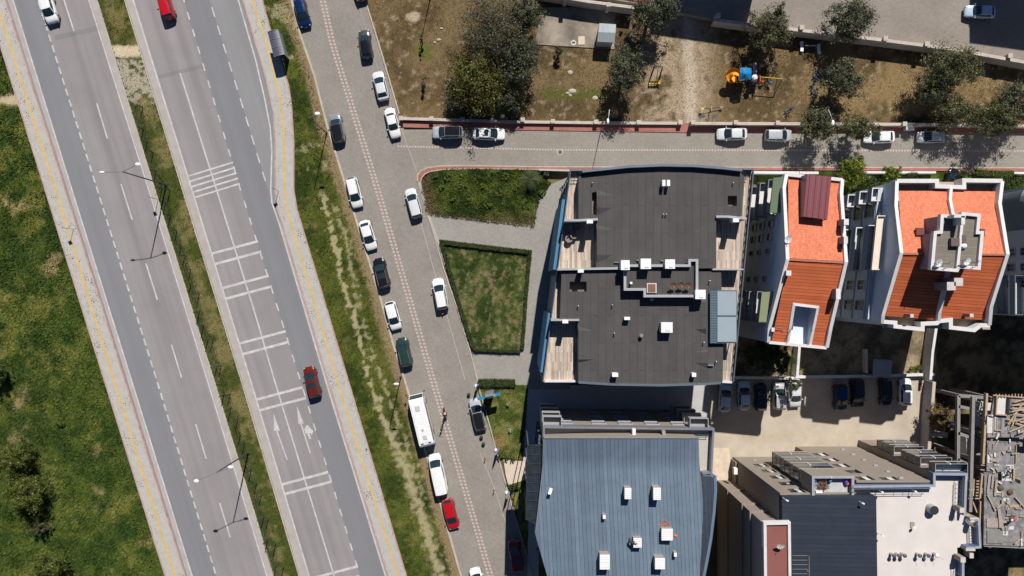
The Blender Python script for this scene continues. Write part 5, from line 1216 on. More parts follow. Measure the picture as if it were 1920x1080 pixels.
    for s in (-1, 1):
        for q0, q1 in ((.10, .50), (.53, .95)):
            if style == 'van' and q1 < .6: continue
            pane(sd(s), q0, q1, .14, .90, 'side_window', (0, s*off, .004))
    for s in (-1, 1):
        g = MB(); g.box((xf-.22, s*(hw+.09), zb+.03), (.14, .22, .14), 0, 0, .8); g.build('mirror', body if style != 'van' else m_trim, t)
        g = MB(); g.ball((.462*L, s*hw*.70, zh-.16), (.17, .15, .075), 10, 6); g.build('headlight', m_head, t, True)
        g = MB(); g.ball((-.475*L, s*hw*.74, ztk-.14), (.12, .16, .12), 10, 6); g.build('tail_light', m_tail, t, True)
        for x in (-.30, .30):
            g = MB(); N = 16; R_ = .33; y0, y1 = s*(hw-.22), s*(hw+.012)
            vs = [(x*L+R_*math.cos(6.2832*j/N), yy, R_+R_*math.sin(6.2832*j/N)) for yy in (y0, y1) for j in range(N)]
            g.add(vs, [(j, (j+1) % N, N+(j+1) % N, N+j) for j in range(N)]+[tuple(range(N)), tuple(range(N, 2*N))]); wh = g.build('wheel', m_tyre, t)
            g = MB(); vs = [(x*L+.21*math.cos(6.2832*j/N), s*(hw+.02), R_+.21*math.sin(6.2832*j/N)) for j in range(N)]; g.add(vs, [tuple(range(N))]); g.build('rim', m_rim, wh)
    g = MB(); g.box((.497*L, 0, .46), (.04, hw*1.15, .20)); g.build('grille', m_trim, t)
    for s in (-1, 1):
        g = MB(); g.box((s*.502*L, 0, .48 if s > 0 else .62), (.02, .50, .11)); g.build('number_plate', m_plate, t)
    g = MB(); g.tube([(xf+.05, -.5, zb+.06), (xf-.02, .15, zb+.16)], .012, 4); g.tube([(xf+.06, .1, zb+.06), (xf-.02, .62, zb+.14)], .012, 4); g.build('wiper', m_trim, t)
    t.location = loc; t.rotation_euler = (0, 0, rz); return t

WHITE = paint('white_paint', (.74, .74, .74), .28); SILV = paint('silver_paint', (.42, .435, .45), .3, .1); LSILV = paint('pale_silver_paint', (.58, .60, .61), .3, .0); DGREY = paint('dark_grey_paint', (.075, .078, .085), .25, .4)
BLACK = paint('black_paint', (.010, .010, .012), .16); NAVY = paint('navy_paint', (.006, .022, .085), .2, .2); RED = paint('red_paint', (.42, .006, .012), .25); DRED = paint('dark_red_paint', (.13, .016, .011), .22, .15)
GREEN = paint('dark_green_paint', (.022, .052, .046), .22, .2); MGREY = paint('mid_grey_paint', (.22, .235, .25), .25, .1); BSILV = paint('blue_silver_paint', (.42, .54, .68), .25, .0); MAROON = paint('maroon_paint', (.20, .006, .012), .2)
hd = lambda dx, dy: math.atan2(-dy, dx)
DN = hd(.29, 1); UP = hd(-.29, -1)
GW, GR, GL, GY = 'cars parked along the left kerb of the side street', 'cars parked along the right kerb of the side street', 'cars parked along the park wall', 'cars parked in the back yard'
def C(style, px, py, rz, body, label, name='parked_car', z=ZR+.02, **kw):
    x, y = P2(px, py, z+.7); return car(style, (x, y, z), rz, body, label, name=name, **kw)
C('suv', 92, 17, hd(.30, 1), WHITE, 'white off-roader driving down the left carriageway at the top left corner', 'car', L=4.3)
C('suv', 310.5, 9, hd(-.30, -1), RED, 'bright red off-roader driving up the highway at the top edge', 'car', L=4.5)
C('suv', 585.5, 716, hd(-.25, -1), DRED, 'dark red off-roader driving in the dark outer lane beside double white bars', 'car', L=4.7, roof=None, sunroof=True)
C('hatch', 566.5, 24, hd(.27, 1), NAVY, 'navy blue hatchback parked at the top of the side street', group=GW, L=4.3)
C('suv', 632, 240, hd(-.20, -1), MGREY, 'grey crossover with a black roof parked beside the verge lamp', roof=m_broof, group=GW, L=4.3)
C('wagon', 664.5, 361, hd(.25, 1), WHITE, 'white estate car uppermost of the white cars along the grass verge', group=GW, L=4.6, rails=True)
C('sedan', 690, 441, hd(.30, 1), WHITE, 'white saloon parked directly in front of the black off-roader', group=GW, L=4.55)
C('suv', 715.5, 512, hd(-.24, -1), BLACK, 'black off-roader parked along the grass verge between two white cars', group=GW, L=4.6, sunroof=True, rails=True)
C('hatch', 737, 592, hd(.27, 1), WHITE, 'white hatchback between the black and the dark green off-roader', group=GW, L=4.3)
C('suv', 758, 660, hd(-.22, -1), GREEN, 'dark green off-roader parked along the grass verge', group=GW, L=4.4, rails=True)
C('van', 821.5, 888, hd(-.22, -1), WHITE, 'white panel van parked behind the white minibus', 'parked_van', cat='van', group=GW, L=6.0, W=2.0)
C('hatch', 845, 964, hd(.25, 1), RED, 'red hatchback with a black sunroof parked behind the white van', group=GW, L=4.6)
C('hatch', 896, 1090, UP, WHITE, 'white car cut by the bottom edge near the dotted paving bands')
C('sedan', 672, -26, UP, DGREY, 'dark car just beyond the top edge above the dark grey hatchback', group=GR)
C('hatch', 685.5, 83, hd(-.14, -1), DGREY, 'dark grey hatchback parked along the park kerb', group=GR, L=4.3, roof=BLACK)
C('sedan', 713.5, 161, hd(-.24, -1), LSILV, 'silver white saloon parked between the dark grey hatchback and the boxy white saloon', group=GR, L=4.4)
C('oldsedan', 736, 230.5, hd(.26, 1), WHITE, 'boxy old white saloon parked at the corner of the park wall', group=GR, L=4.6)
C('wagon', 775.5, 381, hd(-.28, -1), LSILV, 'pale silver estate car parked beside the shrub covered corner plot', group=GR, L=4.5)
C('suv', 825.5, 551, hd(-.19, -1), WHITE, 'white off-roader parked beside the hedged lawn', group=GR, L=4.7, rails=True)
C('hatch', 895.5, 777, hd(-.24, -1), SILV, 'silver car with a black glass roof parked beside the blue sign', group=GR, L=4.9, roof=m_broof)
C('suv', 967, 1041, hd(-.16, -1), MAROON, 'dark red car parked in the shadow of the blue roofed block', group=GR, L=4.6, sunroof=True)
C('suv', 839, 248.5, hd(-1, .02), SILV, 'grey off-roader with a black roof at the left end of the park wall', group=GL, L=4.5, roof=m_broof, rails=True)
C('sedan', 916.5, 251, hd(1, .02), WHITE, 'white saloon with a black glass roof panel on the park lane', group=GL, L=4.8, sunroof=True)
C('sedan', 1372.5, 251.5, hd(-1, .01), LSILV, 'silver saloon parked below the playground', group=GL, L=4.5)
C('wagon', 1459.5, 254, hd(1, .01), SILV, 'grey silver estate car left of the roadside olive trees', group=GL, L=4.0)
C('sedan', 1648.5, 257, hd(-1, .01), WHITE, 'white saloon parked under the olive tree', group=GL, L=4.6)
C('hatch', 1745.5, 257, hd(-1, .01), SILV, 'silver hatchback parked beside the litter bin by the park wall', group=GL, L=4.05)
C('sedan', 1838, 22, hd(-1, -.05), BSILV, 'pale blue silver saloon parked in shade at the top right', z=1.02, L=4.5)
C('sedan', 1359.5, 746, hd(.06, -1), BSILV, 'leftmost pale blue saloon of the car park row', group=GY, L=4.3)
C('sedan', 1395, 742, hd(-.02, -1), BSILV, 'pale blue saloon second from the left in the car park row', group=GY, L=4.4)
C('hatch', 1426.5, 744, hd(.0, -1), BLACK, 'black hatchback next to two pale blue saloons in the car park', group=GY, L=4.1)
C('suv', 1461, 743, hd(.0, -1), SILV, 'silver off-roader with mirror bright roof beneath the yard tree', group=GY, L=4.0)
C('hatch', 1490, 737, hd(.05, 1), LSILV, 'light silver hatchback half covered by the yard tree', group=GY, L=4.2)
C('suv', 1575, 745, hd(.03, 1), NAVY, 'dark blue car left of the pair of black cars in the yard', group=GY, L=4.0)
C('suv', 1607, 738, hd(.03, 1), BLACK, 'black car in the middle of the car park row', group=GY, L=4.3)
C('hatch', 1660, 735, hd(.03, 1), BLACK, 'black car parked under the sheet metal shelter roof', group=GY, L=4.2)
C('hatch', 1697.5, 735, hd(.0, -1), WHITE, 'white car at the right end of the car park row', group=GY, L=4.0)
C('hatch', 1783, 341, hd(.35, -1), BLACK, 'black car parked in the drive between the white parapets', L=4.2, z=.1)

# minibus
x, y = P2(790, 789, 2.4); t = thing('minibus', (0, 0, 0), 'white minibus parked on the side street, two roof hatches on top', 'minibus')
m = MB(); L, W = 7.5, 2.15
prof = [(-.5, .5), (-.5, 2.5), (-.46, 2.78), (.40, 2.78), (.455, 2.45), (.5, 1.35), (.51, .9), (.5, .45)]
sec = lambda k: k
vs = []; n = len(prof)
for s, q in ((-1, 1.0), (-.98, .0), (.98, .0), (1, 1.0)): vs += [(px_*L, s*W/2, z) for px_, z in prof]
m.add(vs, [(i, n*3+i, n*3+(i+1) % n, (i+1) % n) for i in range(n)]+[tuple(range(n)), tuple(3*n+i for i in range(n))[::-1]])
m.build('body', WHITE, t)
m = MB(); m.box((-.03*L, 0, 2.80), (.80*L, W*.86, .08)); m.box((-.03*L, 0, 2.845), (.76*L, W*.78, .05)); ro = m.build('roof', WHITE, t)
for px_, py_, sx, sy in ((.26, .05, .75, .72), (-.32, -.02, .62, .62)): m = MB(); m.box((px_*L, py_, 2.90), (sx, sy, .12), 0, 0, .9); m.build('roof_hatch', M('hatch_grey', (.45, .45, .45), .5), ro)
m = MB(); m.cyl((-.17*L, .05), .2, 2.8, 2.98, 14, .14); m.build('roof_vent', m_greycop, ro)
for s in (-1, 1): m = MB(); m.box((-.39*L, s*.55, 2.88), (.5, .35, .06)); m.box((-.43*L, s*.55, 2.9), (.05, .4, .1), 0, 1); m.build('roof_step', [WHITE, m_trim], ro)
m = MB(); m.add([(.404*L, -W*.46, 2.72), (.404*L, W*.46, 2.72), (.457*L, W*.46, 2.42), (.457*L, -W*.46, 2.42), (.4985*L+.02, W*.45, 1.45), (.4985*L+.02, -W*.45, 1.45)], [(0, 3, 2, 1), (3, 5, 4, 2)]); m.v = [(a+.012, b, c+.012) for a, b, c in m.v]; m.build('windscreen', m_cglass, t)
m = MB(); m.box((-.5*L-.01, 0, 2.0), (.03, W*.8, .8)); m.build('rear_window', m_cglass, t)
for s in (-1, 1):
    for k in range(5): m = MB(); m.box((lerp(-.43, .33, (k+.5)/5)*L, s*(W/2+.005), 1.95), (1.05, .03, .85)); m.build('side_window', m_cglass, t)
    m = MB(); m.tube([(.45*L, s*W/2, 2.3), (.53*L, s*(W/2+.15), 2.35), (.55*L, s*(W/2+.3), 2.1)], .03, 5); m.box((.55*L, s*(W/2+.3), 1.9), (.1, .25, .45)); m.build('mirror', m_trim, t)
    m = MB(); m.box((.505*L, s*W*.38, .75), (.06, .35, .2)); m.build('headlight', m_head, t); m = MB(); m.box((-.503*L, s*W*.43, 1.1), (.03, .15, .5)); m.build('tail_light', m_tail, t)
    for x_ in (-.3, .32):
        m = MB(); N = 16; R_ = .42; vs = [(x_*L+R_*math.cos(6.2832*j/N), yy, R_+R_*math.sin(6.2832*j/N)) for yy in (s*(W/2-.25), s*(W/2+.01)) for j in range(N)]
        m.add(vs, [(j, (j+1) % N, N+(j+1) % N, N+j) for j in range(N)]+[tuple(range(N)), tuple(range(N, 2*N))]); wh = m.build('wheel', m_tyre, t)
        m = MB(); m.add([(x_*L+.25*math.cos(6.2832*j/N), s*(W/2+.02), R_+.25*math.sin(6.2832*j/N)) for j in range(N)], [tuple(range(N))]); m.build('rim', m_rim, wh)
t.location = (x, y, ZR); t.rotation_euler = (0, 0, hd(-.245, -1))
# motorbikes and people
def motorbike(px, py, rz, label):
    x, y = P2(px, py, .6); t = thing('motorbike', (0, 0, 0), label, 'motorbike')
    for x_ in (-.62, .62):
        m = MB(); N = 16; vs = []
        for s in (-.06, .06): vs += [(x_+.29*math.cos(6.2832*j/N), s, .29+.29*math.sin(6.2832*j/N)) for j in range(N)]
        m.add(vs, [(j, (j+1) % N, N+(j+1) % N, N+j) for j in range(N)]+[tuple(range(N)), tuple(range(N, 2*N))]); m.build('wheel', m_tyre, t)
    m = MB(); m.ball((.12, 0, .75), (.32, .16, .18), 10, 6); m.build('fuel_tank', DGREY, t, True)
    m = MB(); m.box((-.05, 0, .45), (.7, .22, .35), 0, 0, .8); m.tube([(.62, .0, .3), (.42, 0, .95)], .05); m.tube([(-.62, 0, .3), (-.2, 0, .6)], .05); m.build('frame', m_trim, t)
    m = MB(); m.box((-.38, 0, .78), (.62, .26, .12), 0, 0, .9); m.build('saddle', m_trim, t)
    m = MB(); m.tube([(.36, -.36, 1.0), (.45, -.1, 1.0), (.45, .1, 1.0), (.36, .36, 1.0)], .025, 5); m.build('handlebar', m_alu, t)
    t.location = (x, y, ZR); t.rotation_euler = (0, 0, rz); return t
motorbike(834, 775, hd(-.25, -1)+math.pi, 'motorbike with its rider on the dotted paving band'); motorbike(828, 803, hd(-.3, 1), 'lone dark motorbike between the minibus and the dotted paving band')
m_skin = M('skin', (.42, .25, .17), .6); 
def person(px, py, z, rz, label, pose, top, trou, hat=None, seat=0.):
    """body grown with the Skin modifier; local x forward"""
    x, y = P2(px, py, z+.9); t = thing('person', (0, 0, 0), label, 'person')
    if pose == 'ride': J = dict(pel=(0, 0, .88), ch=(.18, 0, 1.28), nk=(.24, 0, 1.45), hd=(.30, 0, 1.60), k=(.32, .22, .72), f=(.10, .20, .28), toe=(.30, .21, .24), el=(.42, .28, 1.12), ha=(.66, .34, 1.06))
    elif pose == 'bend': J = dict(pel=(0, 0, .80), ch=(.42, 0, 1.02), nk=(.58, 0, 1.06), hd=(.72, 0, 1.06), k=(.12, .16, .45), f=(0, .17, .06), toe=(.16, .18, .04), el=(.60, .28, .82), ha=(.80, .20, .72))
    else: J = dict(pel=(0, 0, .92), ch=(.03, 0, 1.30), nk=(.03, 0, 1.48), hd=(.05, 0, 1.62), k=(.06, .11, .50), f=(-.02, .12, .07), toe=(.14, .13, .04), el=(.02, .27, 1.15), ha=(.16, .26, .92))
    V = [J['pel'], J['ch'], J['nk'], J['hd']]; E = [(0, 1), (1, 2), (2, 3)]; R_ = [.15, .17, .065, .10]
    for s in (1, -1):
        b = len(V); mir = lambda p: (p[0], p[1]*s, p[2])
        V += [mir((J['pel'][0], .10, J['pel'][2]-.06)), mir(J['k']), mir(J['f']), mir(J['toe']), mir((J['ch'][0]+.02, .19, J['ch'][2]+.08)), mir(J['el']), mir(J['ha'])]
        E += [(0, b), (b, b+1), (b+1, b+2), (b+2, b+3), (1, b+4), (b+4, b+5), (b+5, b+6)]; R_ += [.10, .072, .048, .04, .065, .045, .035]
        hx, hy, hz = mir(J['ha']); 
        for q in range(5):
            k = len(V); a = (q-1.5)*.018; thumb = q == 4
            V += [(hx+.05, hy+(a if not thumb else -s*.03), hz-.02), (hx+(.085+.012*(q in (1, 2)) if not thumb else .07), hy+(a if not thumb else -s*.05), hz-.045)]; E += [(b+6, k), (k, k+1)]; R_ += [.010, .008]
    me = bpy.data.meshes.new('body'); me.from_pydata(V, E, []); o = bpy.data.objects.new('body', me); COL.objects.link(o)
    sk = o.modifiers.new('skin', 'SKIN'); 
    for v, r_ in zip(me.skin_vertices[0].data, R_): v.radius = (r_, r_)
    me.skin_vertices[0].data[0].use_root = True
    sb = o.modifiers.new('sub', 'SUBSURF'); sb.levels = 1; sb.render_levels = 1
    dg = bpy.context.evaluated_depsgraph_get(); me2 = bpy.data.meshes.new_from_object(o.evaluated_get(dg)); bpy.data.objects.remove(o)
    for mm_ in (m_skin, top, trou): me2.materials.append(mm_)
    for p in me2.polygons:
        c = p.center; p.use_smooth = True; pz = J['pel'][2]
        dh = (Vector(J['ha'])-Vector((c.x, abs(c.y), c.z))).length; dhd = (Vector(J['hd'])-c).length
        p.material_index = 0 if dh < .13 or dhd < .17 else (2 if c.z < pz-.02 and (Vector(J['ch'])-c).length > .3 and (Vector(J['el'])-Vector((c.x, abs(c.y), c.z))).length > .16 else 1)
    o = bpy.data.objects.new('body', me2); COL.objects.link(o); o.parent = t
    hx, hy, hz = J['hd']; m = MB()
    m.ball((hx-.01, 0, hz+.04), (.115, .10, .10), 12, 7, half=False) if not hat else m.ball((hx, 0, hz+.04), (.14, .125, .11), 12, 7)
    if hat: m.cyl((hx+.03, 0), .16, hz+.03, hz+.045, 14)
    m.build('helmet' if hat else 'hair', hat or M('dark_hair', (.02, .014, .01), .7), t, True)
    m = MB(); m.ball((hx+.105, 0, hz-.01), (.022, .018, .03), 8, 5)
    for s in (-1, 1): m.ball((hx+.09, s*.035, hz+.015), .012, 6, 4, 1); m.ball((hx, s*.10, hz), (.02, .012, .03), 6, 4)
    m.box((hx+.092, 0, hz-.055), (.012, .045, .012), 0, 2); m.build('face', [m_skin, m_dark, M('lips', (.3, .11, .09), .6)], t, True)
    t.location = (x, y, z); t.rotation_euler = (0, 0, rz); return t
m_wdark = M('work_dark', (.035, .045, .055), .85, var=.2, scale=6, coord='obj'); m_orange = M('hi_vis_orange', (.62, .10, .02), .7); m_wred = M('work_red', (.42, .06, .03), .8); m_wblue = M('work_blue', (.05, .07, .11), .85); m_tan = M('tan_cloth', (.42, .27, .17), .85); m_helw = M('white_helmet', (.7, .7, .7), .4); m_helo = M('orange_helmet', (.62, .16, .04), .4)
person(834, 773.5, ZR, hd(-.25, -1)+math.pi, 'rider in dark clothes and tan sleeves sitting on the motorbike', 'ride', m_tan, m_wdark)
x, y = P2(1180, 1018, 15.5); person(1181, 1016, zBx(x, y), math.radians(-10), 'roof worker in dark clothes and orange helmet bending over a vent on the blue roof', 'bend', m_wdark, m_wdark, m_helo)
person(1905.5, 971, zs+.02, math.radians(200), 'building worker in red and orange on the concrete deck of the unfinished building', 'bend', m_wred, m_wblue, m_helw)
person(1855.5, 781, zs+.02, math.radians(80), 'building worker in dark blue by the timber beam of the unfinished building', 'stand', m_wblue, m_wblue)
# things the roof worker left on the blue roof
def onroof(px, py): 
    x, y = P2(px, py, 15.4); return (x, y, zBx(x, y))
p = onroof(1268.5, 1008); o = thing('hard_hat', p, 'orange hard hat lying on the blue roof right of a white vent box', 'hard hat'); m = MB(); m.ball((0, 0, .02), (.2, .17, .17), 12, 6, half=True); m.cyl((.03, 0), .22, 0.01, .03, 14); m.build('shell', m_helo, o, True)
p = onroof(1248, 985); o = thing('cable', p, 'tangle of orange cable lying on the blue roof above a white vent box', 'cable'); m = MB()
pts = [(random.gauss(0, .35), random.gauss(0, .22), .05+.05*random.random()) for _ in range(16)]; m.tube(pts, .03, 5); m.build('strand', M('orange_cable', (.50, .13, .05), .6), o)
# ================================================================== trees and shrubs
m_leaf = leafmat('leaves'); m_bark = M('bark', (.11, .085, .065), .95, var=.3, scale=6., coord='obj', bump=.03)
def leafcloud(cent, rad, n, clump, size, cols, flat=.0, top_bias=0., seed=0, hollow=.35, shape=None):
    """leaf quads in clumps through an ellipsoid; returns V,F,C"""
    r_ = np.random.default_rng(seed)
    nc = max(6, n//clump); d = r_.normal(size=(nc, 3)); d /= np.linalg.norm(d, axis=1)[:, None]
    rr = hollow+(1-hollow)*r_.random((nc, 1))**.55
    rr *= .62+.58*r_.random((nc, 1)); c = d*rr*np.array(rad)
    if shape is not None: c = shape(c, r_)
    cs = .165*max(rad[0], rad[1])*(.5+1.0*r_.random(nc))
    ids = r_.integers(0, nc, n); off = r_.normal(size=(n, 3))*cs[ids][:, None]*np.array([.62, .62, .45]); pos = c[ids]+off
    nrm = .65*r_.normal(size=(n, 3))+np.array([0, 0, .55])+1.0*off/np.maximum(cs[ids][:, None], .01)+.35*c[ids]/np.array(rad)
    nrm /= np.linalg.norm(nrm, axis=1)[:, None]; a = r_.normal(size=(n, 3)); u = np.cross(nrm, a); u /= np.linalg.norm(u, axis=1)[:, None]; v = np.cross(nrm, u)
    s = size*(.6+.8*r_.random((n, 1))); asp = .45+.25*r_.random((n, 1))
    V = np.stack([pos+u*s, pos+v*s*asp, pos-u*s, pos-v*s*asp], 1).reshape(-1, 3)+np.array(cent)
    F = np.arange(4*n).reshape(-1, 4)
    cl = np.array(cols); k = r_.random(nc)[:, None]; base = cl[0]*(1-k)+cl[1]*k; tip = (r_.random(n) < .12)[:, None]
    C_ = base[ids]*(.8+.4*r_.random((n, 1))); C_ = np.where(tip, cl[2]*(.7+.6*r_.random((n, 1))), C_)
    return V, F, np.repeat(np.clip(C_, 0, 1), 4, axis=0)
OLIVE = [(.034, .042, .022), (.088, .097, .052), (.15, .153, .09)]; OLIVE2 = [(.040, .047, .020), (.105, .106, .046), (.175, .165, .08)]; YELL = [(.05, .052, .014), (.115, .108, .022), (.19, .17, .04)]
BRIGHT = [(.045, .075, .006), (.13, .16, .012), (.28, .27, .03)]; DKGRN = [(.022, .040, .010), (.055, .085, .018), (.11, .13, .03)]; MEAD = [(.040, .055, .010), (.095, .115, .020), (.17, .175, .035)]; GREY = [(.055, .055, .03), (.10, .095, .055), (.15, .14, .09)]
NT = [0]
def tree(px, py, z, r, ry, rz_, cols, label, n=2600, size=.17, name='tree', group=None, cat='tree', base=None, hollow=.3, clump=34, dens=1.0, trunk=True):
    """crown centre at photo px,py at height z; radii r,ry,rz_ metres"""
    if cols in (OLIVE, OLIVE2) and r > 1.5: r *= 1.07; ry *= 1.07; rz_ *= 1.2; z -= .2
    if cols is MEAD and r > 2: z += .4; rz_ *= 1.25
    NT[0] += 1; x, y = P2(px, py, z); t = thing(name, (x, y, base or .08), label, cat, group)
    zb = z-(base or .08); rr = random.Random(NT[0])
    if trunk:
        m = MB(); lean = (rr.uniform(-.2, .2), rr.uniform(-.2, .2)); zf = max(.3, zb-rz_*.55)
        m.tube([(0, 0, -.1), (lean[0]*.3, lean[1]*.3, zf*.5), (lean[0], lean[1], zf)], [.06*r+.08, .045*r+.07, .04*r+.05], 9)
        for k in range(8):
            a = k*.785+rr.uniform(-.3, .3); e = rr.uniform(.45, .8); q = (lean[0]+r*e*math.cos(a), lean[1]+ry*e*math.sin(a), zb+rz_*rr.uniform(-.25, .5)); mid = (q[0]*.45+lean[0]*.5, q[1]*.45+lean[1]*.5, lerp(zf, q[2], .6))
            m.tube([(lean[0], lean[1], zf-.15), mid, q], [.03*r+.03, .016*r+.03, .012], 6)
        m.build('trunk', m_bark, t, True)
    V, F, C_ = leafcloud((0, 0, zb), (r, ry, rz_), int(n*dens*2.7), int(clump*2.3), size*.68, cols, seed=NT[0], hollow=hollow)
    V = V[:, :]; V[:, 2] = np.maximum(V[:, 2], .05)
    o0 = np.array(rootloc(t)); npmesh('crown', V+o0, F, m_leaf, t, C_); return t
GO = 'olive trees in and around the park'
tree(985, 22, 5.0, 2.6, 2.6, 2.2, OLIVE, 'olive tree at the top edge left of the concrete pad', 2600)
tree(972, 108, 4.4, 2.7, 4.2, 2.3, OLIVE, 'tall dark olive tree on the right side of the big tree clump', 4200)
tree(955, 192, 2.5, 2.1, 1.9, 1.4, OLIVE, 'grey green olive at the bottom of the big tree clump', 1900)
tree(893, 150, 3.7, 4.3, 4.9, 2.6, YELL, 'broad yellow green tree in the middle of the big tree clump', 6800, .18)
tree(862, 190, 2.0, 2.6, 1.7, 1.2, [(.05, .055, .03), (.10, .10, .05), (.16, .15, .08)], 'low dark growth at the foot of the yellow green tree', 1500)
# big bare tree
def bare_tree(px, py, z, r, label):
    x, y = P2(px, py, z*.8); t = thing('bare_tree', (x, y, .08), label, 'tree'); rr = random.Random(5); m = MB()
    def grow(p, d, ln, rad, lv):
        q = p+d*ln; mid = (p+q)/2+Vector((rr.gauss(0, .05), rr.gauss(0, .05), rr.gauss(0, .03)))*ln
        m.tube([p, mid, q], [rad, rad*.8, rad*.62], 5 if lv < 2 else 3)
        if lv >= 5: return
        for k in range(3 if lv < 4 else 4):
            dd = (d+Vector((rr.gauss(0, .55), rr.gauss(0, .55), rr.gauss(.05, .28)))).normalized(); grow(q if k else mid, dd, ln*rr.uniform(.62, .82), rad*.6, lv+1)
    for k in range(7):
        a = k*.9+.2; grow(Vector((0, 0, 1.0)), Vector((math.cos(a)*.75, math.sin(a)*.75, .75)).normalized(), r*.36, .13, 1)
    m.tube([(0, 0, -.1), (0, 0, 1.1)], [.3, .24], 9); m.build('trunk', M('grey_bark', (.155, .135, .105), .95, var=.25, scale=4, coord='obj'), t)
    V, F, C_ = leafcloud((0, 0, z*.82), (r, r*.9, z*.33), 15000, 60, .10, GREY, seed=99, hollow=.15); npmesh('crown', V+np.array(rootloc(t)), F, m_leaf, t, C_); return t
bare_tree(922, 52, 7.0, 5.6, 'big grey half bare tree spreading at the top of the tree clump')
tree(1225, 18, 4.8, 3.4, 2.7, 2.0, OLIVE, 'olive tree at the top edge left of the gate shadow', 3200)
tree(1176, 128, 5.2, 2.2, 3.4, 2.1, OLIVE, 'narrow olive tree left of the yellow climbing frame', 3000)
tree(1049, 94, 1.6, .7, .9, .9, OLIVE, 'very small olive tree just below the concrete pad', 420, .12)
tree(794, 157, 1.3, .45, 1.0, .7, OLIVE, 'tiny grey shrub standing alone in the left part of the park', 260, .11, cat='shrub')
tree(789, 70, 2.2, .35, .7, 1.2, OLIVE, 'thin sapling above the green patch in the left part of the park', 160, .10)
tree(1445, 50, 4.6, 3.1, 3.0, 2.0, OLIVE2, 'round olive tree above the playground slide', 3200)
tree(1594, 38, 4.9, 3.0, 3.5, 2.1, OLIVE, 'olive tree overhanging the upper road wall right of the white benches', 3500)
tree(1581, 150, 4.2, 2.9, 2.6, 1.8, OLIVE, 'olive tree right of the row of exercise machines', 2800)
tree(1787, 126, 5.2, 4.0, 3.0, 2.2, OLIVE2, 'large spreading olive by the upper road wall', 3900)
tree(1750, 165, 4.0, 2.6, 3.0, 1.7, OLIVE, 'olive tree left of the large spreading olive', 2400)
tree(1792, 214, 4.0, 3.0, 2.1, 1.7, OLIVE2, 'olive tree between the large spreading olive and the park lane', 2300)
tree(1872, 218, 4.4, 3.4, 2.6, 1.8, OLIVE2, 'olive tree overhanging the park lane at the right', 2900)
tree(1912, 190, 4.6, 2.8, 3.0, 2.0, OLIVE, 'olive tree cut by the right edge above the park lane', 2500)
tree(1534, 236, 4.2, 2.9, 2.3, 1.7, OLIVE2, 'olive tree overhanging the wall beside the park lamp', 2700)
tree(1612, 238, 3.9, 2.5, 1.9, 1.6, OLIVE2, 'olive tree leaning over the white saloon on the park lane', 1900)
tree(1601, 322, 3.4, 2.1, 2.3, 1.9, BRIGHT, 'bright yellow green tree between the two tiled roof blocks', 3000, .15)
tree(1671, 325, 2.6, 1.4, 1.3, 1.2, BRIGHT, 'smaller bright yellow green tree by the lane kerb', 1300, .14)
tree(1710, 328, 1.3, 1.0, .6, .8, DKGRN, 'dark green bush along the white garden wall', 500, .12, name='shrub', cat='shrub')
tree(1813, 322, 2.6, 1.0, .9, 1.2, GREY, 'small grey leaved tree beside the black car in the drive', 600, .12)
tree(1628, 352, 2.0, 2.2, 1.6, 1.0, DKGRN, 'dense dark shrubbery beneath the bright green tree', 1700, .14, name='shrub', cat='shrub', trunk=False)
tree(1795, 336, 1.0, 1.3, 1.1, .8, DKGRN, 'dark shrub between the drive and the parapets', 700, .12, name='shrub', cat='shrub', trunk=False)
tree(1893, 345, 1.2, 2.6, 1.2, .9, DKGRN, 'leafy bed beside the curved glass bay', 1200, .13, name='shrub', cat='shrub', trunk=False)
tree(1462, 676, 4.2, 2.0, 2.2, 1.6, DKGRN, 'dark shaded tree between the car park and the maroon topped block', 2400, .17)
tree(1425, 668, 5.0, 2.7, 2.6, 1.8, DKGRN, 'dark shaded tree next to the felt roofed block', 2200, .17)
tree(1490, 722, 4.2, 1.1, 1.0, .9, OLIVE, 'light olive branch hanging over the silver hatchback in the car park', 700, .14)
tree(1500, 694, .9, .4, .5, .5, BRIGHT, 'small bright green plant at the foot of the white yard wall', 160, .12, name='shrub', cat='shrub', trunk=False)
tree(1715, 690, .6, 1.1, .5, .4, BRIGHT, 'green weeds along the yard wall beside a blue tub', 300, .12, name='shrub', cat='shrub', trunk=False)
tree(1762, 785, 3.5, 1.6, 2.0, 1.6, [(.08, .05, .02), (.16, .11, .045), (.22, .16, .07)], 'brown leaved tree beside the yard wall', 2200, .14)
tree(1748, 852, 2.4, .7, 1.0, 1.0, [(.14, .11, .05), (.28, .22, .12), (.40, .34, .22)], 'pale dry bush at the end of the yard wall', 700, .12, name='shrub', cat='shrub')
tree(28, 859, 3.0, 2.5, 2.9, 1.9, MEAD, 'upper round tree on the meadow at the left edge', 3300, .15)
tree(47, 924, 2.8, 3.2, 2.7, 1.9, MEAD, 'largest round tree on the meadow', 3800, .15)
tree(75, 989, 1.4, 1.4, 1.1, 1.0, [(.05, .05, .025), (.09, .09, .04), (.13, .12, .07)], 'small dark bush below the largest meadow tree', 900, .12, name='shrub', cat='shrub')
tree(88, 1064, 2.8, 3.0, 2.5, 1.8, MEAD, 'meadow tree at the bottom edge', 3200, .15)
tree(-8, 702, 2.6, 1.6, 1.6, 1.4, DKGRN, 'dark tree peeking in at the left edge of the meadow', 1300, .15)
tree(113, 796, .5, .7, .6, .4, DKGRN, 'low green clump of weeds alone on the meadow', 240, .12, name='shrub', cat='shrub', trunk=False)
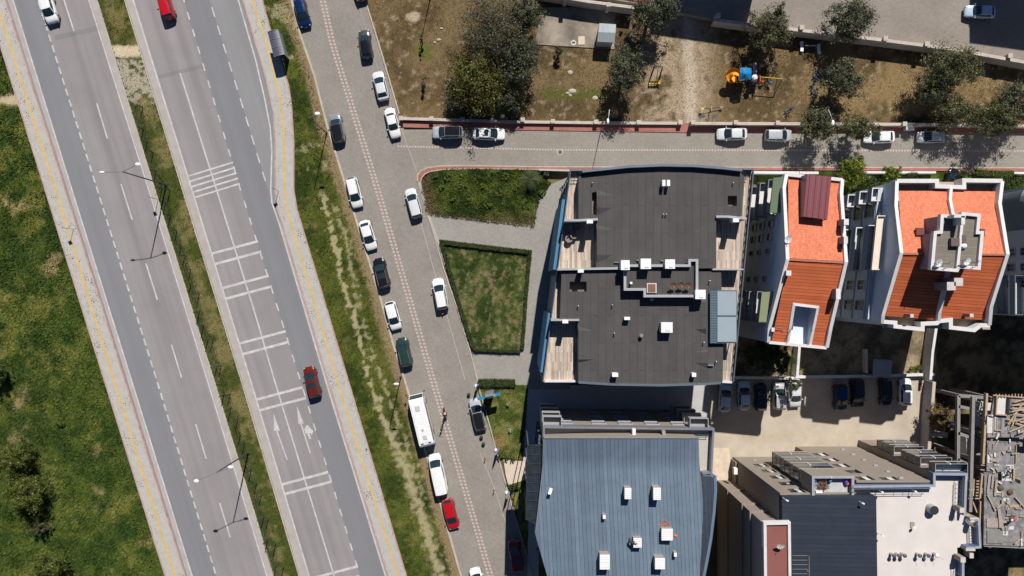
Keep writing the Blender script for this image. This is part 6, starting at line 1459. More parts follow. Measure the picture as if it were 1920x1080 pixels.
# shrubs of the corner plot, individually
LOTG = [(.038, .066, .014), (.095, .140, .026), (.15, .18, .045)]
rr = random.Random(3); spots = []
spec = [(815, 330, .8, 'rounded shrub at the rounded kerb corner'), (840, 333, .9, 'shrub beneath the red kerb walk'), (868, 330, .8, 'shrub with yellowish leaves by the red walk'), (893, 336, 1.1, 'yellow green shrub in the middle of the corner plot'), (920, 326, 1.0, 'shrub midway along the red walk'), (948, 330, 1.0, 'dense shrub left of the palm by the red walk'), (970, 352, 1.0, 'dark shrub left below the palm'), (905, 352, 1.0, 'dark green shrub in the centre of the corner plot'),
        (870, 352, .9, 'shrub in the left centre of the corner plot'), (935, 362, 1.1, 'dark shrub right of centre in the corner plot'), (880, 378, .9, 'shrub in the lower centre of the corner plot'), (915, 385, .9, 'shrub near the lower edge of the corner plot'), (850, 372, .8, 'shrub at the lower left of the corner plot'), (1018, 362, 1.0, 'shrub right of the palm on the paving'), (985, 385, .9, 'shrub below the palm shadow'), (828, 352, .7, 'small shrub at the left of the corner plot'), (1054, 352, .6, 'weedy bush against the felt roofed block')]
for px, py, r_, lab in spec: tree(px, py, .3, r_*.8, r_*.7, .32, rr.choice([LOTG, LOTG, BRIGHT, MEAD]), lab, int(380*r_), .12, name='shrub', cat='shrub', group='shrubs of the corner plot', trunk=False)
# palm
px, py = 995, 336; x, y = P2(px, py, 2.2); t = thing('palm_tree', (x, y, .1), 'palm tree with radiating fronds on the corner plot', 'palm')
m = MB(); m.tube([(0, 0, -.1), (0, 0, 1.0), (.02, 0, 2.0)], [.26, .22, .2], 10); m.build('trunk', m_bark, t)
rr = random.Random(8); V = []; F = []; Cc = []
for k in range(22):
    a = k*2.399; el = rr.uniform(-.05, .6); ln = rr.uniform(1.7, 2.3); g = rr.uniform(.7, 1.3); prev = None
    for i in range(9):
        s = i/8; r0 = ln*s*math.cos(el*(1-.5*s)); zz = 2.0+ln*s*math.sin(el)-1.0*s*s*ln*.5; c = Vector((r0*math.cos(a), r0*math.sin(a), zz)); sd_ = Vector((-math.sin(a), math.cos(a), 0))
        if prev is not None:
            for q in (-1, 1):
                for j in range(2):
                    b = prev.lerp(c, j*.5); lw = .34*math.sin(math.pi*min(1, s*.9+.08))+.05; tip = b+sd_*q*lw+Vector((math.cos(a), math.sin(a), 0))*lw*.55-Vector((0, 0, lw*.35)); dv = (c-prev)*.28
                    o = len(V); V += [b, b+dv, tip]; F.append((o, o+1, o+2)); cc = np.array((.045, .058, .022))*g; Cc += [cc*.8, cc, cc*1.5]
        prev = c
npmesh('fronds', np.array([tuple(v) for v in V])+np.array(rootloc(t)), np.array(F), m_leaf, t, np.clip(np.array(Cc), 0, 1))
# hedges
def hedge(pts, w, h, label, cols=DKGRN, dens=260, top=None):
    Q = [P2(x, y, h) for x, y in pts]; c = (sum(q[0] for q in Q)/len(Q), sum(q[1] for q in Q)/len(Q), .08); t = thing('hedge', c, label, 'hedge')
    m = MB(); m.wall([(x-c[0], y-c[1], h*.86-c[2]) for x, y in Q], w*.8, -.03); m.build('core', M('hedge_core', (.02, .028, .008), .95, var=.3, scale=6), t)
    V = []; F = []; C_ = []; k = 0; r_ = np.random.default_rng(len(pts)*7+int(h*100)+int(pts[0][0]))
    for a, b in zip(Q, Q[1:]):
        L = math.dist(a, b); n = int(L*dens*w); d = np.array([(b[0]-a[0])/L, (b[1]-a[1])/L]); nn = np.array([-d[1], d[0]])
        tt = r_.random(n)*L; ww = (r_.random(n)-.5)*w*1.12; zz = h*(.55+.5*r_.random(n)); zz = np.where(r_.random(n) < .3, h*r_.random(n), zz)
        pos = np.stack([a[0]+d[0]*tt+nn[0]*ww, a[1]+d[1]*tt+nn[1]*ww, zz+.08*np.sin(tt*3.)], 1)
        nr = r_.normal(size=(n, 3))+np.array([0, 0, .8]); nr /= np.linalg.norm(nr, axis=1)[:, None]; u = np.cross(nr, r_.normal(size=(n, 3))); u /= np.linalg.norm(u, axis=1)[:, None]; v = np.cross(nr, u); s = .055+.06*r_.random((n, 1))
        V.append(np.stack([pos+u*s, pos+v*s*.6, pos-u*s, pos-v*s*.6], 1).reshape(-1, 3)); q = r_.random((n, 1)); cl = np.array(cols); C_.append(np.repeat(np.clip((cl[0]*(1-q)+cl[1]*q)*(.7+.7*r_.random((n, 1))), 0, 1), 4, axis=0))
    V = np.concatenate(V); npmesh('foliage', V, np.arange(len(V)).reshape(-1, 4), m_leaf, t, np.concatenate(C_)); return t
hedge([(824, 453), (870, 459), (930, 466), (994, 473)], .65, .65, 'long dark hedge along the top edge of the hedged lawn')
hedge([(993, 475), (986, 560), (979, 656)], .52, .6, 'hedge along the right side of the hedged lawn', DKGRN)
hedge([(828, 458), (846, 520), (868, 596), (888, 654)], .58, .6, 'hedge along the slanting left side of the hedged lawn beside the street', DKGRN)
hedge([(888, 656.5), (930, 658), (976, 659)], .45, .7, 'low hedge along the bottom of the hedged lawn', DKGRN)
hedge([(896, 718.5), (930, 718), (966, 719)], 1.15, .8, 'short hedge above the blue sign at the entrance lawn', DKGRN)
hedge([(1832, 322), (1862, 325), (1902, 326)], .95, 1.1, 'clipped yellow green hedge on the front wall at the right', BRIGHT)
for px, py, lab in ((937, 858, 'round clipped shrub nearest the street beside the entrance paving'), (949.5, 859.5, 'middle of the three round clipped shrubs by the entrance'), (961.5, 861, 'round clipped shrub nearest the building by the entrance')):
    tree(px, py, .55, .42, .42, .45, DKGRN, lab, 420, .07, name='shrub', cat='shrub', trunk=False, group='clipped shrubs at the entrance')
tree(962, 913, .6, .95, .55, .5, DKGRN, 'dark bush at the lower corner of the entrance paving', 520, .11, name='shrub', cat='shrub', trunk=False)
# two young palms with white wrapped leaves on the entrance lawn
for px, py, lab in ((953, 757, 'upper small spiky plant with pale leaves on the entrance lawn'), (957, 805, 'lower small spiky plant with a reddish pale crown on the entrance lawn')):
    x, y = P2(px, py, .9); t = thing('spiky_plant', (x, y, .1), lab, 'plant'); m = MB(); m.tube([(0, 0, 0), (0, 0, .7)], [.07, .05], 7); m.build('trunk', m_bark, t)
    m = MB(); rr = random.Random(px)
    for k in range(16):
        a = k*2.4; l = rr.uniform(.35, .6); w_ = .05; dx, dy = math.cos(a), math.sin(a); e = rr.uniform(.1, .6)
        m.add([(-dy*w_, dx*w_, .7), (dy*w_, -dx*w_, .7), (dx*l, dy*l, .7+l*e)], [(0, 1, 2)], 0 if k % 3 else 1)
    m.build('leaves', [M('spiky_leaf', (.10, .13, .035), .7, var=.2), M('pale_leaf', (.55, .50, .42), .7)], t)
# ================================================================== walls and fences
m_wallc = M('wall_cream', (.47, .42, .36), .9, var=.12, scale=1.2, fine=.1); m_wallw = M('white_wall', (.62, .61, .59), .85, var=.08, scale=1.2, fine=.08)
m_lampw = M('lamp_white', (.75, .76, .77), .3); m_galv = M('galvanised', (.26, .27, .28), .5, .5, .08, 4.); m_lamp_dark = M('dark_lamp_steel', (.07, .075, .08), .5, .3)
def cx(pts): return (sum(p[0] for p in pts)/len(pts), sum(p[1] for p in pts)/len(pts), 0)
def wallthing(pts, h, w, label, mat, name='garden_wall', zb=-.1, pillars=(), ph=.45, cope=True, z0=0., pill_mat=None, cat='wall'):
    WORLD[0] = True; Q = [P2(x, y, z0+h) for x, y in pts]; c = cx(Q); t = thing(name, c, label, cat)
    m = MB(); m.wall([(x, y, z0+h-.08) for x, y in Q], w, zb); m.build('masonry', mat, t)
    m = MB(); m.wall([(x, y, z0+h) for x, y in Q], w+.08, h=.08); m.build('coping', m_wallc if mat != m_wallw else m_wallw, t)
    for px, py in pillars:
        x, y = P2(px, py, z0+h+ph); m = MB(); m.box((x, y, (z0+h+ph-.12+zb)/2), (w+.16, w+.16, z0+h+ph-.12-zb)); m.box((x, y, z0+h+ph-.06), (w+.28, w+.28, .12)); m.build('pillar', pill_mat or mat, t)
    WORLD[0] = False; return t
wallthing([(752, 222), (960, 228), (1118, 230), (1279, 231)], .62, .34, 'cream park wall with pillars along the lane, left of the park gate', m_wallc, 'park_wall', pillars=[(752, 221), (809, 222), (867, 223), (924, 224), (980, 224), (1037, 227), (1118, 228), (1198, 229), (1276, 229)])
wallthing([(1297, 231), (1500, 232), (1700, 233), (1930, 236), (2100, 237)], 1.15, .34, 'cream park wall with pillars along the lane, right of the park gate', m_wallc, 'park_wall', pillars=[(1300, 229), (1380, 229), (1459, 230), (1540, 231), (1617, 231), (1697, 232), (1775, 233), (1855, 234)])
wallthing([(1005, -14), (1100, 2), (1190, 14)], 2.3, .35, 'retaining wall of the upper road above the concrete pad', m_wallc, 'retaining_wall', pillars=[(1060, -5), (1141, 8)])
wallthing([(1340, 37), (1400, 45), (1480, 54), (1640, 73), (1780, 91), (1925, 117), (2100, 150)], 2.2, .38, 'long retaining wall of the upper road along the right of the park', m_wallc, 'retaining_wall', pillars=[(1347, 28), (1412, 42), (1504, 51), (1661, 72), (1739, 82), (1817, 94), (1895, 104)])
wallthing([(1745, 712), (1749, 660), (1757, 606), (1762, 560)], 2.2, .3, 'pale boundary wall right of the sunny back yard strip', m_wallw, 'yard_wall')
wallthing([(1752, 716), (1747, 780), (1741, 858)], 2.3, .38, 'grey speckled boundary wall right of the car park', M('grey_speckled', (.36, .34, .36), .9, var=.3, scale=8), 'yard_wall')
wallthing([(1490, 707), (1600, 706), (1754, 702)], .9, .32, 'white yard wall running above the car park row', m_wallw, 'yard_wall')
wallthing([(1378, 708), (1490, 709)], 1.4, .3, 'shaded yard wall above the pale blue saloons', m_wallw, 'yard_wall')
wallthing([(1500, 640), (1497, 680), (1495, 706)], 1.8, .3, 'short white wall running down from the maroon topped block to the yard', m_wallw, 'yard_wall')
wallthing([(1625, 655), (1626, 700)], 1.2, .2, 'low wall dividing the shaded back yards', m_wallw, 'yard_wall')
wallthing([(1414, 323), (1535, 324)], 1.2, .3, 'white front wall before the maroon topped block', m_wallw, 'garden_wall')
wallthing([(1620, 323), (1755, 323)], 1.2, .25, 'white front wall beneath the bright green trees', m_wallw, 'garden_wall')
wallthing([(1902, 324), (2050, 326)], 1.2, .25, 'white front wall at the right edge of the lane', m_wallw, 'garden_wall')
wallthing([(1010, 318), (1068, 319.5)], .9, .18, 'low steel capped front wall left of the felt roofed block', m_greycop, 'garden_wall')
wallthing([(1742, 815), (1758, 814.5), (1777, 816)], 1.2, .7, 'short stubby white block wall beside the yard wall', m_wallw, 'stub_wall')
# fence in the highway median
WORLD[0] = True
t = thing('mesh_fence', P2(340, 500)+(.15,), 'dark wire fence of leaning posts along the highway median', 'fence'); rr = random.Random(4)
FP = [(269, 202), (270, 243), (277, 268), (289, 286), (294, 321), (305, 354), (320, 357), (312, 380), (321, 405), (333, 433), (341, 460), (348, 480), (359, 505), (359, 533), (375, 551), (375, 585), (383, 610), (391, 636), (401, 635), (408, 686), (416, 685), (421, 740), (433, 738), (434, 765), (447, 785), (452, 815), (460, 830), (472, 880), (482, 905), (491, 928), (495, 970), (504, 973), (503, 1010), (518, 1018), (519, 1060), (533, 1062)]
fm = M('fence_steel', (.06, .065, .06), .6, .3)
for px, py in FP:
    x, y = P2(px, py); h = 2.1*rr.uniform(.75, 1.05); m = MB(); m.box((x, y, h/2+.1), (.10, .10, h)); m.build('post', fm, t)
main = [q for q in FP if abs(q[0]-ML(q[1])-24) < 14]
m = MB()
for a, b in zip(FP[::2], FP[2::2]):
    pa = P2(*a); pb = P2(*b)
    for h in (.5, 1.2, 1.95): m.tube([pa+(h,), ((pa[0]+pb[0])/2, (pa[1]+pb[1])/2, h-.10), pb+(h,)], .022, 3)
m.build('wire', fm, t)
WORLD[0] = False
# ================================================================== lamps and signs
def lamp(px, py, h, arms, label, r=.09, mat=None, name='street_lamp', base=.1, pole_top=None):
    """arms = list of (dx,dy) metres on the ground plane from the pole top"""
    x, y = P2(px, py); t = thing(name, (x, y, base), label, 'street lamp'); mat = mat or m_lamp_dark
    m = MB(); m.tube([(0, 0, -.1), (0, 0, h-base)], [r, r*.6], 10); m.cyl((0, 0), r*1.8, 0, .35, 10); m.build('pole', mat, t)
    for dx, dy in arms:
        l = math.hypot(dx, dy); a = math.atan2(dy, dx); m = MB(); m.tube([(0, 0, h-base-.03), (dx*.5, dy*.5, h-base+.15), (dx*.9, dy*.9, h-base+.2)], .045, 6); ar = m.build('arm', m_galv, t)
        m = MB(); m.ball((dx, dy, h-base+.2), (.135, .135, .08), 10, 6); m.v = [((v[0]-dx)*(1+2.0*abs(math.cos(a)))+dx, (v[1]-dy)*(1+2.0*abs(math.sin(a)))+dy, v[2]) for v in m.v]; m.build('lamp_head', m_lampw, ar, True)
    return t
def armpx(px, py, h, tx, ty): # arm so that its head shows at tx,ty
    a = P2(px, py); b = P2(tx, ty, h+.2); return (b[0]-a[0], b[1]-a[1])
lamp(313, 347, 11.7, [armpx(313, 347, 11.7, 191, 323), armpx(313, 347, 11.7, 258, 308)], 'tall double armed street lamp in the median beside five white bars', .12)
lamp(466.5, 848, 11.2, [armpx(466.5, 848, 11.2, 368, 902), armpx(466.5, 848, 11.2, 432, 876)], 'tall double armed street lamp in the median near the bottom', .12)
lamp(613, 250, 9.2, [armpx(613, 250, 9.2, 595, 213)], 'street lamp on the verge behind the grey crossover', .08)
lamp(752, 706, 8.4, [armpx(752, 706, 8.4, 743, 720)], 'street lamp on the verge above the white minibus', .08)
lamp(1130, 229, 7.2, [armpx(1130, 229, 7.2, 1140, 227)], 'single street lamp on the park wall left of the gate', .07)
lamp(1507, 231, 8.0, [armpx(1507, 231, 8.0, 1562, 230)], 'street lamp amid the olive trees overhanging the park lane', .07)
lamp(807, -3, 7.2, [(.3, -.9)], 'lamp post at the top edge, left of the big bare tree', .08)
def sign(px, py, h, rz, label, size=.62, plate=(.10, .16, .30), shape='diamond'):
    x, y = P2(px, py); t = thing('road_sign', (x, y, .2), label, 'road sign'); m = MB(); m.tube([(0, 0, -.1), (0, 0, h)], .035, 8); m.build('post', m_galv, t)
    m = MB(); N = 4 if shape == 'diamond' else 20; vs = [(s*.015+.04, size*.5*math.cos(6.2832*j/N), h-.3+size*.5*math.sin(6.2832*j/N)) for s in (-1, 1) for j in range(N)]
    m.add(vs, [tuple(range(N)), tuple(range(N, 2*N))[::-1]]+[(j, (j+1) % N, N+(j+1) % N, N+j) for j in range(N)]); m.build('plate', M('sign_plate_%d' % px, plate, .4), t); t.rotation_euler = (0, 0, rz); return t
sign(139, 430, 2.5, 1.2, 'small road sign on a post on the left pavement', .8); sign(297, 374, 2.5, 1.0, 'small road sign on a post beside the upper double armed lamp', .8); sign(523, 358, 2.5, 1.2, 'small road sign on a post on the right pavement by the bus bay', .8)
# bus shelter
zt = 2.6; c = P2(520, 92); t = thing('bus_shelter', c+(.2,), 'bus shelter with a smoky curved plastic roof on the right pavement', 'bus shelter')
q = [P(501.5, 60, zt), P(521.5, 55.5, zt), P(534, 101.5, zt), P(513.5, 107, zt)]
q = [Vector((a[0]-c[0], a[1]-c[1], a[2]-.2)) for a in q]
m_poly = M('smoky_polycarbonate', (.075, .07, .10), .4, var=.25, scale=1.2, spec=.6); m = MB()
m.grid(lambda u, v: tuple(q[0].lerp(q[1], u).lerp(q[3].lerp(q[2], u), v)+Vector((0, 0, .13*math.sin(u*math.pi)))), 8, 6); m.build('roof', m_poly, t, True)
m = MB()
for v in (0, .33, .66, 1.): m.tube([q[0].lerp(q[1], u/8).lerp(q[3].lerp(q[2], u/8), v)+Vector((0, 0, .15*math.sin(u/8*math.pi)+.02)) for u in range(9)], .035, 5)
m.build('rib', m_galv, t)
for u, v in ((.92, .03), (.92, .5), (.92, .97)): p = q[0].lerp(q[1], u).lerp(q[3].lerp(q[2], u), v); m = MB(); m.tube([(p.x, p.y, 0), (p.x, p.y, p.z+.05)], .05, 7); m.build('post', m_greycop, t)
m = MB(); a = q[0].lerp(q[1], .94); b = q[3].lerp(q[2], .94); m.wall([(a.x, a.y, 2.1), (b.x, b.y, 2.1)], .03, .3); m.build('back_panel', M('shelter_glass', (.20, .24, .25), .1, var=.1), t)
m = MB(); a = q[0].lerp(q[1], .6).lerp(q[3].lerp(q[2], .6), .25); b = q[0].lerp(q[1], .6).lerp(q[3].lerp(q[2], .6), .75); m.wall([(a.x, a.y, .5), (b.x, b.y, .5)], .4, .42); m.wall([(a.x, a.y, .42), (a.x*.9+b.x*.1, a.y*.9+b.y*.1, .42)], .3, 0); m.wall([(b.x, b.y, .42), (b.x*.9+a.x*.1, b.y*.9+a.y*.1, .42)], .3, 0); m.build('bench', m_dark, t)
m = MB(); p = q[0].lerp(q[1], .38).lerp(q[3].lerp(q[2], .38), .48)
# transformer kiosk on the pad
WORLD[0] = True
zt = 2.6; t = thing('transformer_kiosk', P2(1131, 66, 1.5)+(.18,), 'ribbed grey metal kiosk standing on the concrete pad', 'kiosk')
kk = [P2(x, y, 2.2) for x, y in ((1125, 44), (1154, 47), (1152, 79), (1120, 78))]
m = MB(); m.prism([P2(1124, 46, 2.3), P2(1153, 48, 2.3), P2(1150, 78.5, 2.3), P2(1121, 77, 2.3)], .1, 2.3); m.build('wall', M('kiosk_grey', (.42, .43, .44), .6, .1, .05), t)
m_krf = stripes('ribbed_roof', (.36, .40, .42), (.24, .27, .29), math.pi/2, .20, .25, .85, .0, .02, 0, .1)
m = MB(); e = [P(1124, 43.5, 2.35), P(1155, 45.5, 2.35), P(1154, 61.5, 2.75), P(1122, 60, 2.75), P(1152, 80, 2.3), P(1120, 78, 2.3)]
m.add(e, [(3, 2, 1, 0), (5, 4, 2, 3)]); m.add([(a[0], a[1], a[2]-.1) for a in e], [(0, 1, 2, 3), (3, 2, 4, 5)]); m.build('roof', m_krf, t)
# manholes, lids
WORLD[0] = False
x, y = P2(1050, 285.5); t = thing('manhole_cover', (x, y, ZR), 'round manhole cover in a pale concrete collar on the park lane', 'manhole'); m = MB(); m.cyl((0, 0), .46, 0, .022, 24); m.build('collar', M('collar_concrete', (.46, .42, .38), .9), t); m = MB(); m.cyl((0, 0), .32, .0, .03, 22); m.build('lid', M('cast_iron', (.10, .10, .10), .7, .3, .2, 12.), t)
x, y = P2(1075, 81); t = thing('manhole_cover', (x, y, .18), 'broken round manhole at the lower edge of the concrete pad', 'manhole'); m = MB(); m.cyl((0, 0), .42, 0, .03, 20); m.build('collar', M('pale_collar', (.55, .50, .43), .9, var=.2, scale=5), t); m = MB(); m.box((0, .02, .035), (.5, .3, .02)); m.build('lid', m_dark, t)
x, y = P2(1090, 77); t = thing('concrete_slab', (x, y, .18), 'pale square slab lying on the concrete pad beside the manhole', 'slab'); m = MB(); m.box((0, 0, .05), (1.0, 1.25, .1)); m.build('slab', M('pale_slab', (.56, .48, .36), .9, var=.08), t)
x, y = P2(1729, 724); t = thing('drain_grate', (x, y, .075), 'rectangular rusty drain grate in the yard beside the white car', 'grate'); m = MB(); m.wall([(-.6, -.45, .04), (.6, -.45, .04), (.6, .45, .04), (-.6, .45, .04)], .1, 0, closed=True)
for k in range(6): m.box((-.5+.2*k, .2, .02), (.09, .3, .03)); m.box((-.5+.2*k, -.2, .02), (.09, .3, .03))
m.box((0, 0, .022), (1.1, .1, .03)); m.build('bars', M('rust_bars', (.24, .15, .09), .8, .2, .2, 6), t)
# shelter roof in the yard
WORLD[0] = True
t = thing('lean_to_shelter', P2(1654, 691, 2.2)+(.05,), 'small sheet metal shelter roof over the yard wall', 'shelter'); m = MB(); e = [P(1638, 673, 2.7), P(1673, 676, 2.7), P(1670, 709, 2.4), P(1636, 706, 2.4)]; m.add(e+[(a[0], a[1], a[2]-.08) for a in e], [(3, 2, 1, 0), (4, 5, 6, 7), (0, 1, 5, 4), (1, 2, 6, 5), (2, 3, 7, 6), (3, 0, 4, 7)]); m.build('roof', stripes('grey_sheet', (.33, .35, .38), (.2, .21, .23), 0, .22, .25, .5, .2, .02), t)
for k, a in enumerate(e): m = MB(); m.box((a[0]*.98+e[(k+2) % 4][0]*.02, a[1]*.98+e[(k+2) % 4][1]*.02, a[2]/2-.06), (.08, .08, a[2]-.12)); m.build('post', m_galv, t)
# ================================================================== park furniture
WORLD[0] = False
m_yel = M('yellow_steel', (.62, .42, .02), .4, .1, .05); m_nav = M('navy_steel', (.02, .025, .06), .5, .2); m_cyan = M('blue_plastic', (.010, .18, .40), .4, var=.06); m_orp = M('orange_plastic', (.75, .30, .008), .4, var=.06); m_redp = M('red_plastic', (.55, .07, .02), .4); m_steelbr = M('bright_steel', (.5, .5, .52), .25, .7, .1, 3.); m_bluest = M('blue_steel', (.02, .12, .24), .45, .2)
# swing bench with yellow frame
t = thing('swing', P2(1226, 152)+(.05,), 'tall black frame swing with yellow seats and chains in the park', 'swing'); ox, oy = P2(1226, 152)
def L3(px, py, z): a = P(px, py, z); return (a[0]-ox, a[1]-oy, a[2]-.05)
m = MB(); tp = 2.5; A = L3(1227.5, 124, tp); B = L3(1242, 125.5, tp); g = [L3(1221, 139, .05), L3(1238, 139, .05), L3(1217, 155, .05), L3(1235, 157, .05)]
m.tube([A, B], .08, 6); m.tube([A, g[0]], .075, 6); m.tube([B, g[1]], .075, 6); m.tube([A, g[2]], .075, 6); m.tube([B, g[3]], .075, 6); m.tube([g[2], g[3]], .06, 6); m.build('frame', m_nav, t)
m = MB(); m.tube([L3(1235, 124, 2.45), L3(1230, 154, .7)], .05, 6); m.tube([L3(1218, 153, .7), L3(1237, 152, .7)], .05, 6)
for x0 in (1219, 1224, 1230, 1236): m.tube([L3(x0, 151, .65), L3(x0+1, 158, .62)], .05, 5); m.box(L3(x0, 155, .6), (.3, .35, .06))
m.build('seat', m_yel, t)
# climbing frame: orange spiral slide, blue roof tower, steel slide, stairs, swing beam
t = thing('play_tower', P2(1405, 160)+(.05,), 'play tower with an orange spiral slide, blue roof and steel slide', 'playground'); ox, oy = P2(1405, 160)
m = MB(); c0 = Vector(L3(1365, 150, 0)); pts = []
for k in range(26): a = -.3+k*.34; pts.append((c0.x+.62*math.cos(a), c0.y+.62*math.sin(a), 2.6-k*.088))
for i in range(len(pts)-1):
    p, q_ = Vector(pts[i]), Vector(pts[i+1]); cen = Vector((c0.x, c0.y, 0)); 
    ro = lambda v, f, dz: (cen.x+(v.x-cen.x)*f, cen.y+(v.y-cen.y)*f, v.z+dz)
    for f0, z0, f1, z1 in ((.25, .1, .6, 0), (.6, 0, 1.1, 0), (1.1, 0, 1.5, .12), (1.5, .12, 1.55, .45)):
        m.add([ro(p, f0, z0), ro(q_, f0, z0), ro(q_, f1, z1), ro(p, f1, z1)], [(0, 1, 2, 3)])
m.build('spiral_slide', m_orp, t, True)
m = MB(); m.cyl((c0.x, c0.y), .16, 0, 2.7, 12); m.build('pole', m_orp, t)
m = MB(); zr_ = 3.3; e = [L3(1388, 127, zr_-.5), L3(1409, 128, zr_-.5), L3(1407, 150, zr_-.5), L3(1386, 148, zr_-.5)]; ap = Vector(L3(1398, 138.5, zr_+.3))
for k in range(4):
    a, b = Vector(e[k]), Vector(e[(k+1) % 4]); mid = (a+b)/2+Vector((0, 0, .28)); m.add([a, mid, ap], [(0, 1, 2)]); m.add([mid, b, ap], [(0, 1, 2)])
m.build('canopy', m_cyan, t)
for k in range(4): a = Vector(e[k]).lerp(ap, .15); m = MB(); m.tube([(a.x, a.y, 0), (a.x, a.y, zr_-.55)], .06, 7); m.build('post', m_nav, t)
m = MB(); a, b, c_, d = [Vector(q_).lerp(Vector((ap.x, ap.y, q_[2])), .1) for q_ in e]; m.prism([a[:2], b[:2], c_[:2], d[:2]], 1.3, 1.4, bottom=True); m.prism([L3(1408, 139, 1.4)[:2], L3(1425, 139, 1.4)[:2], L3(1425, 155, 1.4)[:2], L3(1408, 155, 1.4)[:2]], 1.3, 1.4, bottom=True); m.build('deck', m_dark, t)
m = MB(); p0, p1 = Vector(L3(1410.5, 118, .35)), Vector(L3(1418.5, 117.5, .35)); p2, p3 = Vector(L3(1419, 140, 1.55)), Vector(L3(1411, 140, 1.55)); m.add([p0, p1, p2, p3], [(0, 1, 2, 3)]); 
for a, b in ((p0, p3), (p1, p2)): m.add([a, b, b+Vector((0, 0, .2)), a+Vector((0, 0, .2))], [(0, 1, 2, 3)])
m.build('steel_slide', m_steelbr, t)
m = MB(); m.ball(L3(1415, 145, 2.3), (.45, .45, .25), 10, 5, half=True); m.build('hood', m_lampw, t, True)
m = MB(); 
for k in range(7): a = Vector(L3(1405, 172, .1)).lerp(Vector(L3(1408, 155, 1.4)), k/6); b = Vector(L3(1414, 173, .1)).lerp(Vector(L3(1417, 155, 1.4)), k/6); m.tube([a, b], .05, 5)
m.build('step', m_nav, t); m = MB(); m.tube([L3(1405, 172, .1), L3(1407, 154, 1.45)], .04, 5); m.tube([L3(1414, 173, .1), L3(1418, 154, 1.45)], .04, 5); m.tube([L3(1404, 172, .9), L3(1406, 154, 2.2)], .03, 5); m.tube([L3(1415, 173, .9), L3(1418, 154, 2.2)], .03, 5); m.build('handrail', m_nav, t)
for px, py, c_ in ((1386, 136, m_redp), (1424, 148, m_redp)): m = MB(); a = L3(px, py, 1.9); m.box(a, (.12, .9, .7)); m.build('side_panel', c_, t)
t = thing('swing', P2(1448, 155)+(.05,), 'yellow beam swing with an orange and a blue seat beside the play tower', 'swing'); ox, oy = P2(1448, 155)
zb_ = 2.3; m = MB(); A = L3(1427, 144.5, zb_); B = L3(1467, 148, zb_); m.tube([A, B], .06, 7); m.build('beam', m_yel, t)
m = MB()
for p, s in ((A, -1), (B, 1)):
    for d in (-.7, .7): m.tube([p, (p[0]+.1*s, p[1]+d, 0)], .05, 6)
m.build('frame', m_bluest, t)
for px, py, c_ in ((1429.5, 153.5, m_redp), (1445, 155, m_cyan)):
    m = MB(); a = L3(px, py, .75); m.ball(a, (.26, .24, .2), 10, 6); b = L3(px, 146, zb_); se = m.build('seat', c_, t, True); m = MB(); m.tube([(a[0]-.2, a[1], a[2]), (a[0]-.2, A[1], zb_)], .012, 4); m.tube([(a[0]+.2, a[1], a[2]), (a[0]+.2, A[1], zb_)], .012, 4); m.build('chain', m_galv, se)
# seesaw
t = thing('seesaw', P2(1331, 205)+(.05,), 'small seesaw with one yellow seat near the park gate', 'seesaw'); ox, oy = P2(1331, 205); m = MB(); m.tube([L3(1317, 204, .75), L3(1354, 201, .4)], .05, 6); m.build('beam', m_nav, t)
m = MB(); m.box(L3(1317, 204, .82), (.42, .32, .2)); m.build('seat', m_yel, t); m = MB(); m.box(L3(1353, 201, .5), (.45, .25, .1)); m.build('seat', m_steelbr, t); m = MB(); m.tube([L3(1334, 199, .9), L3(1334, 208, .9)], .05, 6); m.tube([L3(1334, 203, 0), L3(1334, 203, .6)], .08, 6); m.build('handlebar', m_yel, t)
for px, lab in ((1313, 'left of two small tilted signboards behind the park wall'), (1336, 'right of two small tilted signboards behind the park wall')):
    x, y = P2(px, 222); t = thing('signboard', (x, y, .05), lab, 'signboard'); m = MB(); m.tube([(0, 0, 0), (0, 0, .9)], .04); m.build('post', m_galv, t); m = MB(); m.add([(-.45, -.2, .8), (.35, -.2, .8), (.55, .25, 1.15), (-.25, .25, 1.15)], [(0, 1, 2, 3)]); m.add([(-.45, -.2, .77), (.35, -.2, .77), (.55, .25, 1.12), (-.25, .25, 1.12)], [(3, 2, 1, 0)]); m.build('board', M('board_grey', (.30, .33, .34), .3, .2), t)
# benches and table
def bench(px, py, label, mat):
    x, y = P2(px, py, .45); t = thing('park_bench', (x, y, .05), label, 'bench'); m = MB(); m.wall([(.10, .75, .45), (.16, 0, .45), (.10, -.75, .45)], .46, h=.07); m.build('seat', mat, t)
    for s in (-.6, .6): m = MB(); m.box((.12, s, .19), (.36, .08, .38)); m.build('leg', mat, t)
    return t
bench(1502, 87, 'white curved bench left of the picnic table post', m_lampw); b_ = bench(1537, 92, 'pale bench shaded by the olive, right of the picnic table post', m_lampw); b_.rotation_euler = (0, 0, math.pi+.12)
t = thing('exercise_bar', P2(1518, 89)+(.05,), 'thin pale exercise bar between the two white benches', 'exercise machine'); m = MB(); m.tube([(-1.0, 0, .8), (.9, -.1, .8)], .04, 6); m.tube([(.2, 0, 0), (.2, 0, .9)], .05, 6); m.build('bar', m_steelbr, t); m = MB(); m.tube([(.2, -.25, .9), (.35, .2, .95)], .04, 6); m.build('handle', m_bluest, t)
